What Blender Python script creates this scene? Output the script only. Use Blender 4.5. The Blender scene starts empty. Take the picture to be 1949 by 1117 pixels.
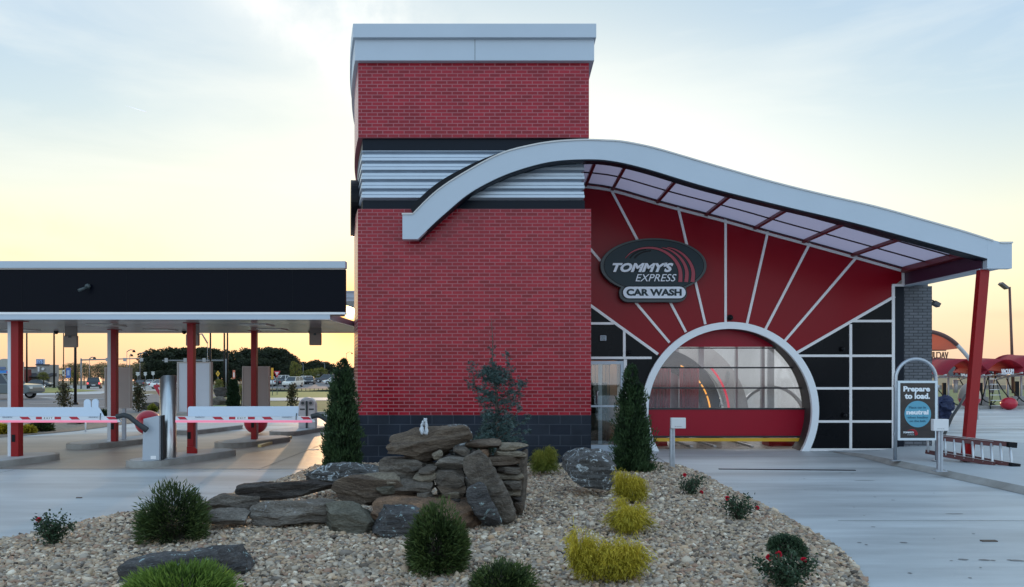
import bpy, bmesh, math, random
import numpy as np
from mathutils import Vector, Matrix, noise
R = math.radians
scene = bpy.context.scene
# ---------------------------------------------------------------- camera
F = 1400.0; CX = 974.5; HY = 705.0; H = 1.8
cam_d = bpy.data.cameras.new("camera"); cam = bpy.data.objects.new("camera", cam_d)
scene.collection.objects.link(cam); scene.camera = cam
cam.location = (0, 0, H); cam.rotation_euler = (R(90), 0, 0)
cam_d.sensor_width = 36; cam_d.lens = F/1949*36; cam_d.shift_y = (HY-558.5)/1949
cam_d.clip_start = 0.1; cam_d.clip_end = 20000
# ---------------------------------------------------------------- light
SUN_AZ, SUN_EL = math.atan2(-306.5, 1400), math.atan2(112, 1433)
sun_vec = Vector((math.sin(SUN_AZ)*math.cos(SUN_EL), math.cos(SUN_AZ)*math.cos(SUN_EL), math.sin(SUN_EL)))
sd = bpy.data.lights.new("sun", 'SUN'); so = bpy.data.objects.new("sun", sd); scene.collection.objects.link(so)
sd.energy = 1.2; sd.angle = R(0.5); sd.color = (1.0, 0.62, 0.32)
so.rotation_euler = (-sun_vec).to_track_quat('-Z', 'Y').to_euler()
world = bpy.data.worlds.new("World"); scene.world = world; world.use_nodes = True
nt = world.node_tree; N = nt.nodes; L = nt.links; N.clear()
def nd(t, **k):
    n = N.new(t)
    for a, b in k.items(): setattr(n, a, b)
    return n
def mth(op, a, b=None, c=None, clamp=False):
    n = nd('ShaderNodeMath', operation=op, use_clamp=clamp)
    for i, v in enumerate((a, b, c)):
        if v is None: continue
        if isinstance(v, (int, float)): n.inputs[i].default_value = v
        else: L.new(v, n.inputs[i])
    return n.outputs[0]
def ramp(stops, fac, interp='LINEAR'):
    n = nd('ShaderNodeValToRGB'); cr = n.color_ramp; cr.interpolation = interp
    while len(cr.elements) < len(stops): cr.elements.new(0.5)
    for e, (p, c) in zip(cr.elements, stops): e.position = p; e.color = (*c, 1)
    L.new(fac, n.inputs[0]); return n.outputs[0]
def mix(f, a, b, bt='MIX'):
    n = nd('ShaderNodeMix', data_type='RGBA', blend_type=bt)
    if isinstance(f, (int, float)): n.inputs[0].default_value = f
    else: L.new(f, n.inputs[0])
    for i, v in ((6, a), (7, b)):
        if isinstance(v, tuple): n.inputs[i].default_value = (*v, 1)
        else: L.new(v, n.inputs[i])
    return n.outputs[2]
tc = nd('ShaderNodeTexCoord'); sep = nd('ShaderNodeSeparateXYZ'); L.new(tc.outputs['Generated'], sep.inputs[0])
dx, dy, dz = sep.outputs
el = mth('MAXIMUM', dz, 0.0)
front = ramp([(0.0, (0.88, 0.55, 0.37)), (0.05, (0.96, 0.68, 0.39)), (0.09, (1.0, 0.82, 0.48)), (0.15, (0.98, 0.92, 0.62)),
              (0.22, (0.80, 0.84, 0.69)), (0.30, (0.62, 0.74, 0.72)), (0.42, (0.46, 0.60, 0.69)), (1.0, (0.28, 0.45, 0.70))], el)
back = ramp([(0.0, (0.98, 1.05, 1.15)), (0.12, (1.03, 1.27, 1.48)), (0.35, (0.72, 1.03, 1.34)), (1.0, (0.42, 0.70, 1.02))], el)
fb = nd('ShaderNodeMapRange', interpolation_type='SMOOTHSTEP'); L.new(dy, fb.inputs[0]); fb.inputs[1].default_value = -0.35; fb.inputs[2].default_value = 0.75
sky = mix(fb.outputs[0], back, front)
# the left and right flanks are a little bluer high up, the middle above the sun is paler
ax = mth('ABSOLUTE', mth('ADD', dx, 0.02))
flank = mth('MULTIPLY', mth('MULTIPLY', ramp([(0.12, (0, 0, 0)), (0.55, (1, 1, 1))], ax), ramp([(0.12, (0, 0, 0)), (0.42, (1, 1, 1))], el)), 0.72)
sky = mix(flank, sky, (0.42, 0.58, 0.78))
# thin high cloud
mp = nd('ShaderNodeMapping'); L.new(tc.outputs['Generated'], mp.inputs[0]); mp.inputs['Rotation'].default_value = (0, R(24), 0); mp.inputs['Scale'].default_value = (1.6, 1.0, 6.5)
nz = nd('ShaderNodeTexNoise'); L.new(mp.outputs[0], nz.inputs['Vector']); nz.inputs['Scale'].default_value = 1.7; nz.inputs['Detail'].default_value = 7; nz.inputs['Roughness'].default_value = 0.55; nz.inputs['Distortion'].default_value = 0.5
cl = ramp([(0.46, (0, 0, 0)), (0.72, (1, 1, 1))], nz.outputs[0])
clm = mth('MULTIPLY', mth('MULTIPLY', cl, ramp([(0.04, (0, 0, 0)), (0.2, (1, 1, 1))], el)), 0.34)
sky = mix(clm, sky, (0.98, 0.98, 0.90))
# broad brightening low in the middle
def gauss(px, py, sx, sy, rot=0.0, amp=1.0):
    # smooth blob of cloud or glow centred on a sky direction given by tangent offsets
    u = mth('DIVIDE', dx, mth('MAXIMUM', dy, 0.05)); v = mth('DIVIDE', dz, mth('MAXIMUM', dy, 0.05))
    u = mth('SUBTRACT', u, px); v = mth('SUBTRACT', v, py)
    c, s = math.cos(rot), math.sin(rot)
    a = mth('DIVIDE', mth('ADD', mth('MULTIPLY', u, c), mth('MULTIPLY', v, s)), sx)
    b = mth('DIVIDE', mth('SUBTRACT', mth('MULTIPLY', v, c), mth('MULTIPLY', u, s)), sy)
    r2 = mth('ADD', mth('MULTIPLY', a, a), mth('MULTIPLY', b, b))
    g = mth('POWER', 2.718, mth('MULTIPLY', r2, -1.0))
    return mth('MULTIPLY', g, amp)
nz2 = nd('ShaderNodeTexNoise'); L.new(tc.outputs['Generated'], nz2.inputs['Vector']); nz2.inputs['Scale'].default_value = 9; nz2.inputs['Detail'].default_value = 6; nz2.inputs['Roughness'].default_value = 0.62
wisp = ramp([(0.34, (0, 0, 0)), (0.66, (1, 1, 1))], nz2.outputs[0])
sky = mix(mth('MULTIPLY', gauss(-0.275, 0.445, 0.17, 0.030, R(-38), 1.0), mth('ADD', mth('MULTIPLY', wisp, 0.7), 0.3)), sky, (1.0, 1.0, 0.97))
sky = mix(mth('MULTIPLY', gauss(-0.20, 0.47, 0.17, 0.070, R(-28), 0.9), wisp), sky, (0.98, 1.0, 0.97))
sky = mix(gauss(0.16, 0.27, 0.42, 0.17, R(-14), 0.9), sky, (1.0, 1.0, 0.93))
sky = mix(gauss(-0.14, 0.20, 0.30, 0.15, 0.0, 0.55), sky, (1.0, 0.98, 0.84))
sky = mix(mth('MULTIPLY', gauss(-0.66, 0.205, 0.20, 0.020, R(-14), 0.8), wisp), sky, (1.0, 0.86, 0.58))
sky = mix(mth('MULTIPLY', gauss(-0.68, 0.16, 0.10, 0.012, R(-8), 0.7), wisp), sky, (0.93, 0.72, 0.52))
sky = mix(mth('MULTIPLY', gauss(0.72, 0.075, 0.10, 0.007, R(0), 0.5), wisp), sky, (0.95, 0.62, 0.42))
# glow of the low sun and its disc
sunc = nd('ShaderNodeVectorMath', operation='DOT_PRODUCT'); L.new(tc.outputs['Generated'], sunc.inputs[0]); sunc.inputs[1].default_value = tuple(sun_vec)
ang2 = mth('MULTIPLY', mth('SUBTRACT', 1.0, sunc.outputs['Value']), 2.0)
glow = mth('POWER', 2.718, mth('DIVIDE', ang2, -(0.085**2)))
sky = mix(mth('MULTIPLY', glow, 0.7), sky, (1.05, 0.80, 0.45))
aura = mth('POWER', 2.718, mth('DIVIDE', ang2, -(0.034**2)))
sky = mix(mth('MULTIPLY', aura, 0.9), sky, (1.35, 0.66, 0.14))
disc = mth('POWER', 2.718, mth('DIVIDE', ang2, -(0.0065**2)))
sky = mix(1.0, sky, mix(1.0, (12.0, 9.0, 5.0), disc, 'MULTIPLY'), 'ADD')
st = nd('ShaderNodeTexSky', sky_type='NISHITA', sun_disc=False); st.sun_elevation = SUN_EL; st.sun_rotation = SUN_AZ
st.air_density = 1.2; st.dust_density = 1.5
bg1 = nd('ShaderNodeBackground'); L.new(sky, bg1.inputs[0]); bg1.inputs[1].default_value = 1.06
bg2 = nd('ShaderNodeBackground'); L.new(st.outputs[0], bg2.inputs[0]); bg2.inputs[1].default_value = 0.012
ad = nd('ShaderNodeAddShader'); L.new(bg1.outputs[0], ad.inputs[0]); L.new(bg2.outputs[0], ad.inputs[1])
ow = nd('ShaderNodeOutputWorld'); L.new(ad.outputs[0], ow.inputs[0])
vs = scene.view_settings; vs.view_transform = 'Standard'; vs.look = 'None'; vs.exposure = 0.08; vs.gamma = 1.0; vs.use_curve_mapping = False
scene.render.engine = 'CYCLES'
try:
    scene.cycles.use_denoising = True; scene.cycles.denoiser = 'OPENIMAGEDENOISE'
except Exception: pass
scene.cycles.max_bounces = 7; scene.cycles.diffuse_bounces = 3; scene.cycles.glossy_bounces = 3; scene.cycles.transparent_max_bounces = 12
scene.cycles.sample_clamp_indirect = 6
# ---------------------------------------------------------------- points in the place
def P(x, y, d): return Vector(((x-CX)*d/F, d, H+(HY-y)*d/F))
def X(x, d): return (x-CX)*d/F
def Z(y, d): return H+(HY-y)*d/F
SL = 0.0127
def gz(Y): return 0.0 if Y < 30 else -SL*(Y-30)
def G(x, y, z=0.0):
    d = (H-z)*F/(y-HY)
    if d > 30: d = (H-z-SL*30)*F/(y-HY-SL*F) if y-HY > SL*F+0.5 else 900
    return Vector(((x-CX)*d/F, d, z+gz(d)))
rnd = random.Random(7)
# ---------------------------------------------------------------- materials
MATS = {}
def mat(name, col=(0.5, 0.5, 0.5), rough=0.5, metal=0.0, emit=None, estr=1.0, var=0.0, vscale=3.0, bump=0.0, bscale=40.0, col2=None, attr=None, spec=0.5, coat=0.0, stretch=(1, 1, 1), trans=0.0, detail=6, thr=(0.3, 0.7), coord='P'):
    if name in MATS: return MATS[name]
    m = bpy.data.materials.new(name); m.use_nodes = True; n = m.node_tree; b = n.nodes['Principled BSDF']
    MATS[name] = m
    b.inputs['Base Color'].default_value = (*col, 1); b.inputs['Roughness'].default_value = rough; b.inputs['Metallic'].default_value = metal
    b.inputs['Specular IOR Level'].default_value = spec; b.inputs['Coat Weight'].default_value = coat
    if emit: b.inputs['Emission Color'].default_value = (*emit, 1); b.inputs['Emission Strength'].default_value = estr
    def A(t): return n.nodes.new(t)
    vec = None
    if var or bump or col2:
        if coord == 'P': g = A('ShaderNodeNewGeometry'); src = g.outputs['Position']
        else: g = A('ShaderNodeTexCoord'); src = g.outputs['Object']
        mpn = A('ShaderNodeMapping'); mpn.inputs['Scale'].default_value = stretch
        n.links.new(src, mpn.inputs[0]); vec = mpn.outputs[0]
    last = None
    if var or col2:
        z = A('ShaderNodeTexNoise'); z.inputs['Scale'].default_value = vscale; z.inputs['Detail'].default_value = detail; z.inputs['Roughness'].default_value = 0.6
        n.links.new(vec, z.inputs['Vector'])
        c = A('ShaderNodeValToRGB'); c.color_ramp.elements[0].position = thr[0]; c.color_ramp.elements[1].position = thr[1]
        c2 = col2 or tuple(v*(1-var) for v in col); c1 = tuple(min(1, v*(1+var)) for v in col) if not col2 else col
        c.color_ramp.elements[0].color = (*c2, 1); c.color_ramp.elements[1].color = (*c1, 1)
        n.links.new(z.outputs[0], c.inputs[0]); last = c.outputs[0]
        mr = A('ShaderNodeMapRange'); mr.inputs[3].default_value = max(0.02, rough*0.85); mr.inputs[4].default_value = min(1, rough*1.15)
        n.links.new(z.outputs[0], mr.inputs[0]); n.links.new(mr.outputs[0], b.inputs['Roughness'])
    if attr:
        a = A('ShaderNodeAttribute'); a.attribute_name = 'tint'
        mx = A('ShaderNodeMix'); mx.data_type = 'RGBA'; mx.inputs[6].default_value = (*attr[0], 1); mx.inputs[7].default_value = (*attr[1], 1)
        n.links.new(a.outputs['Fac'], mx.inputs[0]); last = mx.outputs[2]
        if len(attr) > 2:
            mx.inputs[7].default_value = (*attr[1], 1)
            cr = A('ShaderNodeValToRGB'); 
            while len(cr.color_ramp.elements) < len(attr): cr.color_ramp.elements.new(0.5)
            for i, (e, cc) in enumerate(zip(cr.color_ramp.elements, attr)): e.position = i/(len(attr)-1); e.color = (*cc, 1)
            n.links.new(a.outputs['Fac'], cr.inputs[0]); last = cr.outputs[0]
    if last: n.links.new(last, b.inputs['Base Color'])
    if bump:
        z = A('ShaderNodeTexNoise'); z.inputs['Scale'].default_value = bscale; z.inputs['Detail'].default_value = 8; n.links.new(vec, z.inputs['Vector'])
        bp = A('ShaderNodeBump'); bp.inputs['Strength'].default_value = min(1, bump); bp.inputs['Distance'].default_value = 0.01*max(1, bump)
        n.links.new(z.outputs[0], bp.inputs['Height']); n.links.new(bp.outputs[0], b.inputs['Normal'])
    if trans:
        out = n.nodes['Material Output']; t = A('ShaderNodeBsdfTranslucent'); ms = A('ShaderNodeMixShader'); ms.inputs[0].default_value = trans
        if last: n.links.new(last, t.inputs[0])
        else: t.inputs[0].default_value = (*col, 1)
        n.links.new(b.outputs[0], ms.inputs[1]); n.links.new(t.outputs[0], ms.inputs[2]); n.links.new(ms.outputs[0], out.inputs[0])
    return m
def glass(name, tint=(0.9, 0.93, 0.93), rough=0.02, refl=1.0, base=0.04):
    if name in MATS: return MATS[name]
    m = bpy.data.materials.new(name); m.use_nodes = True; n = m.node_tree; n.nodes.clear(); MATS[name] = m
    o = n.nodes.new('ShaderNodeOutputMaterial'); t = n.nodes.new('ShaderNodeBsdfTransparent'); t.inputs[0].default_value = (*tint, 1)
    g = n.nodes.new('ShaderNodeBsdfGlossy'); g.inputs['Roughness'].default_value = rough
    f = n.nodes.new('ShaderNodeFresnel'); f.inputs[0].default_value = 1.5
    a = n.nodes.new('ShaderNodeMath'); a.operation = 'MULTIPLY_ADD'; a.inputs[1].default_value = refl; a.inputs[2].default_value = base; n.links.new(f.outputs[0], a.inputs[0])
    ms = n.nodes.new('ShaderNodeMixShader'); n.links.new(a.outputs[0], ms.inputs[0]); n.links.new(t.outputs[0], ms.inputs[1]); n.links.new(g.outputs[0], ms.inputs[2]); n.links.new(ms.outputs[0], o.inputs[0])
    return m
def brickmat(name, axes, bw, bh, mortar, c1, c2, mc, rough=0.3, mrough=0.8, off=(0, 0), bump=0.6, spec=0.5, dirt=0.12):
    m = bpy.data.materials.new(name); m.use_nodes = True; n = m.node_tree; b = n.nodes['Principled BSDF']; A = n.nodes.new; K = n.links.new
    g = A('ShaderNodeNewGeometry'); s = A('ShaderNodeSeparateXYZ'); K(g.outputs['Position'], s.inputs[0]); c = A('ShaderNodeCombineXYZ')
    K(s.outputs[axes[0]], c.inputs[0]); K(s.outputs[axes[1]], c.inputs[1])
    ad = A('ShaderNodeVectorMath'); ad.operation = 'ADD'; ad.inputs[1].default_value = (100*bw+off[0], 100*bh*2+off[1], 0); K(c.outputs[0], ad.inputs[0])
    t = A('ShaderNodeTexBrick'); K(ad.outputs[0], t.inputs['Vector']); t.offset = 0.5; t.squash = 1.0
    t.inputs['Color1'].default_value = (*c1, 1); t.inputs['Color2'].default_value = (*c2, 1); t.inputs['Mortar'].default_value = (*mc, 1)
    t.inputs['Scale'].default_value = 1.0; t.inputs['Mortar Size'].default_value = mortar; t.inputs['Mortar Smooth'].default_value = 0.15; t.inputs['Brick Width'].default_value = bw; t.inputs['Row Height'].default_value = bh
    z = A('ShaderNodeTexNoise'); z.inputs['Scale'].default_value = 2.2; z.inputs['Detail'].default_value = 8; K(g.outputs['Position'], z.inputs['Vector'])
    mr = A('ShaderNodeMapRange'); mr.inputs[1].default_value = 0.3; mr.inputs[2].default_value = 0.7; mr.inputs[3].default_value = 1-dirt*1.6; mr.inputs[4].default_value = 1+dirt; K(z.outputs[0], mr.inputs[0])
    hs = A('ShaderNodeHueSaturation'); K(mr.outputs[0], hs.inputs['Value']); K(t.outputs['Color'], hs.inputs['Color']); K(hs.outputs[0], b.inputs['Base Color'])
    rr = A('ShaderNodeMapRange'); rr.inputs[3].default_value = rough; rr.inputs[4].default_value = mrough; K(t.outputs['Fac'], rr.inputs[0]); K(rr.outputs[0], b.inputs['Roughness'])
    z2 = A('ShaderNodeTexNoise'); z2.inputs['Scale'].default_value = 60; z2.inputs['Detail'].default_value = 5; K(g.outputs['Position'], z2.inputs['Vector'])
    sub = A('ShaderNodeMath'); sub.operation = 'MULTIPLY_ADD'; sub.inputs[1].default_value = -1.0; K(t.outputs['Fac'], sub.inputs[0])
    z3 = A('ShaderNodeMath'); z3.operation = 'MULTIPLY'; z3.inputs[1].default_value = 0.35; K(z2.outputs[0], z3.inputs[0]); K(z3.outputs[0], sub.inputs[2])
    bp = A('ShaderNodeBump'); bp.inputs['Strength'].default_value = bump; bp.inputs['Distance'].default_value = 0.006; K(sub.outputs[0], bp.inputs['Height']); K(bp.outputs[0], b.inputs['Normal'])
    b.inputs['Specular IOR Level'].default_value = spec
    return m
# ---------------------------------------------------------------- objects
COL = scene.collection
ORG = {}
def setp(o, label=None, cat=None, group=None, kind=None):
    if label: o['label'] = label
    if cat: o['category'] = cat
    if group: o['group'] = group
    if kind: o['kind'] = kind
    return o
def thing(name, label, cat, loc=(0, 0, 0), group=None):
    o = bpy.data.objects.new(name, None); COL.objects.link(o); o.location = loc; o.empty_display_size = 0.3
    ORG[o] = Vector(loc); setp(o, label, cat, group); return o
class MB:
    def __init__(s): s.v = []; s.f = []; s.m = []; s.sm = []
    def add(s, vs, fs, mi=0, smooth=False):
        k = len(s.v); s.v += [tuple(p) for p in vs]; s.f += [tuple(i+k for i in f) for f in fs]; s.m += [mi]*len(fs); s.sm += [smooth]*len(fs); return s
    def box(s, x0, x1, y0, y1, z0, z1, mi=0, M=None):
        p = [Vector((x, y, z)) for z in (z0, z1) for y in (y0, y1) for x in (x0, x1)]
        if M: p = [M @ q for q in p]
        return s.add(p, [(0, 2, 3, 1), (4, 5, 7, 6), (0, 1, 5, 4), (2, 6, 7, 3), (0, 4, 6, 2), (1, 3, 7, 5)], mi)
    def cbox(s, c, sx, sy, sz, rz=0, rx=0, ry=0, mi=0):
        M = Matrix.Translation(c) @ Matrix.Rotation(rz, 4, 'Z') @ Matrix.Rotation(ry, 4, 'Y') @ Matrix.Rotation(rx, 4, 'X')
        return s.box(-sx/2, sx/2, -sy/2, sy/2, -sz/2, sz/2, mi, M)
    def prism(s, pts, a, b, ax='Y', mi=0, M=None, smooth=False):
        # pts: 2D outline; ax Y: (x,z) extruded y a..b ; ax Z: (x,y) extruded z a..b ; ax X: (y,z) extruded x
        def q(p, t):
            v = Vector((p[0], t, p[1])) if ax == 'Y' else (Vector((p[0], p[1], t)) if ax == 'Z' else Vector((t, p[0], p[1])))
            return M @ v if M else v
        n = len(pts); vs = [q(p, a) for p in pts]+[q(p, b) for p in pts]
        s.add(vs, [tuple(range(n)), tuple(range(2*n-1, n-1, -1))], mi)
        s.add(vs, [(i, i+n, (i+1) % n+n, (i+1) % n) for i in range(n)], mi, smooth); return s
    def tube(s, pts, r, seg=10, mi=0, cap=True, smooth=True, sx=1.0):
        pts = [Vector(p) for p in pts]; n = len(pts); rs = r if isinstance(r, (list, tuple)) else [r]*n
        vs = []; up = None
        for i, p in enumerate(pts):
            t = (pts[min(i+1, n-1)]-pts[max(i-1, 0)]).normalized()
            if up is None: up = Vector((0, 0, 1)) if abs(t.z) < 0.9 else Vector((0, 1, 0))
            a = t.cross(up).normalized(); b = a.cross(t).normalized(); up = b
            for k in range(seg):
                w = 2*math.pi*k/seg; vs.append(p+(a*math.cos(w)*sx+b*math.sin(w))*rs[i])
        fs = [(i*seg+k, i*seg+(k+1) % seg, (i+1)*seg+(k+1) % seg, (i+1)*seg+k) for i in range(n-1) for k in range(seg)]
        s.add(vs, fs, mi, smooth)
        if cap: s.add(vs, [tuple(range(seg-1, -1, -1)), tuple(range((n-1)*seg, n*seg))], mi)
        return s
    def bar(s, a, b, w, h, mi=0, up=(0, 0, 1)):
        a = Vector(a); b = Vector(b); t = (b-a).normalized(); u = Vector(up); x = t.cross(u).normalized()*w/2; y = x.cross(t).normalized()*h/2
        p = [a-x-y, a+x-y, a+x+y, a-x+y, b-x-y, b+x-y, b+x+y, b-x+y]
        return s.add(p, [(0, 1, 2, 3), (7, 6, 5, 4), (0, 4, 5, 1), (1, 5, 6, 2), (2, 6, 7, 3), (3, 7, 4, 0)], mi)
    def sphere(s, c, r, seg=20, ring=12, mi=0, sc=(1, 1, 1), z0=-1.0, z1=1.0):
        vs = []; a0 = math.asin(z0); a1 = math.asin(z1)
        for i in range(ring+1):
            a = a0+(a1-a0)*i/ring
            for k in range(seg):
                w = 2*math.pi*k/seg; vs.append((c[0]+r*sc[0]*math.cos(a)*math.cos(w), c[1]+r*sc[1]*math.cos(a)*math.sin(w), c[2]+r*sc[2]*math.sin(a)))
        return s.add(vs, [(i*seg+k, i*seg+(k+1) % seg, (i+1)*seg+(k+1) % seg, (i+1)*seg+k) for i in range(ring) for k in range(seg)], mi, True)
    def disc(s, c, r, ax='Y', seg=24, t=0.01, mi=0):
        pts = [(r*math.cos(2*math.pi*k/seg), r*math.sin(2*math.pi*k/seg)) for k in range(seg)]
        return s.prism(pts, 0, t, ax, mi, Matrix.Translation(c))
    def build(s, name, mats, parent=None, loc=None, bevel=0, label=None, cat=None, group=None, kind=None, bseg=2):
        if not isinstance(mats, (list, tuple)): mats = [mats]
        org = ORG[parent] if parent is not None else Vector(loc if loc is not None else (0, 0, 0))
        me = bpy.data.meshes.new(name); me.from_pydata([tuple(Vector(p)-org) for p in s.v], [], s.f)
        for m in mats: me.materials.append(m)
        me.polygons.foreach_set('material_index', s.m); me.polygons.foreach_set('use_smooth', s.sm); me.update()
        bm = bmesh.new(); bm.from_mesh(me); bmesh.ops.remove_doubles(bm, verts=bm.verts, dist=1e-5); bmesh.ops.recalc_face_normals(bm, faces=bm.faces); bm.to_mesh(me); bm.free()
        o = bpy.data.objects.new(name, me); COL.objects.link(o)
        if parent is not None: o.parent = parent
        else: o.location = org
        ORG[o] = org
        if bevel:
            md = o.modifiers.new('bevel', 'BEVEL'); md.width = bevel; md.segments = bseg; md.limit_method = 'ANGLE'; md.angle_limit = R(40)
        setp(o, label, cat, group, kind); return o
def npmesh(name, verts, faces, m, parent=None, loc=(0, 0, 0), tint=None, smooth=False, **kw):
    org = ORG[parent] if parent is not None else Vector(loc)
    verts = (np.asarray(verts, dtype=np.float64)-np.array(org)).astype(np.float32); faces = np.asarray(faces, dtype=np.int32); k = faces.shape[1]
    me = bpy.data.meshes.new(name); me.vertices.add(len(verts)); me.vertices.foreach_set('co', verts.ravel())
    me.loops.add(faces.size); me.loops.foreach_set('vertex_index', faces.ravel())
    me.polygons.add(len(faces)); me.polygons.foreach_set('loop_start', np.arange(0, faces.size, k, dtype=np.int32))
    me.polygons.foreach_set('use_smooth', np.full(len(faces), smooth))
    if tint is not None:
        a = me.attributes.new('tint', 'FLOAT', 'POINT'); a.data.foreach_set('value', np.asarray(tint, dtype=np.float32))
    me.materials.append(m); me.update(calc_edges=True)
    o = bpy.data.objects.new(name, me); COL.objects.link(o)
    if parent is not None: o.parent = parent
    else: o.location = org
    ORG[o] = org; setp(o, **kw); return o
def copy_tree(o, parent=None, dep=0):
    c = o.copy(); COL.objects.link(c)
    if parent is not None: c.parent = parent
    for ch in list(o.children): copy_tree(ch, c)
    ORG[c] = ORG[o]; return c
def copy_thing(o, loc, rz=None, sc=None, label=None):
    c = copy_tree(o); c.location = loc; ORG[c] = Vector(loc)
    if rz is not None: c.rotation_euler = (0, 0, rz)
    if sc is not None: c.scale = (sc, sc, sc) if isinstance(sc, (int, float)) else sc
    if label: c['label'] = label
    return c
def cyl_seg(s, a, b): return s
_tc = {}
def text_data(s, bold=0.0, shear=0.0, spacing=1.0):
    cu = bpy.data.curves.new('t', 'FONT'); cu.body = s; cu.offset = bold; cu.shear = shear; cu.space_character = spacing; cu.extrude = 0.06; cu.resolution_u = 3
    o = bpy.data.objects.new('t', cu); COL.objects.link(o); dg = bpy.context.evaluated_depsgraph_get(); dg.update()
    me = bpy.data.meshes.new_from_object(o.evaluated_get(dg)); vs = [v.co.copy() for v in me.vertices]; fs = [tuple(p.vertices) for p in me.polygons]
    bpy.data.objects.remove(o); bpy.data.curves.remove(cu); bpy.data.meshes.remove(me); return vs, fs
def add_text(mb, s, px0, px1, z0, z1, y, thick=0.01, bold=0.02, shear=0.0, mi=0, mirror=False, M=None, spacing=1.0):
    # fits the words into x px0..px1, z z0..z1 on the plane y (facing -Y), standing off by thick
    vs, fs = text_data(s, bold, shear, spacing)
    a = min(v.x for v in vs); b = max(v.x for v in vs); c = min(v.y for v in vs); d = max(v.y for v in vs)
    out = []
    for v in vs:
        u = (v.x-a)/(b-a)
        if mirror: u = 1-u
        q = Vector((px0+(px1-px0)*u, y-thick*(0.5+v.z/0.12), z0+(z1-z0)*(v.y-c)/(d-c)))
        out.append(M @ q if M else q)
    mb.add(out, fs, mi)
# ================================================================ SETTING
M_conc = mat('concrete', (0.56, 0.585, 0.59), 0.5, col2=(0.31, 0.32, 0.32), vscale=0.6, stretch=(0.3, 1.6, 1), bump=0.25, bscale=60, detail=11, thr=(0.34, 0.64))
M_conc2 = mat('walk_concrete', (0.50, 0.52, 0.53), 0.7, col2=(0.41, 0.425, 0.43), vscale=1.1, bump=0.25, bscale=70, detail=9)
M_kerb = mat('kerb_concrete', (0.40, 0.385, 0.36), 0.8, col2=(0.25, 0.235, 0.21), vscale=2.2, bump=0.5, bscale=30, detail=9)
M_asph = mat('asphalt', (0.15, 0.155, 0.165), 0.75, col2=(0.11, 0.112, 0.12), vscale=0.4, bump=0.3, bscale=40)
M_line = mat('road_paint', (0.75, 0.75, 0.73), 0.6, col2=(0.55, 0.55, 0.54), vscale=2)
M_grass = mat('grass_mat', (0.17, 0.19, 0.05), 0.9, col2=(0.09, 0.115, 0.03), vscale=0.7, bump=1.0, bscale=12)
M_dry = mat('dry_grass', (0.42, 0.30, 0.16), 0.95, col2=(0.22, 0.16, 0.09), vscale=0.12, stretch=(0.4, 2, 1), bump=0.8, bscale=6)
M_earth = mat('earth', (0.16, 0.14, 0.10), 0.95, col2=(0.10, 0.11, 0.055), vscale=0.15, bump=0.6, bscale=5)
M_bedbase = mat('bed_gravel_base', (0.36, 0.31, 0.26), 0.9, col2=(0.10, 0.085, 0.075), vscale=28, bump=3.0, bscale=30, detail=3, thr=(0.38, 0.6))
M_black = mat('black_paint', (0.006, 0.007, 0.011), 0.35, var=0.1, spec=.15)
ys = [-60, 30, 60, 120, 200, 320, 520, 900]
b = MB(); vs = [(x, y, gz(y)-0.01) for y in ys for x in (-900, 900)]
b.add(vs, [(2*i, 2*i+1, 2*i+3, 2*i+2) for i in range(len(ys)-1)]); b.build('ground', M_earth, kind='structure')
def sheet(name, pts, m, dz, kind='structure', **k):
    b = MB(); b.add([(p[0], p[1], gz(p[1])+dz) for p in pts], [tuple(range(len(pts)))]); return b.build(name, m, kind=kind, **k)
def gp(*l): return [G(x, y) for x, y in l]
# concrete drive: near part is flat, far part falls away
b = MB(); b.add([(-14, -20, 0), (40, -20, 0), (40, 30, 0), (-14, 30, 0)], [(0, 1, 2, 3)]); b.add([(-4.5, 30, 0), (60, 30, 0), (60, 36, gz(36)), (-4.5, 36, gz(36))], [(0, 1, 2, 3)])
b.add([(-60, -20, 0), (-14, -20, 0), (-14, 19.6, 0), (-60, 12, 0)], [(0, 1, 2, 3)])
b.build('concrete_drive', M_conc, kind='structure')
sheet('lane_slab', [(-14, 13.42), (-3.25, 13.42), (-3.6, 14.6), (-4.1, 17), (-4.62, 21.8), (-7.5, 21.8), (-10.6, 21.8), (-14, 19.6)], mat('lane_concrete_shaded', (0.46, 0.40, 0.345), 0.5, col2=(0.27, 0.23, 0.20), vscale=0.7, stretch=(0.45, 1.3, 1), bump=0.25, bscale=60, detail=11, thr=(0.34, 0.66)), 0.0035)  # tanner pour; its darker tone also holds the canopy's shade over the lanes
# saw cuts in the drive
b = MB()
def strip(a, c, w, z):
    a = Vector((a[0], a[1], 0)); c = Vector((c[0], c[1], 0)); t = (c-a).normalized(); n = Vector((-t.y, t.x, 0))*w/2
    b.add([a-n+Vector((0, 0, z)), c-n+Vector((0, 0, z)), c+n+Vector((0, 0, z)), a+n+Vector((0, 0, z))], [(0, 1, 2, 3)])
M_joint = mat('joint', (0.16, 0.155, 0.15), 0.9)
for a, c in (((-12, 13.41), (-3.2, 13.41)), ((2.9, 15.3), (7.3, 15.3)), ((-9, 6), (-9, 13.3)), ((-4.6, 13.5), (-4.6, 30)), ((3.0, 13.35), (3.0, 16.3)), ((8.0, 20), (34, 20)), ((8.9, 24.5), (34, 24.5)), ((8.9, 29), (34, 29)), ((15.6, 17), (15.6, 29.9)), ((-12, 22.5), (-4.6, 22.5)), ((7.4, 4), (7.4, 11)), ((3.9, 8.8), (14, 8.8))): strip(a, c, 0.014, 0.0075)
b.build('pavement_joints', M_joint, kind='structure')
b = MB(); rq = random.Random(4)
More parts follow.
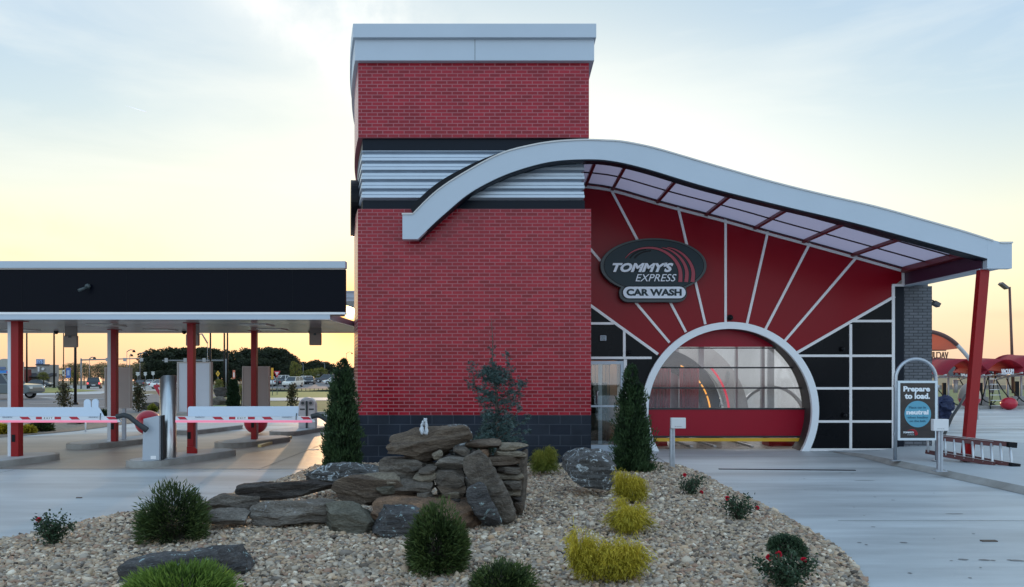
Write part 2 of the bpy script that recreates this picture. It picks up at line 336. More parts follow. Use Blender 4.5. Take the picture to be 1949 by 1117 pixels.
for x, y, w, h_ in [(1700, 952, .05, .02), (1720, 1033, .06, .03), (1636, 1033, .04, .02), (1649, 1037, .03, .02), (1662, 1003, .04, .02), (1875, 1066, .09, .03), (1890, 1067, .04, .02), (1833, 1065, .08, .03), (1921, 1066, .05, .02), (1935, 1067, .10, .03), (1948, 1068, .05, .02), (1732, 1091, .03, .02), (1600, 900, .04, .02), (1622, 902, .05, .02), (1816, 978, .18, .02), (1646, 915, .30, .02), (1830, 907, .04, .03), (1665, 946, .03, .02)]+[(rq.uniform(1380, 1900), rq.uniform(890, 1110), rq.uniform(.01, .03), rq.uniform(.01, .02)) for _ in range(26)]+[(rq.uniform(20, 560), rq.uniform(880, 1000), rq.uniform(.012, .035), rq.uniform(.01, .02)) for _ in range(22)]:
    g = G(x, y); k = 9; w *= .7; h_ *= .6; b.add([(g.x+w*math.cos(6.283*i/k)*rq.uniform(.6, 1.1), g.y+h_*math.sin(6.283*i/k)*rq.uniform(.6, 1.1)*1.6, .0035) for i in range(k)], [tuple(range(k))])
b.build('drive_stains', mat('oil_spot', (.17, .17, .17), .5), kind='structure')
# white bay lines on the right hand lot
b = MB()
for x0, x1, y in ((1800, 1905, 823), (1940, 2100, 842), (1895, 2100, 857), (1840, 2050, 816)):
    a = G(x0, y); c = G(x1, y-0.4); strip(a, c, 0.09, 0.008)
b.build('bay_lines', M_line, kind='structure')
# raised walk with rolled kerb on the right
kb = [G(x, y) for x, y in ((1585, 861), (1640, 871), (1700, 887), (1760, 899), (1830, 915), (1949, 941), (2150, 998), (2400, 1110))]
kt = [Vector((p.x+0.10, p.y+0.12, 0.10)) for p in kb]; kt[0].z = 0.012; kt[1].z = 0.07
b = MB(); n = len(kb); far = [Vector((p.x, max(p.y, 16.46), 0.10)) for p in (Vector((12, 16.6, 0)), Vector((kt[-1].x+8, 16.6, 0)))]
vs = [tuple(p+Vector((0, 0, 0.005))) for p in kb]+[tuple(p) for p in kt]
b.add(vs, [(i, i+1, n+i+1, n+i) for i in range(n-1)], 1, True)
top = kt+[Vector((16, 11, 0.10)), Vector((16, 17.4, 0.10)), Vector((9.7, 17.4, 0.10)), Vector((9.4, 17.6, 0.1)), Vector((8.50, 17.6, 0.10)), Vector((8.50, 16.40, 0.03)), Vector((7.0, 16.40, 0.015))]
b.add(top, [tuple(range(len(top)))], 0)
b.add([(16, 11, 0.1), (16, 17.4, 0.1), (9.7, 17.4, 0.1), (16, 11, 0), (16, 17.4, 0), (9.7, 17.4, 0)], [(0, 1, 4, 3), (1, 2, 5, 4)], 1)
b.build('raised_walk', [M_conc2, M_kerb], kind='structure')
# dark trench grate in front of the tunnel
b = MB(); a = G(1368, 893); c = G(1628, 895.5); b.bar((a.x, a.y, 0.006), (c.x, c.y, 0.006), 0.05, 0.012)
b.build('trench_grate', M_black, loc=a, label='thin dark drain slot crossing the concrete drive before the round doorway', cat='drain')
b = MB(); a = G(1867, 1030); b.box(a.x, a.x+0.16, a.y-0.03, a.y+0.02, 0, 0.012); b.build('stick', mat('twig', (0.12, 0.09, 0.07), 0.9), loc=a, label='short dark scrap lying on the concrete drive at lower right', cat='debris')
b = MB(); a = G(145, 948); b.box(a.x, a.x+0.075, a.y-0.01, a.y+0.02, 0, 0.012); b.build('stick', MATS['twig'], loc=a, label='short dark scrap lying on the concrete drive at left', cat='debris')
# kerbed lane islands under the pay canopy
def capsule(s, e, w, k=9):
    s = Vector(s); e = Vector(e); t = (e-s).normalized(); n = Vector((-t.y, t.x)); a0 = math.atan2(n.y, n.x); out = []
    for i in range(k+1): a = a0+math.pi*i/k; out.append((s.x+w/2*math.cos(a), s.y+w/2*math.sin(a)))
    for i in range(k+1): a = a0+math.pi+math.pi*i/k; out.append((e.x+w/2*math.cos(a), e.y+w/2*math.sin(a)))
    return out
for s, e, w in (((-10.35, 12.4), (-9.62, 14.7), 1.0), ((-6.86, 13.98), (-6.28, 15.5), 0.86), ((-9.85, 17.2), (-9.2, 18.9), 1.0), ((-6.55, 17.45), (-6.1, 18.6), 0.95), ((-6.3, 20.6), (-5.98, 22.0), 0.95), ((-9.2, 21.0), (-8.75, 22.6), 0.9)):
    b = MB(); b.prism(capsule(s, e, w), 0.0, 0.118, 'Z', 0); q = capsule(s, e, w-0.14); b.prism(q, 0.119, 0.123, 'Z', 1)
    b.build('lane_island', [M_kerb, M_conc2], kind='structure', bevel=0.012)
# far left: beds, road, path, verge
sheet('planting_strip', [G(-260, 850), G(-60, 838), G(60, 828), G(150, 820), G(272, 803), G(400, 795), G(400, 786), G(60, 788), G(-260, 789)], mat('strip_gravel', (0.34, 0.27, 0.20), 0.95, col2=(0.16, 0.12, 0.09), vscale=9, bump=2.5, bscale=9), 0.012)
sheet('road', [(-70, 30.2), (-5.5, 30.2), (-7, 72), (-80, 72)], M_asph, 0.004)
sheet('verge', [G(20, 748.5), G(112, 747.5), G(190, 744), G(112, 738), G(20, 739)], mat('verge_grass', (0.30, 0.30, 0.07), 0.9, col2=(0.17, 0.19, 0.05), vscale=1.2, bump=1, bscale=9), 0.03)
sheet('pavement', [G(20, 752.5), G(190, 750), G(222, 744), G(112, 748), G(20, 749.5)], M_conc2, 0.014)
sheet('side_street', [G(112, 747.5), G(222, 745), G(320, 744), G(320, 733), G(112, 734)], mat('side_street_mat', (0.33, 0.31, 0.29), 0.8, var=0.1), 0.006)
b = MB()
def fl(a, c, w, dz=0.02):
    a = Vector((a[0], a[1], gz(a[1])+dz)); c = Vector((c[0], c[1], gz(c[1])+dz)); t = (c-a).normalized(); n = Vector((-t.y, t.x, 0))*w/2
    b.add([a-n, c-n, c+n, a+n], [(0, 1, 2, 3)])
for x0, y0, x1, y1, w in ((80, 757, 112, 758.5, 0.5), (96, 761.5, 225, 757.5, 0.3), (224, 758, 290, 750, 0.35), (56, 769, 190, 767, 0.15), (225, 744, 262, 741, 0.5), (100, 776, 225, 774, 0.12)):
    fl(G(x0, y0), G(x1, y1), w)
b.build('road_markings', M_line, kind='structure')
sheet('lawn', [G(395, 789), G(660, 787), G(700, 755), G(395, 755)], mat('lawn_mat', (0.17, 0.20, 0.07), 0.95, col2=(0.11, 0.12, 0.05), vscale=0.8, bump=1, bscale=9), 0.012)
sheet('footpath', [G(470, 764), G(720, 762.5), G(720, 757), G(470, 758)], M_conc2, 0.04)
sheet('lawn_beyond', [G(470, 757.5), G(720, 756.5), G(720, 741), G(470, 742)], mat('lawn_far', (0.21, 0.26, 0.07), 0.95, col2=(0.13, 0.17, 0.05), vscale=0.5), 0.02)
# sloping car lot beyond the canopy and the road that climbs away
def quad(name, pts, m): b = MB(); b.add(pts, [tuple(range(len(pts)))]); return b.build(name, m, kind='structure')
LOT = [P(500, 741, 118), P(720, 741, 118), P(720, 716, 240), P(500, 717, 240)]
quad('car_lot', LOT, mat('lot_mat', (0.22, 0.20, 0.20), 0.85, col2=(0.14, 0.13, 0.13), vscale=0.1))
quad('road_rise', [P(560, 718.5, 238), P(668, 722, 215), P(676, 700, 330), P(655, 702, 330)], mat('far_road', (0.28, 0.27, 0.26), 0.85, var=0.1))
def on_plane(x, y, q):
    n = (q[1]-q[0]).cross(q[2]-q[0]); o = Vector((0, 0, H)); d = Vector(((x-CX)/F, 1, (HY-y)/F)); t = n.dot(q[0]-o)/n.dot(d); return o+d*t
quad('field', [P(1690, 779, 36), P(2200, 779, 36), P(2200, 741, 75), P(1690, 741, 75)], mat('field_grass', (0.24, 0.25, 0.09), 0.95, col2=(0.14, 0.155, 0.06), vscale=0.35, stretch=(0.25, 2, 1), bump=1, bscale=8))
quad('field_path', [P(1690, 759, 50.2), P(2200, 758, 50.2), P(2200, 756, 53), P(1690, 757, 53)], M_conc2)
quad('dark_bank', [P(1690, 741.2, 74.5), P(2200, 741.2, 74.5), P(2200, 733, 84), P(1690, 733, 84)], mat('bank_mat', (0.075, 0.065, 0.055), 0.95, var=0.4, vscale=0.4))
FIELD = [P(1690, 733.2, 84), P(2200, 733.2, 84), P(2200, 713, 150), P(1690, 713, 150)]
quad('dry_field', FIELD, M_dry)
FLOT = [P(1690, 713.2, 149), P(2200, 713.2, 149), P(2200, 707.5, 200), P(1690, 707.5, 200)]
quad('far_lot', FLOT, M_asph)
# kerb between lot and field, at the vacuum bays
b = MB(); b.box(8.6, 60, 35.7, 36.2, gz(36)-0.05, gz(36)+0.16); b.build('bay_kerb', M_kerb, kind='structure', bevel=0.03)
b = MB(); b.box(-14, -4.6, 29.9, 30.15, 0, 0.12); b.build('rear_kerb', M_kerb, kind='structure')
# planting bed in front
BED = [(2.95+0.0, 14.05), (2.95, 13.9)]
bedpx = [(1245, 880), (1300, 889), (1340, 905), (1400, 938), (1450, 962), (1500, 988), (1550, 1018), (1590, 1042), (1625, 1075), (1645, 1105), (1658, 1140), (1690, 1230), (1500, 1500)]
left = [(-300, 1100), (0, 1030), (60, 1020), (110, 1007), (180, 990), (250, 977), (330, 968), (390, 958), (450, 938), (500, 925), (560, 905), (600, 888)]
bed = [G(x, y) for x, y in bedpx]+[Vector((-1.0, 2.2, 0)), Vector((-5.5, 3.4, 0))]+[G(x, y) for x, y in left]+[Vector((-2.92, 13.95, 0)), Vector((1.56, 13.95, 0)), Vector((2.5, 14.3, 0))]
bedxy = [(p.x, p.y) for p in bed]
def inside(x, y, poly=bedxy):
    c = np.zeros(np.shape(x), bool); n = len(poly)
    for i in range(n):
        x1, y1 = poly[i]; x2, y2 = poly[(i+1) % n]
        if y1 == y2: continue
        t = ((y1 > y) != (y2 > y)) & (x < (x2-x1)*(y-y1)/(y2-y1)+x1); c ^= t
    return c
def edist(x, y, poly=bedxy):
    d = np.full(np.shape(x), 1e9); n = len(poly)
    for i in range(n):
        x1, y1 = poly[i]; x2, y2 = poly[(i+1) % n]; l = (x2-x1)**2+(y2-y1)**2
        t = np.clip(((x-x1)*(x2-x1)+(y-y1)*(y2-y1))/l, 0, 1); d = np.minimum(d, np.hypot(x-x1-t*(x2-x1), y-y1-t*(y2-y1)))
    return d
def bedz(x, y):
    e = np.minimum(edist(x, y)/0.7, 1.0); return 0.012+0.085*e*e*(3-2*e)+0.012*np.sin(x*2.3+1)*np.sin(y*1.9)*e
b = MB(); gx = np.linspace(-6, 3.6, 97); gy = np.linspace(2.2, 14.4, 123); XX, YY = np.meshgrid(gx, gy); IN = inside(XX, YY); ZZ = np.where(IN, bedz(XX, YY), -0.05)
idx = np.arange(XX.size).reshape(XX.shape); q = np.stack([idx[:-1, :-1], idx[:-1, 1:], idx[1:, 1:], idx[1:, :-1]], -1)
keep = (IN[:-1, :-1] | IN[:-1, 1:] | IN[1:, 1:] | IN[1:, :-1])
npmesh('planting_bed', np.stack([XX, YY, ZZ], -1).reshape(-1, 3), q[keep], M_bedbase, smooth=True, kind='structure')
def BG(x, y):
    p = G(x, y, 0.09); e = float(bedz(np.array(p.x), np.array(p.y))) if bool(inside(np.array(p.x), np.array(p.y))) else 0.0
    p = G(x, y, e); p.z = e; return p
# pebbles
rs = np.random.default_rng(3)
ico = []; t = (1+5**.5)/2
for s1 in (-1, 1):
    for s2 in (-1, 1): ico += [(0, s1, s2*t), (s1, s2*t, 0), (s2*t, 0, s1)]
ico = np.array(ico, float); ico /= np.linalg.norm(ico[0])
from itertools import combinations
ed = 2/np.sqrt(1+t*t)
tri = [c for c in combinations(range(12), 3) if all(abs(np.linalg.norm(ico[a]-ico[b])-ed) < 1e-3 for a, b in combinations(c, 2))]
tri = [c if np.dot(np.cross(ico[c[1]]-ico[c[0]], ico[c[2]]-ico[c[0]]), ico[c[0]]) > 0 else (c[0], c[2], c[1]) for c in tri]; tri = np.array(tri)
def pebbles(name, n, xr, yr, size, poly, zf, matl, keepf=None, label='loose', parent=None):
    x = rs.uniform(*xr, n); y = yr[0]+(yr[1]-yr[0])*rs.random(n)**1.35; k = inside(x, y, poly)
    if keepf is not None: k &= keepf(x, y)
    x, y = x[k], y[k]; n = len(x); s = size*np.exp(rs.normal(0, 0.33, n)); z = zf(x, y)+s*0.12+rs.random(n)*0.012
    sc = np.stack([s*rs.uniform(.75, 1.35, n), s*rs.uniform(.55, .95, n), s*rs.uniform(.38, .72, n)], 1)
    v = ico[None]*(1+rs.normal(0, 0.11, (n, 12, 1)))*sc[:, None]
    a = rs.uniform(0, 2*np.pi, n); tl = rs.normal(0, 0.42, n); c, s_ = np.cos(tl)[:, None], np.sin(tl)[:, None]
    v = np.stack([v[..., 0]*c-v[..., 2]*s_, v[..., 1], v[..., 0]*s_+v[..., 2]*c], -1)
    c, s_ = np.cos(a)[:, None], np.sin(a)[:, None]; v = np.stack([v[..., 0]*c-v[..., 1]*s_, v[..., 0]*s_+v[..., 1]*c, v[..., 2]], -1)
    v += np.stack([x, y, z], 1)[:, None]
    f = (tri[None]+np.arange(n)[:, None, None]*12).reshape(-1, 3); ti = np.repeat(rs.random(n), 12)
    return npmesh(name, v.reshape(-1, 3), f, matl, tint=ti, smooth=True, kind='stuff', label=label, cat='gravel')
M_peb = mat('pebble', rough=0.55, spec=.35, attr=[(0.05, 0.04, 0.033), (0.23, 0.17, 0.12), (0.45, 0.33, 0.215), (0.34, 0.20, 0.135), (0.54, 0.41, 0.28), (0.19, 0.16, 0.135), (0.62, 0.50, 0.37), (0.36, 0.30, 0.24), (0.52, 0.34, 0.20), (0.82, 0.71, 0.56)])
pebbles('gravel', 125000, (-5.6, 3.4), (5.0, 14.1), 0.021, bedxy, bedz, M_peb, label='mixed tan, pink and grey river gravel covering the front planting bed')
# ================================================================ BUILDING
bld = thing('car_wash_building', 'red brick tower and sunburst fronted car wash with a sweeping pale curved roof edge', 'building', (0, 14, 0))
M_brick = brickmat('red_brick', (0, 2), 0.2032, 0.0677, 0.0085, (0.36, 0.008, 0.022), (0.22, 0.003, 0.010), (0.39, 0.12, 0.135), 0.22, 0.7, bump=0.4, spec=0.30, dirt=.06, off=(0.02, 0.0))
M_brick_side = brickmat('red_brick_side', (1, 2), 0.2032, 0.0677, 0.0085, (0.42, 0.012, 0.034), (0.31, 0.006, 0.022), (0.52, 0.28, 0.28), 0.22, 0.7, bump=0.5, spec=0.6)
M_block = brickmat('dark_block', (0, 2), 0.4064, 0.2032, 0.009, (0.013, 0.018, 0.030), (0.020, 0.026, 0.038), (0.055, 0.062, 0.078), 0.5, 0.8, spec=.25, bump=0.8, dirt=0.2, off=(0.1, 0.85-0.203*4))
M_grey = brickmat('grey_brick', (0, 2), 0.2032, 0.0677, 0.008, (0.135, 0.14, 0.155), (0.10, 0.105, 0.118), (0.045, 0.047, 0.052), 0.55, 0.9, bump=0.7)
M_alu = mat('pale_metal', (0.48, 0.54, 0.61), 0.38, 0.0, col2=(0.44, 0.50, 0.565), vscale=0.7, spec=0.6)
M_corr = mat('corrugated_metal', (0.44, 0.50, 0.57), 0.40, 0.6, var=0.05, spec=0.5)
M_dark = mat('dark_navy_metal', (0.006, 0.010, 0.018), 0.38, var=0.1, spec=.15)
M_white = mat('white_trim', (0.84, 0.81, 0.80), 0.45, var=0.03)
M_redp = mat('red_panel', (0.27, 0.004, 0.012), 0.30, col2=(0.24, 0.003, 0.010), vscale=0.8, spec=0.2)
M_blkp = mat('black_panel', (0.004, 0.005, 0.007), 0.28, col2=(0.006, 0.007, 0.009), vscale=1.3, spec=.12)
DT = 14.0; TX0, TX1 = X(681, DT), X(1125, DT)
def side_x(t): return -(0.29*t-0.020*t*t) if t < 7 else -1.05
def tower_outline(x0, x1, y0, depth=6.5, grow=0.0):
    pts = [(x0, y0), (x1, y0), (x1, y0+depth)]
    pts += [(x0+side_x(t), y0+t) for t in np.linspace(depth, 0.25, 22)]
    return pts
def tower_part(name, x0, x1, y0, z0, z1, mats, depth=6.5, bevel=0, side=None):
    b = MB(); o = tower_outline(x0, x1, y0, depth); b.prism(o, z0, z1, 'Z', 0)
    if side is not None:
        n = len(o)
        k = len(b.m)-n
        for i in range(1, n):
            b.m[k+i] = side
    return b.build(name, mats, bld, bevel=bevel)
tower_part('block_base', TX0, TX1, DT, -0.05, Z(790, DT), [M_block, M_block], side=0)
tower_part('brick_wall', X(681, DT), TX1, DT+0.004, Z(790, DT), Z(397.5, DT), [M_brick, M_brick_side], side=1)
tower_part('trim_band', X(690, DT+.06), X(1113, DT+.06), DT+0.06, Z(397.5, DT), Z(380, DT), M_dark)
tower_part('trim_band', X(690, DT+.06), X(1115, DT+.06), DT+0.06, Z(287, DT), Z(262, DT), M_dark)
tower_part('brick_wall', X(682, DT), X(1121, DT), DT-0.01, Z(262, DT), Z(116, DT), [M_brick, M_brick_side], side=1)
tower_part('fascia', X(675.5, DT-.12), X(1131, DT-.12), DT-0.12, Z(115, DT-.12), Z(74, DT-.12), M_alu, depth=6.9, bevel=0.006)
tower_part('fascia_gap', X(677, DT-.1), X(1130, DT-.1), DT-0.10, Z(74, DT-.12), Z(71, DT-.12), M_dark, depth=6.8)
tower_part('parapet_cap', X(672, DT-.2), X(1135, DT-.2), DT-0.2, Z(71, DT-.2), Z(44.5, DT-.2), M_alu, depth=7.1, bevel=0.006)
# under-cap soffit line
tower_part('soffit', X(679, DT-.06), X(1127, DT-.06), DT-0.06, Z(116.2, DT), Z(114.8, DT-.12), M_dark, depth=6.7)
b = MB(); xj = X(904, DT-.12); b.box(xj-0.004, xj+0.004, DT-.1215, DT-.118, Z(114.5, DT-.12), Z(74, DT-.12)); b.build('panel_joint', M_dark, bld)
# corrugated band: trapezoid ribs swept round the plan
b = MB(); prof = []; z = Z(380, DT); z1 = Z(287, DT); pitch = (z1-z)/5.27
zz = z
while zz < z1-0.01:
    for dz_, dd in ((0, 0.075), (0.030, 0.0), (0.068, 0.0), (0.073, 0.022), (0.080, 0.012), (0.118, 0.012), (0.122, 0.06)):
        h = zz+dz_*pitch/0.135
        if h <= z1: prof.append((h, dd))
    zz += pitch
prof.append((z1, prof[-1][1]))
def corr_outline(dd): return tower_outline(X(688, DT)+dd*0.8, X(1112.5, DT)-dd*0.8, DT+dd-0.01)
rings = [[(x, y, h) for x, y in corr_outline(dd)] for h, dd in prof]; n = len(rings[0]); vs = [p for r_ in rings for p in r_]
b.add(vs, [(i*n+k, i*n+(k+1) % n, (i+1)*n+(k+1) % n, (i+1)*n+k) for i in range(len(rings)-1) for k in range(n)])
b.build('corrugated_band', M_corr, bld)
b = MB()
for i in range(5):
    for xx in (706, 750, 795, 838, 1036, 1078, 1100): b.cbox(Vector((X(xx, DT), DT+0.022, z+(i+0.68)*pitch)), 0.012, 0.006, 0.012)
b.build('screws', M_dark, bld, kind='stuff')
# ---------------- sweeping roof edge
DF = 13.66; DW = 16.5
up_px = [(766, 406), (786, 406), (829, 364), (883, 328), (951, 292), (1008, 276), (1058, 268), (1113, 265), (1150, 266), (1187, 268.5), (1244, 280), (1300, 296), (1361, 314), (1470, 345), (1570, 370), (1666, 392), (1753, 416), (1830, 438), (1890, 457), (1904, 460.5), (1926, 460.5)]
lo_px = [(766, 455), (795, 455), (827, 424), (854, 400), (893, 368), (944, 340), (994, 321), (1051, 307), (1112, 303), (1165, 306), (1231, 321), (1344, 355), (1492, 392), (1623, 423), (1753, 458), (1879, 492), (1879, 511), (1926, 511)]
def smooth_line(pts, sub=4, keep=()):
    out = []; n = len(pts)
    for i in range(n-1):
        p0, p1, p2, p3 = pts[max(i-1, 0)], pts[i], pts[i+1], pts[min(i+2, n-1)]
        if i in keep: out.append(p1); continue
        for k in range(sub):
            t = k/sub; out.append(tuple(0.5*((2*p1[j])+(-p0[j]+p2[j])*t+(2*p0[j]-5*p1[j]+4*p2[j]-p3[j])*t*t+(-p0[j]+3*p1[j]-3*p2[j]+p3[j])*t**3) for j in (0, 1)))
    out.append(pts[-1]); return out
def dens(pts, a, b_): return pts[:a]+smooth_line(pts[a:b_])+pts[b_:]
UP = dens(up_px, 1, 19); LO = dens(lo_px, 1, 16)
def resample(pts, n):
    d = [0]
    for i in range(1, len(pts)): d.append(d[-1]+math.dist(pts[i], pts[i-1]))
    out = []
    for k in range(n):
        t = d[-1]*k/(n-1); i = max(j for j in range(len(d)) if d[j] <= t+1e-9); i = min(i, len(d)-2); u = (t-d[i])/max(1e-9, d[i+1]-d[i])
        out.append(tuple(pts[i][j]+(pts[i+1][j]-pts[i][j])*u for j in (0, 1)))
    return out
def band(b, A, B, d, y0, y1, mi=0):
    n = len(A); A = [(X(x, d), Z(y, d)) for x, y in A]; B = [(X(x, d), Z(y, d)) for x, y in B]
    vs = [(x, y0, z) for x, z in A]+[(x, y0, z) for x, z in B]+[(x, y1, z) for x, z in A]+[(x, y1, z) for x, z in B]
    f = []
    for i in range(n-1):
        f += [(i, i+1, n+i+1, n+i), (2*n+i, 3*n+i, 3*n+i+1, 2*n+i+1), (i, 2*n+i, 2*n+i+1, i+1), (n+i, n+i+1, 3*n+i+1, 3*n+i)]
    f += [(0, n, 3*n, 2*n), (n-1, 3*n-1, 4*n-1, 2*n-1) if False else (n-1, 2*n-1, 4*n-1, 3*n-1)]
    b.add(vs, f, mi)
b = MB()
# split in three so the square ends stay square
A1 = [(766, 406), (786, 406)]; B1 = [(766, 455), (795, 455)]; band(b, A1, B1, DF, DF, DF+0.13)
midU = resample(UP[1:-2], 90); midL = resample(LO[1:-2], 90)
band(b, midU, midL, DF, DF, DF+0.13)
band(b, [(1879, UP[-3][1]) if False else (1879, 454), (1904, 460.5), (1926, 460.5)], [(1879, 511), (1904, 511), (1926, 511)], DF, DF-0.002, DF+0.13)
fas = b.build('curved_fascia', M_alu, bld)
b = MB(); lip_t = [(x, y-0.5) for x, y in midU]; lip_b = [(x, y+2.2) for x, y in midU]; band(b, lip_t, lip_b, DF, DF-0.02, DF+0.15)
b.box(X(765, DF), X(787, DF), DF-0.02, DF+.15, Z(408.5, DF), Z(405.5, DF)); b.box(X(1903, DF), X(1927, DF), DF-0.022, DF+.15, Z(463, DF), Z(460, DF)); b.build('edge_flashing', mat('flashing', (0.60, 0.58, 0.56), 0.4), bld)
b = MB(); band(b, [(x, y+1) for x, y in midL[2:]], [(x, y+3.0) for x, y in midL[2:]], DF, DF+0.0, DF+0.14); b.build('drip_edge', M_dark, bld)
# black girder behind the pale edge, in front of the tunnel wall only
gU = [p for p in midU if p[0] > 1108]; gL = [p for p in midL if p[0] > 1108]; n_ = 60; gU = resample(gU, n_); gL = resample(gL, n_)
b = MB(); band(b, [(x, y+8) for x, y in gU], [(x, y+1) for x, y in gL], DF, DF+0.14, DF+0.30); b.build('edge_girder', M_dark, bld)
# black curb sheet on the tower face that the roof dies into
oU = [p for p in midU if p[0] < 1000]; oU = resample(oU, 40)
b = MB(); A = []
for i, (x, y) in enumerate(oU):
    t = i/39; off = 17*(1-t**2.2)
    nx, ny = -0.62, -0.78; A.append((x+nx*off*0.9+2, y+ny*off))
band(b, A, oU, DF, DF+0.13, DT+0.02); b.build('roof_curb', M_black, bld)
b = MB(); band(b, resample([p for p in midU if p[0] < 1118], 50), resample([p for p in midL if p[0] < 1110], 50), DF, DF+0.13, DT+0.03); b.build('roof_edge_core', M_dark, bld)
# ---------------- sunburst wall
def WX(x): return X(x, DW)
def WZ(y): return Z(y, DW)
joint = smooth_line([(1085, 350), (1113, 351), (1163, 358), (1240, 380), (1291, 394), (1380, 417), (1460, 440), (1541, 462), (1631, 487), (1720, 512)], 3)
cx, cz = WX(1388), WZ(781); RO = 168*DW/F; RI = 155*DW/F
outer = [(WX(x), WZ(y)) for x, y in joint]+[(WX(1719), WZ(543)), (WX(1702), WZ(543)), (WX(1702), -0.02), (WX(1187.5), -0.02), (WX(1187.5), WZ(686)), (WX(1085), WZ(638))]
def hit(a):
    dxx, dzz = math.cos(a), math.sin(a); best = 1e9; n = len(outer)
    for i in range(n):
        (x1, z1), (x2, z2) = outer[i], outer[(i+1) % n]; ex, ez = x2-x1, z2-z1; den = dxx*ez-dzz*ex
        if abs(den) < 1e-9: continue
        t = ((x1-cx)*ez-(z1-cz)*ex)/den; u = ((x1-cx)*dzz-(z1-cz)*dxx)/den
        if t > 0 and -1e-6 <= u <= 1+1e-6: best = min(best, t)
    return best
fa = math.asin((0-0.02-cz)/(RO-0.05)); angs = set(np.linspace(fa, math.pi-fa, 150).tolist())
for x, z in outer:
    a = math.atan2(z-cz, x-cx); a = a+2*math.pi if a < -1.6 else a
    angs.add(a-1e-4); angs.add(a+1e-4)
angs = sorted(a for a in angs if fa <= a <= math.pi-fa+1e-9)
# include the floor corners
b = MB(); R1 = RO-0.05; ins = [(cx+R1*math.cos(a), cz+R1*math.sin(a)) for a in angs]; ous = []
for a in angs: t = hit(a); ous.append((cx+t*math.cos(a), cz+t*math.sin(a)))
n = len(angs); vs = [(x, DW, z) for x, z in ins]+[(x, DW, z) for x, z in ous]+[(x, DW+.25, z) for x, z in ins]+[(x, DW+.25, z) for x, z in ous]
f = []
for i in range(n-1): f += [(i, i+1, n+i+1, n+i), (2*n+i, 3*n+i, 3*n+i+1, 2*n+i+1), (n+i, n+i+1, 3*n+i+1, 3*n+i), (i, 2*n+i, 2*n+i+1, i+1)]
b.add(vs, f); b.box(WX(1085), WX(1187.3), DW+.001, DW+.24, WZ(686), WZ(625)); b.build('sunburst_wall', M_redp, bld)
def arc(r, a0, a1, k=24): return [(cx+r*math.cos(a0+(a1-a0)*i/k), cz+r*math.sin(a0+(a1-a0)*i/k)) for i in range(k+1)]
def angpx(x, y): return math.atan2(WZ(y)-cz, WX(x)-cx)
Rb = RO-0.03
# black glazed fields, with the entry door left open
r0 = angpx(1517, 671); rf = math.asin((0-cz)/Rb)
pr = [(WX(1700), WZ(565))]+arc(Rb, r0, rf, 30)+[(WX(1700), 0.0)]
b = MB(); b.prism(pr, DW-0.006, DW-0.0005, 'Y'); b.build('black_panels', M_blkp, bld)
l0 = angpx(1251, 673); lf = math.pi-rf
doorx0, doorx1, doorz = WX(1100), WX(1187), WZ(686)
zl = math.pi-math.asin((doorz-cz)/Rb)
b = MB(); b.prism([(WX(1100), WZ(564))]+[(WX(1251), WZ(673))][:0]+arc(Rb, l0, zl, 8)+[(WX(1100), doorz)], DW-0.006, DW-0.0005, 'Y')
b.prism([(doorx1, doorz)]+arc(Rb, zl, lf, 16)+[(doorx1, 0.0)], DW-0.006, DW-0.0005, 'Y'); b.build('black_panels', M_blkp, bld)
# pale battens
b = MB()
def batten(x0, y0, x1, y1, w=4.6, y=DW-0.028, mi=0):
    a = Vector((WX(x0), y, WZ(y0))); c = Vector((WX(x1), y, WZ(y1))); t = (c-a).normalized(); n = Vector((-t.z, 0, t.x))*w*DW/F/2
    q = Vector((0, 0.027, 0)); b.add([a-n, a+n, c+n, c-n, a-n+q, a+n+q, c+n+q, c-n+q], [(0, 1, 2, 3), (7, 6, 5, 4), (0, 4, 5, 1), (1, 5, 6, 2), (2, 6, 7, 3), (3, 7, 4, 0)], mi)
for r_ in ((1161, 358, 1305, 632), (1290, 394, 1342, 617), (1110, 458, 1274, 652), (1380.5, 417, 1380.5, 613), (1461, 441, 1421, 617), (1541, 463, 1455, 629), (1631, 488, 1491, 651)): batten(*r_)
batten(1702, 564, 1513, 673, 5.2, DW-0.031); batten(1100, 564, 1252, 674, 5.2, DW-0.031)
b.build('ray_battens', M_white, bld)
b = MB(); EPS = 0.0
batten(1618.5, 617, 1618.5, 858, 5, DW-0.024)
for y, x0, x1 in ((611, 1622, 1697), (677, 1520, 1697), (739, 1548, 1697), (802, 1548, 1697), (855.5, 1540, 1697)): batten(x0, y, x1, y, 4.6, DW-0.0215)
b.build('grid_battens', M_white, bld)
b = MB(); batten(1188, 628, 1188, 680, 5, DW-0.024); batten(1190, 684, 1190, 858, 6, DW-0.024)
for y, x0, x1 in ((615.5, 1112, 1168), (681, 1112, 1240)): batten(x0, y, x1, y, 4.6, DW-0.0215)
b.build('grid_battens', M_white, bld)
b = MB(); batten(1699.5, 545, 1699.5, 858, 5.5, DW-0.026); batten(1697, 543, 1722, 543, 4.5, DW-0.033); batten(1718, 508, 1718, 545, 4.5, DW-0.035)
J = resample([(x, y+2) for x, y in joint], 60); band(b, J, [(x, y+5) for x, y in J], DW, DW-0.03, DW+0.0)
b.build('edge_trim', M_white, bld)
b = MB(); b.box(WX(1702.5), WX(1722), DW+0.03, DW+0.25, -0.02, WZ(545)); b.build('wall_return', M_dark, bld)
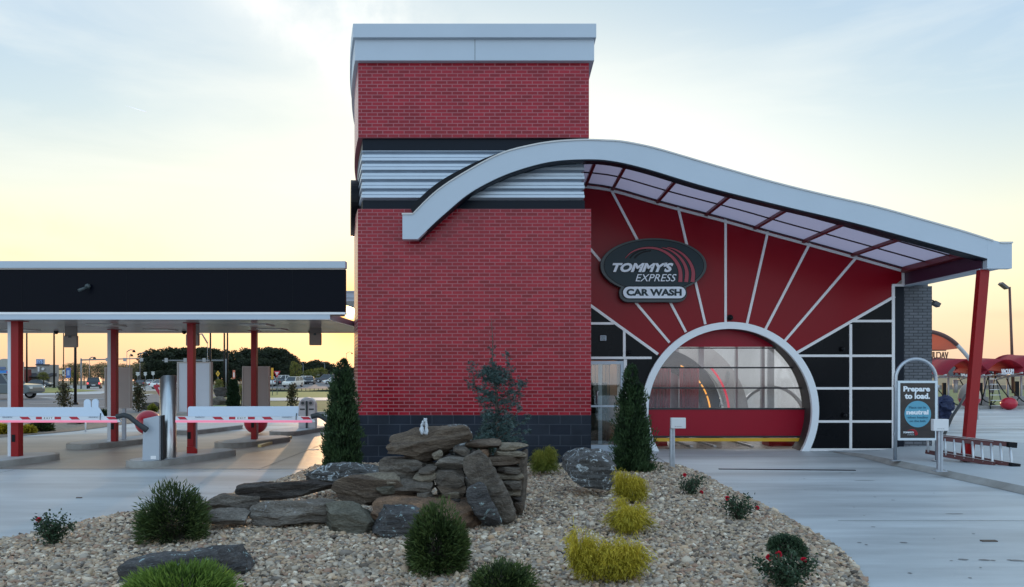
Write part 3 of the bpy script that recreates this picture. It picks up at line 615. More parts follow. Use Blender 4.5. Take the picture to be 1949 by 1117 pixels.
# ring round the opening
b = MB(); a0 = math.asin((0-cz)/RI)-0.03; k = 120; AA = [a0+(math.pi-2*a0)*i/k for i in range(k+1)]
pin = [(cx+RI*math.cos(a), cz+RI*math.sin(a)) for a in AA]; pou = [(cx+RO*math.cos(a), cz+RO*math.sin(a)) for a in AA]
n = k+1; vs = [(x, DW-.09, z) for x, z in pin]+[(x, DW-.09, z) for x, z in pou]+[(x, DW+.02, z) for x, z in pin]+[(x, DW+.02, z) for x, z in pou]
f = []
for i in range(n-1): f += [(i, i+1, n+i+1, n+i), (2*n+i, 3*n+i, 3*n+i+1, 2*n+i+1), (n+i, n+i+1, 3*n+i+1, 3*n+i), (i, 2*n+i, 2*n+i+1, i+1)]
b.add(vs, f, 0, False); b.build('opening_ring', mat('ring_white', (0.86, 0.88, 0.90), 0.4), bld)
b = MB(); vs = [(x, DW+.0, z) for x, z in pin]+[(x, DW+.50, z) for x, z in pin]; b.add(vs, [(i, n+i, n+i+1, i+1) for i in range(n-1)], 0, True); b.build('opening_reveal', mat('reveal', (0.05, 0.045, 0.045), 0.5), bld)
# rolling door in the opening
DD = 16.88; M_rail = mat('rail_black', (0.015, 0.014, 0.018), 0.4)
dx0, dx1 = X(1196, DD), X(1580, DD)
M_dred = mat('door_red', (0.34, 0.004, 0.020), 0.30, spec=.25, var=0.03)
b = MB(); b.box(dx0, dx1, DD-.03, DD+.03, Z(829, DD), Z(779.5, DD)); door = b.build('roll_door', M_dred, bld)
b = MB(); b.box(dx0, dx1, DD-.034, DD+.032, Z(660, DD), Z(600, DD)); b.build('header_panel', M_dred, door)
for y0, y1 in ((661.5, 663.5), (698.2, 701.2), (736.8, 739.8), (776.2, 779.4), (829.1, 832.4)):
    b = MB(); b.box(dx0, dx1, DD-.045, DD+.02, Z(y1, DD), Z(y0, DD)); b.build('rail', M_rail, door)
b = MB(); b.box(dx0, dx1, DD-.05, DD+.01, Z(839.6, DD), Z(833.4, DD)); b.build('bottom_bumper', mat('safety_yellow', (0.72, 0.40, 0.02), 0.4), door)
for y0, y1 in ((663.5, 698.2), (701.2, 736.8), (739.8, 776.2)):
    b = MB(); b.box(dx0, dx1, DD-.008, DD+.008, Z(y1, DD), Z(y0, DD)); b.build('window_pane', glass('door_glass', (0.94, 0.95, 0.95), 0.06, 0.8, 0.04), door)
# entry door and its little lobby
ef = MB(); a0_, a1_ = WX(1118), WX(1186.5); zt = WZ(687); zb = WZ(849)
ef.box(a0_, a1_, DW-.03, DW+.08, zt-0.07, zt); ef.box(a1_-0.07, a1_, DW-.03, DW+.08, 0.02, zt-0.07); ef.box(a0_, a1_-0.07, DW-.03, DW+.08, 0.0, 0.13); ef.box(a0_-.1, a0_+0.05, DW-.03, DW+.08, 0.13, zt-.07)
ed_ = ef.build('entry_door', M_alu, bld)
b = MB(); b.box(a0_+.05, a1_-.07, DW+.01, DW+.02, 0.13, zt-.07); b.build('window_pane', glass('entry_glass', (0.86, 0.9, 0.9), 0.02, 1.6, 0.06), ed_)
b = MB(); b.box(a0_+.05, a1_-.07, DW-.01, DW+.05, 0.98, 1.02); b.box(X(1140, DW), X(1147, DW), DW+.1, DW+.16, 0.13, zt-.07); b.build('mullion', M_alu, ed_)
b = MB(); hx = X(1136, DW); b.tube([(hx, DW-.03, 1.05), (hx, DW-.09, 1.07), (hx, DW-.09, 1.32), (hx+.05, DW-.09, 1.34)], 0.014); b.build('handle', mat('steel', (0.55, 0.55, 0.56), 0.25, 1.0), ed_)
# interior shells
M_in = mat('interior_wall', (0.62, 0.64, 0.66), 0.6, var=0.06)
b = MB(); x0, x1, y0, y1, h = 2.42, 9.3, DW+.5, 46, 3.9
b.add([(x0, y0, 0), (x0, y1, 0), (x0, y1, h), (x0, y0, h)], [(0, 1, 2, 3)]); b.add([(x1, y0, 0), (x1, y1, 0), (x1, y1, h), (x1, y0, h)], [(0, 1, 2, 3)])
b.add([(x0, y0, h), (x1, y0, h), (x1, y1, h), (x0, y1, h)], [(0, 1, 2, 3)]); b.add([(x0, y1, 0), (x1, y1, 0), (x1, y1, h), (x0, y1, h)], [(0, 1, 2, 3)])
b.build('tunnel_shell', M_in, bld)
b = MB(); b.add([(x0, DW+.3, 0.006), (x1, DW+.3, 0.006), (x1, y1, 0.006), (x0, y1, 0.006)], [(0, 1, 2, 3)]); b.build('tunnel_floor', mat('wet_floor', (0.14, 0.13, 0.11), 0.28, var=0.4), bld)
b = MB(); b.add([(1.2, 18.6, 0), (2.40, 18.6, 0), (2.40, 18.6, 3.2), (1.2, 18.6, 3.2)], [(0, 1, 2, 3)]); b.add([(2.40, DW+.26, 0), (2.40, 18.6, 0), (2.40, 18.6, 3.2), (2.40, DW+.26, 3.2)], [(0, 1, 2, 3)]); b.add([(1.2, DW+.26, 2.6), (2.4, DW+.26, 2.6), (2.4, 18.6, 2.6), (1.2, 18.6, 2.6)], [(0, 1, 2, 3)])
b.build('lobby_wall', mat('lobby_beige', (0.50, 0.37, 0.25), 0.7, var=0.1), bld)
b = MB(); b.add([(1.2, DW+.1, 0.004), (2.4, DW+.1, 0.004), (2.4, 18.6, 0.004), (1.2, 18.6, 0.004)], [(0, 1, 2, 3)]); b.build('lobby_floor', M_conc2, bld)
# outer shell of the rear building
b = MB(); b.box(9.31, 9.5, DW+.30, 46, 0, 4.1); b.box(1.52, 9.5, 46.01, 46.2, 0, 4.1); b.box(-2.4, 1.51, 20.4, 46, 0, 4.4); b.build('rear_wall', M_grey, bld)
b = MB(); rp = [(WX(x), WZ(y)) for x, y in joint]+[(9.5, 4.12)]
tp = [(x, z+0.16) for x, z in rp]; n = len(rp); vs = [(x, DW+.0, z+0.002) for x, z in rp]+[(x, DW+.0, z) for x, z in tp]+[(x, 46.2, z+0.002) for x, z in rp]+[(x, 46.2, z) for x, z in tp]
f = []
for i in range(n-1): f += [(i, i+1, n+i+1, n+i), (2*n+i, 3*n+i, 3*n+i+1, 2*n+i+1), (n+i, n+i+1, 3*n+i+1, 3*n+i), (i, 2*n+i, 2*n+i+1, i+1)]
b.add(vs, f); b.build('tunnel_roof', M_dark, bld)
# grey brick pier at the right of the wall
b = MB(); b.box(WX(1702.5)+.01, X(1772, DW+.1), DW+.06, DW+.8, -0.02, WZ(545.5)+0.02); b.build('brick_pier', M_grey, bld)
# translucent canopy over the forecourt, following the wall curve
J2 = resample([(x, y) for x, y in joint if x < 1722], 90); JW = [(WX(x), WZ(y)) for x, y in J2]
M_tr = mat('translucent_panel', (0.56, 0.47, 0.56), 0.5, trans=0.55)
b = MB(); n = len(JW); vs = [(x, DF+.31, z+0.02) for x, z in JW]+[(x, DW-.02, z+0.02) for x, z in JW]; b.add(vs, [(i, i+1, n+i+1, n+i) for i in range(n-1)], 0, True); b.build('canopy_sheet', M_tr, bld)
b = MB(); purl = [(0.28, .020), (0.62, .020), (0.985, .04)]
for t, w in purl:
    y = DF+.31+(DW-.03-DF-.31)*t
    vs = [(x, yy, z+zz) for yy in (y-w/2, y+w/2) for zz in (-0.012, 0.015) for x, z in JW]
    f = []
    for i in range(n-1): f += [(i, i+1, n+i+1, n+i), (2*n+i, 3*n+i, 3*n+i+1, 2*n+i+1), (i, 2*n+i, 2*n+i+1, i+1), (n+i, n+i+1, 3*n+i+1, 3*n+i)]
    b.add(vs, f)
b.build('purlins', mat('purlin', (0.035, 0.012, 0.018), 0.5), bld)
b = MB()
for xw in (1118, 1163, 1254, 1346, 1435, 1527, 1618):
    i = min(range(n), key=lambda k: abs(J2[k][0]-xw)); x, z = JW[i]; (xa, za), (xb, zb_) = JW[max(i-1, 0)], JW[min(i+1, n-1)]; a = math.atan2(zb_-za, xb-xa)
    b.cbox(Vector((x, (DF+.31+DW-.03)/2, z-0.02)), 0.06, DW-.03-DF-.31, 0.07, ry=-a)
x, z = JW[-1]
b.cbox(Vector((x-.04, (DF+.31+DW)/2, z-0.02)), 0.09, DW-DF-.46, 0.14, ry=R(15))
b.build('cross_beams', mat('beam_red', (0.16, 0.010, 0.016), 0.4), bld)
b = MB(); ze0, ze1 = WZ(543), WZ(508); bx0 = WX(1720)+0.01; bx1 = X(1925, DF)
b.box(bx0, bx0+.13, DF+.14, DW+.05, ze0, ze1+.02); b.box(bx0+.13, bx1-.02, DF+.14, DW+.35, ze0+0.01, ze0+.05, 1); b.box(bx1-.10, bx1-.02, DF+.14, DW+.35, ze0+.05, ze1-.05, 1); b.box(bx0-.03, bx0+.16, DF+.14, DW+.04, ze0-.02, ze0-.001, 1)
b.build('eave_beam', [mat('beam_purple', (0.055, 0.02, 0.045), 0.35), M_alu], bld)
# low wing with a pale fascia behind the tower
dR = 23.5; b = MB(); b.box(X(640, dR), X(700, dR), dR, dR+3, Z(573, dR), Z(554, dR)); b.box(X(640, dR), X(700, dR), dR-.03, dR, Z(566.5, dR), Z(564.5, dR)); b.box(X(640, dR), X(700, dR), dR-.05, dR, Z(555.5, dR), Z(553.5, dR)); b.build('rear_eave', M_alu, bld)
# leaning red column carrying the roof corner
tp_ = P(1871, 513, DF+.2); bt = G(1839.5, 884, 0.1); bt.y = DF+.0; 
bt = Vector((X(1840, DF+.05), DF+.05, 0.10)); tp_ = Vector((X(1871, DF+.2), DF+.2, ze0-.02))
b = MB(); b.bar(bt, tp_, 0.175, 0.13, up=(0, 1, 0)); c_ = b.build('leaning_column', mat('column_red', (0.33, 0.008, 0.010), 0.32, col2=(0.28, 0.006, 0.008), vscale=1.2, spec=.3), bld, bevel=0.006)
# ================================================================ ON AND IN THE BUILDING
# oval shop sign on the sunburst wall
def oval(cx_, cz_, a, b_, n=64, a0=0, a1=2*math.pi): return [(cx_+a*math.cos(a0+(a1-a0)*i/n), cz_+b_*math.sin(a0+(a1-a0)*i/n)) for i in range(n+(0 if abs(a1-a0-2*math.pi) < 1e-6 else 1))]
M_sg = mat('sign_grey', (0.022, 0.038, 0.046), 0.45, var=0.08, spec=.25); M_sg2 = mat('sign_rim', (0.048, 0.062, 0.064), 0.45); M_sl = mat('sign_silver', (0.78, 0.82, 0.88), 0.4); M_sr = mat('sign_red', (0.36, 0.035, 0.06), 0.4); M_sk = mat('sign_black', (0.005, 0.005, 0.007), 0.4, spec=.2)
def sign_panel(name, label, M, px=lambda x: WX(x), pz=lambda y: WZ(y), y=0.0, loc=None, full=True, s=1.0):
    pass
sd_ = DW-0.20; SX = lambda x: X(1130+x/7.448, sd_); SZ = lambda y: Z(440+y/7.448, sd_)   # pixels of the close view of the sign
sg = thing('shop_sign', 'dark oval wall sign with pale lettering and red arches on the sunburst wall', 'sign', (SX(850), sd_, SZ(1000)))
def sign_outline(grow):
    pts = []; ex, ez, ea, eb = SX(845), SZ(490), (SX(1600)-SX(92))/2, (SZ(100)-SZ(880))/2
    half = (SX(1322+0)-SX(355))/2; pc = (SX(1322)+SX(355))/2; pt = SZ(880); pb = SZ(1008)
    n = 160
    import itertools
    for i in range(n):
        a = 2*math.pi*i/n; dx_, dz_ = math.cos(a), math.sin(a)
        # union of oval and rounded bar, seen from the oval centre
        r1 = 1/math.sqrt((dx_/(ea+grow))**2+(dz_/(eb+grow))**2); r = r1
        if dz_ < 0:
            best = 0; rr = (SZ(790-40)-pb)/2+grow; zc_ = (SZ(790-40)+pb)/2
            for k in range(260):
                t = k*0.006; x_, z_ = ex+dx_*t, ez+dz_*t; q = max(0, abs(x_-pc)-(half-rr+grow)); w = math.hypot(q, z_-zc_)
                if w <= rr: best = t
            r = max(r1, best)
        pts.append((ex+dx_*r, ez+dz_*r))
    return pts
b = MB(); b.prism(sign_outline(0), sd_-.02, DW-.02, 'Y'); b.build('sign_body', M_sg2, sg, bevel=0.008)
b = MB(); ex, ez = SX(850), SZ(490); b.prism(oval(ex, ez, (SX(1562)-SX(140))/2, (SZ(130)-SZ(865))/2), sd_-.024, sd_-.02, 'Y'); b.build('black_line', M_sk, sg)
b = MB(); b.prism(oval(ex, ez, (SX(1554)-SX(152))/2, (SZ(142)-SZ(857))/2), sd_-.028, sd_-.024, 'Y'); b.build('oval_face', M_sg, sg)
def pill(x0, x1, z0, z1, k=10):
    r = (z1-z0)/2; c = (z0+z1)/2; return [(x1-r+r*math.cos(-math.pi/2+math.pi*i/k), c+r*math.sin(-math.pi/2+math.pi*i/k)) for i in range(k+1)]+[(x0+r+r*math.cos(math.pi/2+math.pi*i/k), c+r*math.sin(math.pi/2+math.pi*i/k)) for i in range(k+1)]
b = MB(); b.prism(pill(SX(398), SX(1312), SZ(966), SZ(776)), sd_-.034, sd_-.02, 'Y'); b.build('black_line', M_sk, sg)
b = MB(); b.prism(pill(SX(412), SX(1299), SZ(953), SZ(788)), sd_-.040, sd_-.034, 'Y'); b.build('plaque', M_sl, sg)
b = MB(); add_text(b, 'CAR WASH', SX(460), SX(1240), SZ(918), SZ(820), sd_-.040, .01, 0.045); b.build('lettering', M_sg, sg)
b = MB(); add_text(b, "TOMMY'S", SX(256), SX(1130), SZ(590), SZ(442), sd_-.028, .006, 0.075, 0.32); b.build('letter_shadow', M_sk, sg)
b = MB(); add_text(b, "TOMMY'S", SX(262), SX(1124), SZ(583), SZ(449), sd_-.034, .008, 0.05, 0.32); b.build('lettering', M_sl, sg)
b = MB(); add_text(b, "EXPRESS", SX(582), SX(1174), SZ(720), SZ(604), sd_-.028, .006, 0.025, 0.30); b.build('letter_shadow', M_sk, sg)
b = MB(); add_text(b, "EXPRESS", SX(588), SX(1168), SZ(714), SZ(610), sd_-.034, .008, 0.002, 0.30); b.build('lettering', M_sl, sg)
def swoosh(b, ctr, wid, y0, y1, mi=0):
    ctr = smooth_line(ctr, 6); n = len(ctr); A = []; B = []
    for i, (x, y) in enumerate(ctr):
        (xa, ya), (xb, yb) = ctr[max(i-1, 0)], ctr[min(i+1, n-1)]; l = math.hypot(xb-xa, yb-ya); nx, ny = -(yb-ya)/l, (xb-xa)/l
        t = i/(n-1); w = wid(t)/2; A.append((SX(x+nx*w), SZ(y+ny*w))); B.append((SX(x-nx*w), SZ(y-ny*w)))
    vs = [(x, y0, z) for x, z in A]+[(x, y0, z) for x, z in B]+[(x, y1, z) for x, z in A]+[(x, y1, z) for x, z in B]; f = []
    for i in range(n-1): f += [(i, i+1, n+i+1, n+i), (i, 2*n+i, 2*n+i+1, i+1), (n+i, n+i+1, 3*n+i+1, 3*n+i)]
    f += [(0, n, 3*n, 2*n), (n-1, 3*n-1, 4*n-1, 2*n-1) if False else (n-1, 2*n-1, 4*n-1, 3*n-1)]
    b.add(vs, f, mi)
sw = [([(445, 385), (520, 310), (640, 255), (790, 238), (930, 262), (1060, 330), (1160, 430), (1220, 560), (1222, 722)], lambda t: 6+50*t),
      ([(960, 238), (1060, 262), (1180, 340), (1270, 450), (1315, 580), (1305, 722)], lambda t: 5+50*t**.8),
      ([(1040, 234), (1150, 262), (1270, 340), (1360, 450), (1405, 580), (1395, 722)], lambda t: 5+50*t**.8),
      ([(508, 385), (560, 330), (640, 285), (740, 262)], lambda t: 10-6*t), ([(572, 385), (620, 340), (700, 300), (810, 280)], lambda t: 12-8*t)]
for i, (c_, w_) in enumerate(sw):
    b = MB(); swoosh(b, c_, lambda t: w_(t)+16, sd_-.034, sd_-.026); b.build('arch_shadow', M_sk, sg)
    if i < 3: b = MB(); swoosh(b, c_, w_, sd_-.040, sd_-.033); b.build('red_arch', M_sr, sg)
# dark oval sign edge-on on the left flank of the tower
b = MB(); yc, zc_ = 15.6, Z(390, 15.2); xs = TX0+side_x(1.6)+.13
Ms = Matrix.Translation((xs-0.10, yc, zc_)) @ Matrix.Rotation(-math.atan(0.23), 4, 'Z').inverted() if False else Matrix.Translation((xs-0.04, yc, zc_)) @ Matrix.Rotation(math.atan(0.226), 4, 'Z')
b.prism([(math.cos(a)*0.98, math.sin(a)*0.56) for a in np.linspace(0, 2*math.pi, 49)[:-1]], -0.16, 0.0, 'X', 0, Ms)
b.build('side_sign', M_sk, loc=(xs, yc, zc_), label='black oval sign seen edge-on high on the left flank of the tower', cat='sign', bevel=0.01)
# small things on the wall
b = MB(); y0 = DW-.006; b.prism([(-.07, -.06), (.07, -.06), (.07, .06), (-.07, .06)], -.06, 0, 'Y', 0, Matrix.Translation((WX(1147.5), y0, WZ(643.5))))
v = b.build('wall_vent', M_alu, loc=(WX(1147.5), y0, WZ(643.5)), bevel=0.012, label='small pale louvred vent on the black panel above the entry door', cat='vent')
b = MB()
for i in range(5): b.box(WX(1147.5)-.052, WX(1147.5)+.052, y0-.064, y0-.058, WZ(643.5)-.045+i*.02, WZ(643.5)-.035+i*.02)
b.build('louvres', M_sg2, v)
def wall_dome(x, y, label, d=DW-.006, r=.065):
    b = MB(); c = P(x, y, d); b.disc((c.x, d-.03, c.z), r*.9, 'Y', 20, .03); b.sphere((c.x, d-.045, c.z), r*.8, 16, 10)
    b.build('camera_or_reflection_dome', M_sk, loc=c, label=label, cat='camera')
wall_dome(1389, 604.5, 'black dome camera just above the top of the white ring', r=.075); wall_dome(1197, 671, 'black dome camera on the black panel left of the ring'); wall_dome(1602, 664, 'black dome for a faint reflection in the panels right of the ring, upper one'); wall_dome(1606, 790, 'black dome for a faint reflection in the panels right of the ring, lower one')  # last two are solid domes added in place of faint reflections in the panels
fl_ = thing('floodlight', 'small dark floodlight sticking out from the grey brick pier', 'light', (X(1773, DW+.3), DW+.3, Z(575, DW+.3)))
b = MB(); y = DW+.3; b.tube([P(1771, 571, y), P(1776, 572, y), P(1779, 576, y)], .018); b.build('bracket', M_sg2, fl_)
b = MB(); b.cbox(P(1781.5, 578.5, y), .15, .14, .10, ry=R(28)); b.build('lamp_head', mat('lamp_grey', (0.08, 0.075, 0.08), 0.5), fl_, bevel=.01)
# ---------------- inside the wash
def ring_arch(name, label, cxp, cyp, ro, ri, d, depth, m, cat, a0=0.0, a1=math.pi, floor=True):
    c = P(cxp, cyp, d); s = d/F; b = MB(); k = 60; AA = [a0+(a1-a0)*i/k for i in range(k+1)]; pin = [(c.x+ri*s*math.cos(a), c.z+ri*s*math.sin(a)) for a in AA]; pou = [(c.x+ro*s*math.cos(a), c.z+ro*s*math.sin(a)) for a in AA]
    if floor: pin = [(pin[0][0], 0.01)]+pin+[(pin[-1][0], 0.01)]; pou = [(pou[0][0], 0.01)]+pou+[(pou[-1][0], 0.01)]
    n = len(pin); vs = [(x, d, z) for x, z in pin]+[(x, d, z) for x, z in pou]+[(x, d+depth, z) for x, z in pin]+[(x, d+depth, z) for x, z in pou]; f = []
    for i in range(n-1): f += [(i, i+1, n+i+1, n+i), (2*n+i, 3*n+i, 3*n+i+1, 2*n+i+1), (n+i, n+i+1, 3*n+i+1, 3*n+i), (i, 2*n+i, 2*n+i+1, i+1)]
    f += [(0, n, 3*n, 2*n), (n-1, 2*n-1, 4*n-1, 3*n-1)]; b.add(vs, f); return b
M_arch = mat('arch_grey', (0.36, 0.35, 0.35), 0.5, var=0.1)
b = ring_arch('', '', 1258, 800, 168, 128, 21.5, .35, M_arch, ''); b.build('wash_arch', M_arch, loc=P(1258, 850, 21.5), label='broad pale grey arch inside the tunnel, nearest the right hand white wall', cat='arch')
fa_ = thing('foam_arch', 'dark equipment arch inside the tunnel with amber and red light strips', 'arch', P(1246, 850, 19.5))
b = ring_arch('', '', 1246, 790, 128, 88, 19.5, .5, None, ''); b.build('arch_frame', mat('arch_dark', (0.075, 0.072, 0.074), 0.4, var=0.2), fa_)
b = ring_arch('', '', 1246, 790, 106, 103.5, 19.44, .05, None, '', R(18), R(72), False)
for a in ((8, 20), (22, 33), (35, 46), (48, 62)):
    b = ring_arch('', '', 1246, 790, 107.6, 105.6, 19.44, .05, None, '', R(a[0]), R(a[1]), False); b.build('amber_light', mat('amber_glow', (0.9, 0.5, 0.1), 0.5, emit=(1.0, 0.42, 0.06), estr=1.1), fa_)
b = ring_arch('', '', 1254, 790, 136, 132.8, 19.40, .06, None, '', R(4), R(42), False); b.build('red_light', mat('red_glow', (0.8, 0.05, 0.1), 0.5, emit=(0.85, 0.03, 0.08), estr=.55), fa_)
b = MB(); Mt = Matrix.Translation(P(1380, 775, 19.44)) @ Matrix.Rotation(R(83), 4, 'Y').inverted() @ Matrix.Identity(4)
Mt = Matrix.Translation(P(1379, 776, 19.44)) @ Matrix.Rotation(R(-80), 4, 'Y')
add_text(b, 'Toppa Sudz', 0, 0.98, -0.02, 0.15, 0, .01, 0.02, 0.1, M=Mt); b.build('lettering', mat('ltr_pale', (0.42, 0.50, 0.50), 0.5), fa_)
M_br = mat('brush_red', (0.42, 0.02, 0.035), 0.9, col2=(0.22, 0.012, 0.022), vscale=6, stretch=(5, 5, .4))
for (x0, x1, y0, y1, d, lb) in ((1222, 1274, 700, 850, 18.6, 'left'), (1295, 1328, 700, 850, 19.0, 'right')):
    b = MB(); n = 26; xs_ = np.linspace(X(x0, d), X(x1, d), n)
    for i in range(n): b.tube([(xs_[i], d+.08*math.sin(i*1.9), Z(y0, d)), (xs_[i]+.01*math.sin(i), d+.1*math.sin(i*2.3), .3)], .03, 5)
    b.build('wash_curtain', M_br, loc=P((x0+x1)/2, 850, d), label='dark red cloth wash curtain hanging inside the tunnel, %s' % ('behind the tall conifer' if lb == 'left' else 'under the amber lights'), cat='curtain', kind=None)
M_st = mat('stainless', (0.42, 0.42, 0.43), 0.3, 0.9, var=0.1)
for x0, x1, d, lb in ((1276, 1292, 19.6, 'between the two red wash curtains'), (1330, 1340, 20.2, 'right of the red wash curtains'), (1449, 1456, 21.0, 'standing against the white wall at right, thinner one'), (1462, 1474, 22.5, 'standing against the white wall at right, thicker one'), (1400, 1405, 20.5, 'just right of the red light strip')):
    b = MB(); b.box(X(x0, d), X(x1, d), d, d+.12, 0.01, 3.1); b.box(X(x0, d)-.04, X(x1, d)+.04, d-.03, d+.16, .01, .06); b.build('machine_post', M_st, loc=P((x0+x1)/2, 850, d), label='stainless machine post in the tunnel '+lb, cat='post', bevel=.01)
for cxp, ro, ri, d, lb in ((1250, 118, 112, 24.0, 'slim chrome hoop behind the amber lights'), (1470, 66, 61, 23.0, 'slim chrome hoop before the white wall at right')):
    b = ring_arch('', '', cxp, 800, ro, ri, d, .12, None, ''); b.build('machine_hoop', M_st, loc=P(cxp, 850, d), label=lb+' inside the tunnel', cat='hoop')
M_lit = mat('lamp_glow', (1, 1, .9), 0.5, emit=(1.0, 0.93, 0.75), estr=5.0)
for x, y, d, w, h, lb in ((1297, 682, 22, .09, .12, 'upper left behind the door glass'), (1279, 722, 24, .11, .22, 'over the left red wash curtain'), (1452, 671, 26, .05, .12, 'at the top of the thin post'), (1366, 765, 20.1, .12, .24, 'low by the lettering'), (1466, 716, 27, .22, .12, 'on the right wall')):
    b = MB(); c = P(x, y, d); b.prism([(-w/2, -h/2), (w/2, -h/2), (w/2, h/2), (-w/2, h/2)], 0, .05, 'Y', 0, Matrix.Translation(c)); b.prism([(-w/2-.02, -h/2-.02), (w/2+.02, -h/2-.02), (w/2+.02, h/2+.02), (-w/2-.02, h/2+.02)], .051, .09, 'Y', 1, Matrix.Translation(c)); b.build('tunnel_lamp', [M_lit, M_sg2], loc=c, label='small lit lamp inside the wash tunnel, '+lb, cat='lamp')
M_cv = mat('roller_red', (0.22, 0.008, 0.012), 0.4)
for x, lb in ((1243, 'left'), (1487, 'right')):
    d = 17.7; b = MB(); b.tube([P(x-30, 850, d), P(x+24, 850, d)], [.30*.9, .22], 20); b.build('wheel_roller', M_cv, loc=P(x, 857, d), label='dark red rounded guide roller under the door at the %s foot of the ring' % lb, cat='roller')
cvn = thing('conveyor', 'steel conveyor rails running into the tunnel under the door', 'conveyor', (5.2, 17.4, 0))
for xo in (0, .5, 1.3):
    b = MB(); b.bar((4.2+xo*1.1, 17.2, .03), (3.6+xo*1.1, 30, .03), .07, .03); b.build('rail', M_st, cvn)
def area(loc, e, sx, sy, col, rot=(0, 0, 0)):
    l = bpy.data.lights.new('tunnel_lamp_light', 'AREA'); l.energy = e; l.shape = 'RECTANGLE'; l.size = sx; l.size_y = sy; l.color = col; o = bpy.data.objects.new('tunnel_lamp_light', l); COL.objects.link(o); o.location = loc; o.rotation_euler = rot
area((5.8, 23, 3.8), 380, 4.5, 9, (0.97, 0.98, 1.0)); area((5.8, 36, 3.8), 320, 4.5, 12, (0.98, 0.98, 1.0)); area((1.9, 17.6, 2.55), 7, .8, .8, (1.0, .75, .5))
# lobby furniture seen through the entry door
b = MB(); b.box(1.75, 2.33, 18.0, 18.4, .75, 1.5); b.box(1.78, 2.3, 18.02, 18.38, .0, .75, 1); b.build('counter', [M_sk, M_sg2], loc=(2, 18.2, 0), label='black counter inside the lobby seen through the glass entry door', cat='counter', bevel=.01)
b = MB(); b.tube([(1.6, 17.6, 1.95), (2.36, 17.6, 1.95)], .02)
for i in range(9): b.tube([(1.65+i*.085, 17.6, 1.2), (1.65+i*.085, 17.6, 1.95)], .009, 6)
b.build('railing', M_sk, loc=(2, 17.6, 1.2), label='thin black railing behind the entry door glass', cat='railing')
# ================================================================ FRONT POSTS, SIGN AND LADDER
M_galv = mat('galvanised', (0.45, 0.48, 0.52), 0.38, 0.75, var=0.1, vscale=12)
M_plate = mat('plate_white', (0.72, 0.70, 0.70), 0.45, var=0.03)
def sensor_post(x0, ytop, yb, px0, px1, py0, py1, d, zb, label):
    t = thing('sensor_post', label, 'post', (X(x0, d), d, zb)); b = MB(); w = .085
    b.box(X(x0, d)-w/2, X(x0, d)-.008, d-.03, d+.03, zb, Z(ytop, d)); b.box(X(x0, d)+.008, X(x0, d)+w/2, d-.03, d+.03, zb, Z(ytop, d)); b.box(X(x0, d)-.008, X(x0, d)+.008, d-.02, d+.03, zb, Z(ytop, d)); b.build('post', M_galv, t, bevel=.004)
    b = MB(); b.cbox((X(x0, d), d, zb+.006), .19, .16, .012); b.build('base_plate', M_galv, t, bevel=.003)
    b = MB(); b.box(X(px0, d), X(px1, d), d-.12, d-.03, Z(py1, d), Z(py0, d)); o = b.build('box', M_plate, t, bevel=.008)
    b = MB()
    for i in range(4): b.cbox((X(px0+8+3.5*i, d), d-.121, Z(py1-4, d)), .02, .002, .006)
    b.build('marks', M_sg2, o)
    for sx in (-.11, .11): b = MB(); b.tube([(X(x0, d)+sx*.7, d-.05, zb), (X(x0, d)+sx*.7, d-.05, zb+.035)], .012, 6); b.build('bolt', M_galv, t)
p = G(1280, 891, 0.05); sensor_post(1279.5, 815, 891, 1274.5, 1302.5, 794.5, 814.5, p.y, .03, 'galvanised post with a white box standing at the left edge of the drive')
p = G(1788, 897, 0.10); sensor_post(1788.5, 819, 897, 1769.5, 1798, 797, 819, p.y, .10, 'galvanised post with a white box standing in front of the loading sign')
# loading sign in a hooped steel frame
dS = (H-.1)*F/(877-HY); ls = thing('hoop_sign', 'black loading instruction board hung in a hooped steel pipe frame before the grey pier', 'sign', (X(1743, dS), dS, .1))
hp = [P(1703.5, 877, dS)]+[P(1743+(-39+.5)*math.cos(a)*1.0, 722-39*math.sin(a), dS) for a in np.linspace(0.0, math.pi, 22)]+[P(1783.5, 877, dS)]
hp[0].z = .1; hp[-1].z = .1
hp[0].x = X(1703.8, dS); b = MB(); b.tube(hp, .033, 12); b.build('hoop_frame', M_galv, ls)
x0, x1, z0, z1 = X(1706.5, dS), X(1781.5, dS), Z(837.5, dS), Z(724.5, dS)
b = MB(); w = .042
b.box(x0, x1, dS-.05, dS+.03, z1-w, z1); b.box(x0, x1, dS-.05, dS+.03, z0, z0+w); b.box(x0, x0+w, dS-.05, dS+.03, z0+w, z1-w); b.box(x1-w, x1, dS-.05, dS+.03, z0+w, z1-w); b.build('frame', mat('frame_pale', (0.66, .72, .76), .4), ls)
b = MB(); b.box(x0+w, x1-w, dS-.035, dS+.02, z0+w, z1-w); b.build('board', mat('board_black', (0.022, 0.017, 0.016), 0.22, col2=(0.045, 0.033, 0.028), vscale=3, stretch=(1, 1, 3)), ls)
LX = lambda x: X(1690+x/8.59, dS); LZ = lambda y: Z(720+y/8.59, dS); M_w = mat('print_white', (0.80, 0.82, 0.85), 0.5)
b = MB(); add_text(b, 'Prepare', LX(236), LX(672), LZ(240), LZ(127), dS-.035, .003, .045); add_text(b, 'to load.', LX(258), LX(670), LZ(335), LZ(240), dS-.035, .003, .045); b.build('heading', M_w, ls)
b = MB(); b.disc((LX(470), dS-.0385, LZ(582)), (LX(686)-LX(254))/2, 'Y', 48, .003); b.build('blue_disc', mat('print_blue', (0.10, 0.34, 0.46), 0.45), ls)
b = MB(); add_text(b, 'neutral', LX(282), LX(644), LZ(590), LZ(512), dS-.040, .003, .05); b.build('heading', M_w, ls)
b = MB(); M_n = mat('print_navy', (0.02, 0.10, 0.16), 0.5)
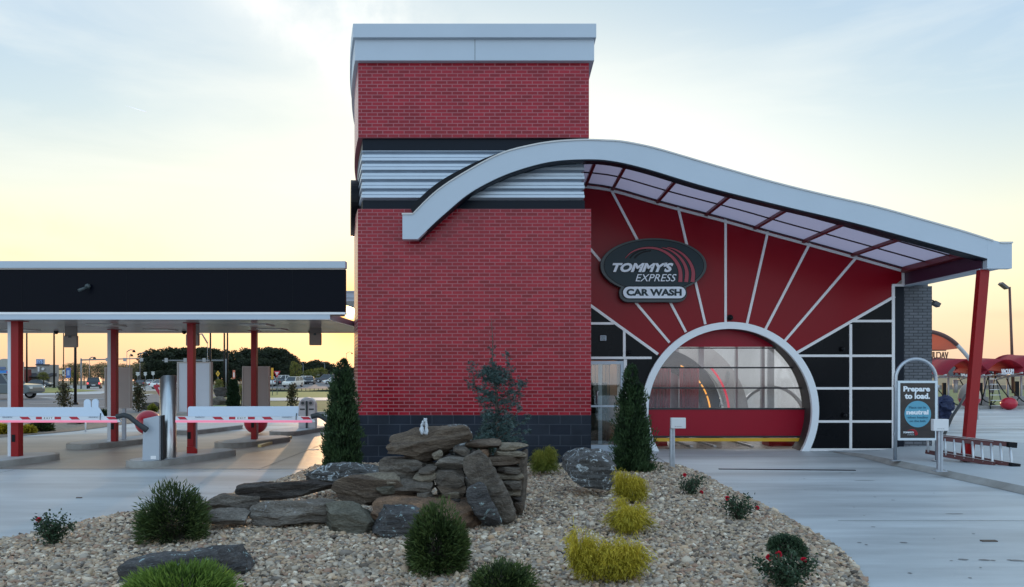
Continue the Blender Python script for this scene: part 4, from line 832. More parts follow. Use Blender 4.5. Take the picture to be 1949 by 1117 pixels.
add_text(b, 'Place car in', LX(325), LX(600), LZ(492), LZ(455), dS-.040, .002, .02); b.build('small_print', M_n, ls); b = MB(); add_text(b, 'when loading', LX(300), LX(636), LZ(665), LZ(618), dS-.040, .002, .02); b.build('small_print', M_n, ls); b = MB(); add_text(b, 'on the belt.', LX(335), LX(605), LZ(712), LZ(676), dS-.040, .002, .02); b.build('small_print', M_n, ls)
b = MB(); add_text(b, "TOMMY'S", LX(232), LX(408), LZ(895), LZ(866), dS-.036, .003, .05, .3); b.build('logo_words', M_w, ls)
b = MB(); add_text(b, "EXPRESS", LX(300), LX(415), LZ(928), LZ(905), dS-.036, .003, .01, .3); b.build('logo_words', mat('print_grey', (.35, .36, .38), .5), ls)
b = MB(); q = [(LX(380+85*math.cos(a)), LZ(925-95*math.sin(a))) for a in np.linspace(R(2), R(125), 14)]; n = len(q)
for r_ in (0, 1, 2): b.tube([(x-r_*.018, dS-.037, z-r_*.006) for x, z in q], [.0085*(1-i/n)+.001 for i in range(n)], 6)
b.build('logo_arches', mat('print_red', (.45, .02, .03), .5), ls)
for sx in (1703.8, 1783.5):
    b = MB(); b.cbox((X(sx, dS), dS, .108), .17, .13, .014); b.build('base_plate', M_galv, ls, bevel=.003)
for zz in (735, 826):
    for sx in (1704.5, 1783): b = MB(); b.cbox(P(sx, zz, dS), .07, .05, .045); b.build('clamp', M_galv, ls, bevel=.004)
# long ladder lying on its edge beside the pier
M_fr = mat('ladder_orange', (0.085, 0.012, 0.012), 0.45); lad = thing('extension_ladder', 'long dark red and aluminium ladder lying on its edge beyond the leaning column', 'ladder', G(1860, 875, .1))
a0 = P(1795, 861, 13.9); a1 = P(1931, 886, 13.05); t0 = P(1792, 832, 13.9); t1 = P(1927, 846.5, 13.3)
for o_ in (0, .09):
    b = MB(); off = Vector((-.25*(o_ > 0), o_*1.6, 0)); b.bar(a0+off, a1+off, .035, .075, up=(0, .3, 1)); b.bar(t0+off, t1+off, .035, .085, up=(0, .3, 1)); b.build('side_rails', M_fr, lad)
b = MB()
for o_ in (0, .09): off = Vector((-.25*(o_ > 0), o_*1.6, .045)); b.bar(t0+off, t1+off, .05, .004, up=(0, .3, 1)); b.bar(a0+off, a1+off, .05, .004, up=(0, .3, 1))
b.build('rail_caps', mat('cap_pale', (.75, .68, .66), .4), lad)
M_al = mat('rung_aluminium', (0.60, 0.62, 0.64), 0.35, 0.4)
for o_ in (0, .09):
    for i in range(8):
        t = (i+.35)/7.6; off = Vector((-.25*(o_ > 0), o_*1.6, 0)); b = MB(); b.tube([t0.lerp(t1, t)+off, a0.lerp(a1, t+.0)+off], .022, 8); b.build('rung', M_al, lad)
b = MB(); b.cbox(t1+Vector((-.01, 0, 0)), .16, .07, .10, ry=R(5)); b.build('foot', M_sk, lad, bevel=.01); b = MB(); b.cbox(a1+Vector((0, 0, 0)), .17, .08, .09, ry=R(8)); b.build('foot', M_sk, lad, bevel=.01)
# ================================================================ PAY LANES AT THE LEFT
dC = 13.8; cn = thing('pay_canopy', 'long flat pay lane canopy with a black fascia between pale edges on red columns', 'canopy', (-8, 14, 0))
XL = -15.0; XR = X(657.5, dC); XS = X(628, dC); zs = Z(608, dC); dB = 18.8
b = MB(); b.box(XL, XR, dC-.02, dC+.14, Z(510, dC), Z(497, dC)); b.box(XL, XR-.02, dC+.01, dC+.12, Z(512.5, dC), Z(510, dC), 1); b.build('top_cap', [M_alu, mat('warm_strip', (0.55, 0.47, 0.42), 0.4)], cn)
b = MB(); b.box(XL, XR-.01, dC+.03, dC+.12, Z(594, dC), Z(512.5, dC)); b.build('black_band', mat('band_black', (0.004, 0.005, 0.009), 0.32, spec=.06), cn)
b = MB()
for xx in (40, 240, 432, 556): b.box(X(xx, dC)-.003, X(xx, dC)+.003, dC+.027, dC+.03, Z(594, dC), Z(512.5, dC))
b.build('panel_joints', mat('joint_grey', (.010, .011, .014), .5, spec=.1), cn, kind='stuff')
b = MB(); b.box(XL, XR, dC-.01, dC+.13, Z(598.3, dC), Z(594, dC)); b.box(XL, XS, dC+.13, dB-.02, Z(598.3, dC), Z(596.5, dC)); b.build('lower_trim', M_white, cn)
b = MB(); b.box(XL, XS, dC, dC+.06, zs, Z(598.3, dC)); b.box(XS, XR-.02, dC+.02, dC+.06, zs+.06, Z(598.3, dC), 1); b.box(XS-.06, XS, dC+.06, dB, zs, Z(598.3, dC), 0); b.box(XL, XS, dB-.06, dB, zs, Z(598.3, dC)); b.build('lower_fascia', [M_alu, mat('brown_metal', (0.10, 0.05, 0.04), 0.4)], cn)
b = MB(); b.box(XL, XS-.061, dC+.061, dB-.061, zs+.012, Z(598.3, dC)-.002)
M_sof = mat('soffit_white', (0.56, 0.50, 0.47), 0.16, spec=.6); b.build('soffit', M_sof, cn)
b = MB()
for yy in np.arange(dC+.42, dB-.2, .41): b.box(XL, XS-.07, yy, yy+.012, zs+.006, zs+.0118)
b.build('soffit_seams', mat('seam', (.22, .20, .19), .5), cn, kind='stuff')
for x_, y_ in ((-11.6, 15.6), (-8.6, 15.6), (-5.4, 15.6), (-11.6, 17.4), (-8.3, 17.4), (-5.6, 17.2)):
    b = MB(); b.box(x_-.28, x_+.28, y_-.28, y_+.28, zs-.008, zs+.011); b.build('light_panel', mat('light_off', (.62, .60, .56), .3), cn)
M_col = MATS['column_red']
def column(xp, yb, wp, d, strip=None, hole=True, z0=.12):
    b = MB(); x = X(xp, d); w = wp*d/F; b.box(x-w/2, x+w/2, d-w/2, d+w/2, z0, zs+.011); c = b.build('column', M_col, cn, bevel=.006)
    if strip: b = MB(); b.box(X(strip[0], d), x-w/2-.004, d-w/2+.02, d+w/2-.02, z0, zs+.01); b.build('downspout', mat('downspout', (0.66, .68, .71), .45), c)
    if hole: b = MB(); b.cbox((x-.02, d-w/2-.004, z0+.36), .07, .006, .14); b.build('access_hole', M_sk, c)
    b = MB(); b.box(x-w*.95, x+w*.95, d-w*.95, d+w*.95, zs-.001, zs+.0105) ; b.build('collar', M_col, c)
column(32.5, 868, 14.5, 14.4, (18, 25)); column(364.5, 862, 12, 15.0); column(218.3, 840, 10, 17.4, (206, 213)); column(484.2, 836, 10, 17.95)
b = MB(); c = P(372, 858, 14.93); b.add([(X(357, 14.9), 14.86, .12), (X(376, 14.9), 14.86, .12), (X(376, 14.9), 14.86, .2), (X(371, 14.9), 14.86, .26), (X(357, 14.9), 14.86, .26)]+[(X(357, 14.9), 14.9, .12), (X(376, 14.9), 14.9, .12), (X(376, 14.9), 14.9, .2), (X(371, 14.9), 14.9, .26), (X(357, 14.9), 14.9, .26)], [(0, 1, 2, 3, 4), (9, 8, 7, 6, 5), (0, 5, 6, 1), (1, 6, 7, 2), (2, 7, 8, 3), (3, 8, 9, 4), (4, 9, 5, 0)]); b.build('foot_plate', M_col, cn)
# camera on the black band
t = thing('fascia_camera', 'small dark bullet camera on the black band of the pay canopy', 'camera', P(168, 546, dC+.03))
b = MB(); c = P(168, 545, dC); b.sphere((c.x, dC-.02, c.z), .05, 14, 8); b.build('mount', M_sg2, t)
b = MB(); b.tube([P(165, 547, dC-.06), P(149, 553, dC-.16)], .028, 12); b.build('camera_body', M_sg2, t)
def hang(x0, x1, y0, y1, d, label):
    t = thing('hanging_sign', label, 'sign', (X((x0+x1)/2, d), d, Z(y1, d))); M = mat('sign_back', (0.30, 0.245, 0.205), 0.55, var=.1)
    b = MB(); b.box(X(x0, d), X(x1, d), d, d+.08, Z(y1, d), Z(y0, d)); b.build('panel', M, t, bevel=.02)
    b = MB(); m = X((x0+x1)/2, d); b.box(m-.13, m+.13, d+.03, d+.06, Z(y0, d)+.001, zs+.01); b.build('hanger', mat('hanger_mat', (.20, .17, .15), .5), t)
    b = MB(); b.box(m-.03, m+.03, d-.01, d, Z(y0+4, d), Z(y0, d)); b.build('label_plate', M_sg2, t)
hang(120, 146, 638.5, 661, 16.0, 'square lane sign seen from behind hanging at the left under the pay canopy'); hang(353, 378, 636, 658, 15.6, 'square lane sign hanging behind the tall red column in the middle'); hang(588, 611, 634, 657, 16.5, 'square lane sign hanging at the right end of the pay canopy')
for x, y, lb in ((107, 633.5, 'left'), (350.5, 633, 'middle'), (591, 631.5, 'right')):
    d = 18.0; c = P(x, y, d); b = MB(); b.sphere((c.x, d, zs-.02), .05, 12, 8); b.disc((c.x, d, zs-.01), .055, 'Z', 14, .02); b.build('soffit_camera', M_sk, loc=(c.x, d, zs), label='tiny black dome camera under the rear edge of the pay canopy soffit, the %s one' % lb, cat='camera')
def board(x0, x1, y0, y1, d, col, label, post=None):
    t = thing('menu_board', label, 'board', (X((x0+x1)/2, d), d, .12)); m = mat('board_'+str(int(col[0]*1000)), col, .45, var=.03)
    b = MB(); b.box(X(x0, d)+.03, X(x1, d)-.03, d-.01, d+.07, Z(y1, d)+.03, Z(y0, d)-.03); b.build('panel', m, t)
    b = MB(); w = .03; X0, X1, Z0, Z1 = X(x0, d), X(x1, d), Z(y1, d), Z(y0, d)
    b.box(X0, X1, d-.03, d+.09, Z1-w, Z1); b.box(X0, X1, d-.03, d+.09, Z0, Z0+w); b.box(X0, X0+w, d-.03, d+.09, Z0+w, Z1-w); b.box(X1-w, X1, d-.03, d+.09, Z0+w, Z1-w); b.build('frame', mat('bframe', (.50, .46, .43), .4), t)
    b = MB(); m_ = X(post if post else (x0+x1)/2, d); b.box(m_-.04, m_+.04, d+.0, d+.06, .12, Z0+.001); b.build('post', M_alu, t)
board(338, 402, 688.5, 786, 15.6, (0.66, 0.70, 0.76), 'tall pale bluish board behind the middle red column'); board(200, 248.5, 699, 777, 17.9, (0.47, 0.41, 0.38), 'tall beige board behind the thin red column left of the steel pipe', 235); board(461.5, 512, 697, 775, 18.4, (0.46, 0.40, 0.37), 'tall beige board behind the rearmost red column')
# barrier gates
M_cab = mat('cabinet_grey', (0.42, 0.45, 0.49), 0.42, var=.04); M_link = mat('link_black', (0.022, 0.026, 0.030), 0.45); M_arm = mat('arm_white', (0.72, 0.74, 0.77), 0.4); M_mark = mat('arm_red', (0.50, 0.01, 0.03), 0.4); M_led = mat('pink_strip', (0.85, .25, .35), 0.4, emit=(1.0, 0.20, 0.32), estr=0.35)
M_pan = mat('arm_panel', (0.62, 0.71, 0.82), 0.35)
dG = 13.62
def gate(cx0, cx1, label, link, beam, marks, plate, words, panel, strap):
    t = thing('barrier_gate', label, 'barrier', (X((cx0+cx1)/2, 13.75), 13.75, .12)); d = 13.7
    x0, x1 = X(cx0, d), X(cx1, d); zt0, zt1 = Z(797, d), Z(790.5, d)
    b = MB(); b.prism([(x0, .124), (x1, .124), (x1, zt1), (x0+.02, zt0)], d, d+.07, 'Y'); b.build('cabinet', M_cab, t, bevel=.008)
    b = MB(); b.prism([(x0+.01, .125), (x1+.03, .125), (x1+.03, zt1+.0), (x0+.03, zt0+.0)], d+.07, d+.17, 'Y'); b.build('cabinet_back', M_link, t, bevel=.008)
    b = MB(); b.box(x0+.16, x0+.26, d-.004, d, .15, .21); b.build('sticker', M_white, t)
    b = MB(); pts = [P(x, y, dG-.02) for x, y in link]
    for i in range(len(pts)-1): pass
    b.tube(pts, [.05]*(len(pts)-1)+[.062], 8, sx=.6); b.build('arm_link', M_link, t, bevel=.01)
    (bx0, bx1) = beam; D = dG
    b = MB(); b.prism([(X(bx0, D), Z(800, D)), (X(bx1, D), Z(803.5, D)), (X(bx1, D), Z(801, D)), (X(bx1-8, D), Z(792.5, D)), (X(bx0, D), Z(792.5, D))], D, D+.06, 'Y'); arm = b.build('arm', M_arm, t, bevel=.004)
    b = MB(); b.box(X(bx0, D), X(bx1-6, D), D-.008, D+.05, Z(804, D), Z(800, D)); b.build('light_strip', M_led, arm)
    for k, (m0, m1) in enumerate(marks):
        b = MB(); s = 3.5; b.prism([(X(m0, D), Z(793.2, D)), (X(m1-s*1.6, D), Z(793.2, D)), (X(m1, D), Z(798.3, D)), (X(m0+s*1.6, D), Z(798.3, D))], D-.003, D, 'Y'); b.build('red_mark', M_mark, arm)
    p0, p1, p2, p3 = plate
    for a_, c_ in ((p0, p1), (p2, p3)): b = MB(); b.box(X(a_, D), X(c_, D), D-.003, D, Z(798, D), Z(793.2, D)); b.build('red_mark', M_mark, arm)
    b = MB(); b.box(X(p1, D), X(p2, D), D-.0025, D, Z(798, D), Z(793.2, D)); b.build('label_plate', M_white, arm)
    b = MB(); m = (p1+p2)/2; add_text(b, 'E X I T', X(m-8, D), X(m+8, D), Z(797.2, D), Z(794.2, D), D-.003, .002, .02); b.build('lettering', M_sg2, arm)
    for a_, c_ in words: b = MB(); add_text(b, 'MAGNETIC', X(a_, D), X(c_, D), Z(795.2, D), Z(792.8, D), D-.004, .003, .0); b.build('lettering', mat('wordgrey', (.25, .29, .34), .5), arm)
    b = MB(); b.prism([(X(x, D), Z(y, D)) for x, y in panel], D-.0015, D+.02, 'Y'); b.build('arm_panel', M_pan, arm)
    b = MB(); b.tube([P(strap, 786, D-.01), P(strap-1, 793, D-.012), P(strap-1, 799, D-.01)], .006, 6); b.build('strap', M_sk, arm)
bump = [(-90, 775), (159.5, 775)]+[(166+6.5*math.cos(a), 766-6.5*math.sin(a)) for a in np.linspace(math.pi, 0, 10)]+[(173, 774), (175, 776)]+[(181.3+6.3*math.cos(a), 765.3-6.3*math.sin(a)) for a in np.linspace(math.pi, 0, 10)]+[(187, 774), (191, 780), (198, 792.4), (-90, 792.4)]
gate(270.5, 303, 'barrier gate at left whose arm panel ends in two rounded bumps', [(221, 793), (236, 790), (246, 793), (262, 806), (280, 819)], (-90, 229), [(37, 59), (131, 152), (202, 224)], (68.5, 80, 104, 116), [(5, 24), (169, 187)], bump, 191.5)
pan2 = [(357.5, 777), (359, 774.5), (361, 773.5), (568.5, 773), (568.5, 779), (567, 792.4), (357.5, 792.4)]
gate(632, 664, 'barrier gate with a plain pale arm panel, its cabinet hidden behind the dark conifer', [(592, 793), (603, 790), (613, 793), (624, 801), (642, 815)], (334, 600), [(337, 357), (404, 426), (498, 520), (572, 593)], (436, 448, 472, 485), [(372, 390), (537, 556)], pan2, 564.5)
# polished pipe bollard
b = MB(); x_, d = X(320, 14.15), 14.15; n = 36; r_ = .148; vs = []
zt = Z(714, d)
for k in range(n): a = 2*math.pi*k/n; vs.append((x_+r_*math.cos(a), d+r_*math.sin(a), .124))
for k in range(n): a = 2*math.pi*k/n; vs.append((x_+r_*math.cos(a), d+r_*math.sin(a), zt-.11*max(0, -math.cos(a))**1.6))
b.add(vs, [(k, (k+1) % n, (k+1) % n+n, k+n) for k in range(n)], 0, True); b.add(vs, [tuple(range(2*n-1, n-1, -1))])
b.build('steel_pipe', mat('polished_steel', (0.66, 0.66, 0.66), 0.30, 1.0, col2=(.42, .42, .42), vscale=9, stretch=(4, 4, .25)), loc=(x_, d, .12), label='fat polished steel pipe standing upright on the island beside the barrier cabinet', cat='bollard')
# rounded pay station seen from behind
d = 21.4; t = thing('pay_station', 'white round-topped pay station back with two round eye-like fittings on the far island', 'pay station', (X(584, d), d, .12))
b = MB(); w = 16.2*d/F; x_ = X(584, d); zb, zt = .12, Z(756, d); pts = [(x_-w, zb), (x_+w, zb)]+[(x_+w*math.cos(a), zt-w+w*math.sin(a)) for a in np.linspace(0, math.pi, 16)]; b.prism(pts, d, d+.22, 'Y'); b.build('housing', M_plate, t, bevel=.02)
for s in (-1, 1):
    b = MB(); b.disc((x_+s*.115, d-.02, Z(767, d)), .085, 'Y', 24, .02); e = b.build('round_fitting', mat('fit_grey', (.45, .42, .42), .5), t); b = MB(); b.disc((x_+s*.115, d-.03, Z(767, d)), .045, 'Y', 20, .01); b.build('centre', M_sg2, e)
    b = MB(); b.box(x_+s*.13-.07, x_+s*.13+.07, d-.01, d, Z(780, d), Z(777.5, d)); b.build('slot', M_sg2, t)
b = MB(); b.box(x_-.025, x_+.025, d-.035, d-.002, .12, Z(763, d)); b.build('centre_strip', M_sg2, t)
M_ball = mat('ball_red', (0.50, 0.015, 0.035), 0.28)
for x, y, r_, d, lb in ((282, 802.5, 23, 20.6, 'behind the left barrier cabinet'), (487, 797, 21.5, 20.9, 'behind the rearmost red column')):
    c = P(x, y, d); b = MB(); rr = r_*d/F; b.sphere((c.x, d, rr+.005), rr, 28, 16); o = b.build('red_ball', M_ball, loc=(c.x, d, 0), label='big glossy red ball standing on the ground '+lb, cat='ball')
a = G(494, 851.5); c = G(553, 834.5); b = MB(); b.bar((a.x, a.y, .035), (c.x, c.y, .035), .09, .07); b.build('sun_streak_bar', mat('sun_streak_yellow', (0.80, 0.62, 0.28), 0.3), loc=a, label='low bar coloured pale yellow for the sunlight streak between two lane islands', cat='guide rail', bevel=.01)  # pale yellow puts the streak of low sun into the bar's colour
b = MB(); a = G(597, 855.5); b.prism(capsule((a.x-.06, a.y), (a.x+.06, a.y), .13), .004, .012, 'Z'); b.build('ground_plate', M_white, loc=a, label='small pale oval cover plate flat on the concrete left of the dark conifer', cat='cover plate')
b = MB(); a = G(163, 821); b.tube([a, a+Vector((0, 0, .32))], .022, 8); b.build('marker_post', M_white, loc=a, label='short thin white marker post at the edge of the left planting strip', cat='post')
# ================================================================ ROCKS
M_rk = {}
def rockmat(name, c1, c2, lich=0.0, lcol=(0.42, 0.46, 0.42), layer=1.0, moss=None):
    m = bpy.data.materials.new(name); m.use_nodes = True; n = m.node_tree; b = n.nodes['Principled BSDF']; A = n.nodes.new; K = n.links.new
    g = A('ShaderNodeNewGeometry'); mp = A('ShaderNodeMapping'); mp.inputs['Scale'].default_value = (1.2, 1.2, 5.0*layer); mp.inputs['Rotation'].default_value = (R(12), R(9), 0); K(g.outputs['Position'], mp.inputs[0])
    z = A('ShaderNodeTexNoise'); z.inputs['Scale'].default_value = 3.2; z.inputs['Detail'].default_value = 10; z.inputs['Roughness'].default_value = 0.68; K(mp.outputs[0], z.inputs['Vector'])
    c = A('ShaderNodeValToRGB'); e = c.color_ramp.elements; e[0].position = .3; e[1].position = .72; e[0].color = (*c2, 1); e[1].color = (*c1, 1); q = e.new(.52); q.color = (*[(a+d)/2*0.9 for a, d in zip(c1, c2)], 1); K(z.outputs[0], c.inputs[0])
    last = c.outputs[0]
    if lich:
        v = A('ShaderNodeTexNoise'); v.inputs['Scale'].default_value = 8.5; v.inputs['Detail'].default_value = 7; v.inputs['Roughness'].default_value = .7; v.inputs['Distortion'].default_value = 1.2; K(g.outputs['Position'], v.inputs['Vector'])
        r_ = A('ShaderNodeValToRGB'); r_.color_ramp.elements[0].position = .63-.07*lich; r_.color_ramp.elements[1].position = .66-.07*lich; K(v.outputs[0], r_.inputs[0])
        mx = A('ShaderNodeMix'); mx.data_type = 'RGBA'; K(r_.outputs[0], mx.inputs[0]); K(last, mx.inputs[6]); mx.inputs[7].default_value = (*lcol, 1); last = mx.outputs[2]
    zf = A('ShaderNodeTexNoise'); zf.inputs['Scale'].default_value = 30; zf.inputs['Detail'].default_value = 6; zf.inputs['Roughness'].default_value = .75; K(mp.outputs[0], zf.inputs['Vector'])
    mf = A('ShaderNodeMapRange'); mf.inputs[1].default_value = .35; mf.inputs[2].default_value = .65; mf.inputs[3].default_value = .55; mf.inputs[4].default_value = 1.35; K(zf.outputs[0], mf.inputs[0]); hv = A('ShaderNodeHueSaturation'); K(mf.outputs[0], hv.inputs['Value']); K(last, hv.inputs['Color']); last = hv.outputs[0]
    K(last, b.inputs['Base Color']); b.inputs['Roughness'].default_value = .82; b.inputs['Specular IOR Level'].default_value = .15
    z2 = A('ShaderNodeTexNoise'); z2.inputs['Scale'].default_value = 9; z2.inputs['Detail'].default_value = 12; z2.inputs['Roughness'].default_value = .7; K(mp.outputs[0], z2.inputs['Vector'])
    bp = A('ShaderNodeBump'); bp.inputs['Strength'].default_value = .9; bp.inputs['Distance'].default_value = .035; K(z2.outputs[0], bp.inputs['Height']); K(bp.outputs[0], b.inputs['Normal'])
    return m
RK = dict(grey=rockmat('rock_grey', (0.25, 0.21, 0.17), (0.070, 0.056, 0.046)), brown=rockmat('rock_brown', (0.24, 0.18, 0.13), (0.08, 0.058, 0.045)), tan=rockmat('rock_tan', (0.36, 0.30, 0.22), (0.15, 0.12, 0.09)),
          lichen=rockmat('rock_lichen', (0.20, 0.19, 0.18), (0.06, 0.057, 0.055), 1.0, (0.50, 0.54, 0.55)), blue=rockmat('rock_blue', (0.17, 0.16, 0.155), (0.045, 0.043, 0.044), .6, (0.34, 0.44, 0.44)), pale=rockmat('rock_pale', (0.33, 0.29, 0.245), (0.12, 0.10, 0.082), .3, (.42, .42, .42)),
          dark=rockmat('rock_dark', (0.13, 0.11, 0.095), (0.034, 0.028, 0.025)), rusty=rockmat('rock_rusty', (0.34, 0.20, 0.12), (0.10, 0.075, 0.06)), green=rockmat('rock_green', (0.24, 0.22, 0.17), (0.08, 0.072, 0.055)))
_ico = {}
def icos(k):
    if k not in _ico:
        bm = bmesh.new(); bmesh.ops.create_icosphere(bm, subdivisions=k, radius=1); bm.verts.ensure_lookup_table()
        _ico[k] = (np.array([v.co[:] for v in bm.verts]), np.array([[v.index for v in f.verts] for f in bm.faces])); bm.free()
    return _ico[k]
def rock(c, size, seed, m, name='boulder', rot=(0, 0, 0), blocky=0.5, cuts=16, k=5, rough=.05, parent=None, **kw):
    V, Fc = icos(k); r_ = np.random.default_rng(seed); v = V.copy()
    p = 2+blocky*7; nrm = (np.abs(v)**p).sum(1)**(1/p); v = v/nrm[:, None]
    for _ in range(cuts):
        nn = r_.normal(size=3); nn /= np.linalg.norm(nn); ext = (v@nn).max(); d = ext*r_.uniform(.62, .90); t = np.maximum(0, v@nn-d); v = v-t[:, None]*nn
    v = v/np.abs(v).max(0)
    sz = np.array(size)/2; off = Vector((seed*3.1, seed*1.7, 0)); mx = max(size)
    q = v*sz
    dn = np.array([noise.fractal(Vector(a)*(3.2/mx)+off, 1.0, 2.1, 5) for a in q]); d2 = np.array([math.floor(4*noise.noise(Vector((a[0]*1.5+a[2]*2, a[1]*1.5, a[2]*16))*(1.1/mx)+off))/4 for a in q])
    d3 = np.array([max(0, .11-abs(noise.noise(Vector((a[0], a[1], a[2]*1.6))*(2.6/mx)+off*1.7)))/.11 for a in q]); dn = dn-d3**2*.55
    n_ = v/np.linalg.norm(v, axis=1)[:, None]; q = q+n_*(dn*rough*mx*.6+d2*rough*mx*.75)[:, None]
    Rm = np.array((Matrix.Rotation(rot[2], 3, 'Z') @ Matrix.Rotation(rot[1], 3, 'Y') @ Matrix.Rotation(rot[0], 3, 'X'))); q = q@Rm.T+np.array(c)
    if parent is None: kw.setdefault('loc', (c[0], c[1], c[2]-size[2]/2))
    o = npmesh(name, q, Fc, RK[m], parent=parent, smooth=False, **kw)
    return o
def rpx(x0, y0, x1, y1, d, dep, seed, m, **kw):
    # a stone whose face fills the given patch at distance d, dep metres thick
    c = P((x0+x1)/2, (y0+y1)/2, d); return rock((c.x, d+dep*.3, c.z), ((x1-x0)*d/F*1.04, dep, (y1-y0)*d/F*1.04), seed, m, **kw)
def brock(x0, y0, x1, y1, d, dep, seed, m, label, **kw): return rpx(x0, y0, x1, y1, d, dep, seed, m, label=label, cat='rock', **kw)
brock(578, 880, 745, 932, 9.6, .5, 11, 'lichen', 'long slab blotched with pale lichen at the back left of the rock fountain', blocky=.5, rot=(0, R(2), R(8)))
brock(448, 917, 640, 950, 8.9, .45, 12, 'dark', 'long thin dark ledge stone along the drive edge left of the fountain', blocky=.4, rot=(0, R(-3), R(10)))
brock(380, 944, 482, 978, 8.25, .45, 13, 'grey', 'flat grey ledge stone just right of the big round shrub', blocky=.4, rot=(0, R(-6), R(14)))
brock(388, 974, 470, 1000, 7.8, .35, 14, 'pale', 'small flat pale stone low beside the big round shrub', blocky=.4, rot=(0, R(2), 0))
brock(474, 955, 640, 1000, 7.9, .55, 15, 'pale', 'wide flat-topped pale grey stone at the front left of the fountain', blocky=.6, rot=(R(-6), R(-2), R(6)))
brock(608, 962, 720, 1022, 7.75, .5, 16, 'green', 'greenish grey angular boulder at the foot of the fountain', blocky=.45, cuts=18, rot=(0, R(4), R(-8)))
brock(632, 912, 800, 976, 8.1, .6, 17, 'brown', 'big brownish boulder leaning over the green grey one', blocky=.3, cuts=18, rot=(0, R(4), R(6)))
brock(708, 950, 915, 1036, 7.75, .8, 18, 'rusty', 'largest brown and rust boulder behind the middle round shrub', blocky=.6, cuts=16, rot=(R(-10), R(3), R(-6)))
brock(706, 968, 800, 1036, 7.55, .4, 19, 'blue', 'dark blue grey angular boulder tucked left of the middle round shrub', blocky=.5, cuts=16, rot=(0, R(3), R(10)))
spout = brock(722, 818, 896, 880, 8.45, .55, 20, 'brown', 'long tapering spout stone on top of the fountain with water bubbling from it', blocky=.35, cuts=18, rot=(0, R(-7), R(8)), k=5)
brock(838, 812, 896, 872, 8.6, .45, 21, 'lichen', 'lichen covered rock head at the right end of the spout stone', blocky=.3, cuts=15)
def slab(xa, ya, xb, yb, wpx, dep, d, seed, m, label):
    A = P(xa, ya, d); B = P(xb, yb, d); c = (A+B)/2; l = (A-B).length; a = math.atan2(A.x-B.x, A.z-B.z)
    rock((c.x, d+dep*.3, c.z), (wpx*d/F, dep, l*1.04), seed, m, rot=(R(10), a, R(-8)), blocky=.75, cuts=9, k=5, rough=.035, label=label, cat='rock')
slab(897, 868, 962, 1000, 58, .24, 7.95, 22, 'grey', 'tall flat slab leaning diagonally against the right side of the fountain')
slab(902, 925, 940, 1002, 42, .20, 7.78, 23, 'blue', 'lower blue grey slab at the foot of the tall leaning slab')
brock(1079, 858, 1166, 930, 9.9, .6, 24, 'lichen', 'squarish lichen topped boulder beside the left foot of the dark conifer', blocky=.9, cuts=8, rot=(0, R(4), R(14)), k=5)
brock(226, 1062, 452, 1150, 5.95, .62, 25, 'blue', 'long dark boulder with mint lichen patches in the left foreground', blocky=.9, cuts=9, rot=(R(-8), R(-5), R(12)), k=5)
brock(722, 874, 828, 922, 8.45, .5, 26, 'grey', 'squared grey stone directly under the spout stone', blocky=.75, cuts=12)
# dry stacked small stones: one built wall, each stone a part
wl = thing('stacked_stone_wall', 'dry stacked wall of small flat stones forming the core and right end of the fountain', 'stone wall', (P(860, 990, 8.3).x, 8.3, 0.05))
ST = [(677, 903, 760, 934, 8.15, 'tan'), (718, 924, 760, 940, 8.1, 'green'), (745, 915, 822, 938, 8.12, 'grey'), (780, 900, 830, 918, 8.2, 'tan'), (797, 887, 835, 902, 8.2, 'grey'), (828, 870, 892, 898, 8.25, 'pale'), (826, 896, 882, 930, 8.15, 'grey'), (795, 938, 822, 954, 8.05, 'grey'), (825, 922, 884, 940, 8.18, 'brown'), (842, 936, 882, 950, 8.15, 'tan'), (862, 852, 893, 868, 8.3, 'grey'), (848, 948, 878, 960, 8.15, 'dark'), (760, 884, 800, 900, 8.35, 'grey'), (822, 858, 840, 876, 8.3, 'tan'),
      (886, 838, 952, 857, 8.5, 'brown'), (950, 843, 1004, 858, 8.5, 'tan'), (942, 858, 1003, 871, 8.5, 'tan'), (918, 868, 990, 887, 8.5, 'brown'), (944, 886, 990, 902, 8.45, 'grey'), (946, 900, 996, 917, 8.45, 'tan'), (956, 915, 997, 932, 8.4, 'grey'), (966, 930, 990, 944, 8.4, 'tan'), (974, 944, 992, 958, 8.4, 'dark'), (978, 955, 996, 975, 8.35, 'brown'), (888, 856, 912, 874, 8.45, 'dark'), (905, 856, 930, 870, 8.4, 'rusty'), (880, 886, 900, 905, 8.4, 'dark'), (884, 904, 902, 935, 8.35, 'pale'), (880, 930, 900, 968, 8.4, 'dark'), (900, 870, 925, 885, 8.5, 'grey')]
for i, (x0, y0, x1, y1, d, m) in enumerate(ST): rpx(x0, y0, x1, y1, d, .34, 40+i, m, name='stone', parent=wl, blocky=.75, cuts=11, k=3, rough=.045, rot=(0, R(rnd.uniform(-4, 4)), R(rnd.uniform(-8, 8))))
rpx(985, 858, 1004, 978, 8.6, .32, 90, 'grey', name='stone', parent=wl, blocky=.9, cuts=10, k=4, rough=.03, rot=(0, R(2), 0))
rpx(835, 868, 985, 985, 8.95, .6, 91, 'dark', name='stone', parent=wl, blocky=.7, cuts=10, k=4, rough=.04)
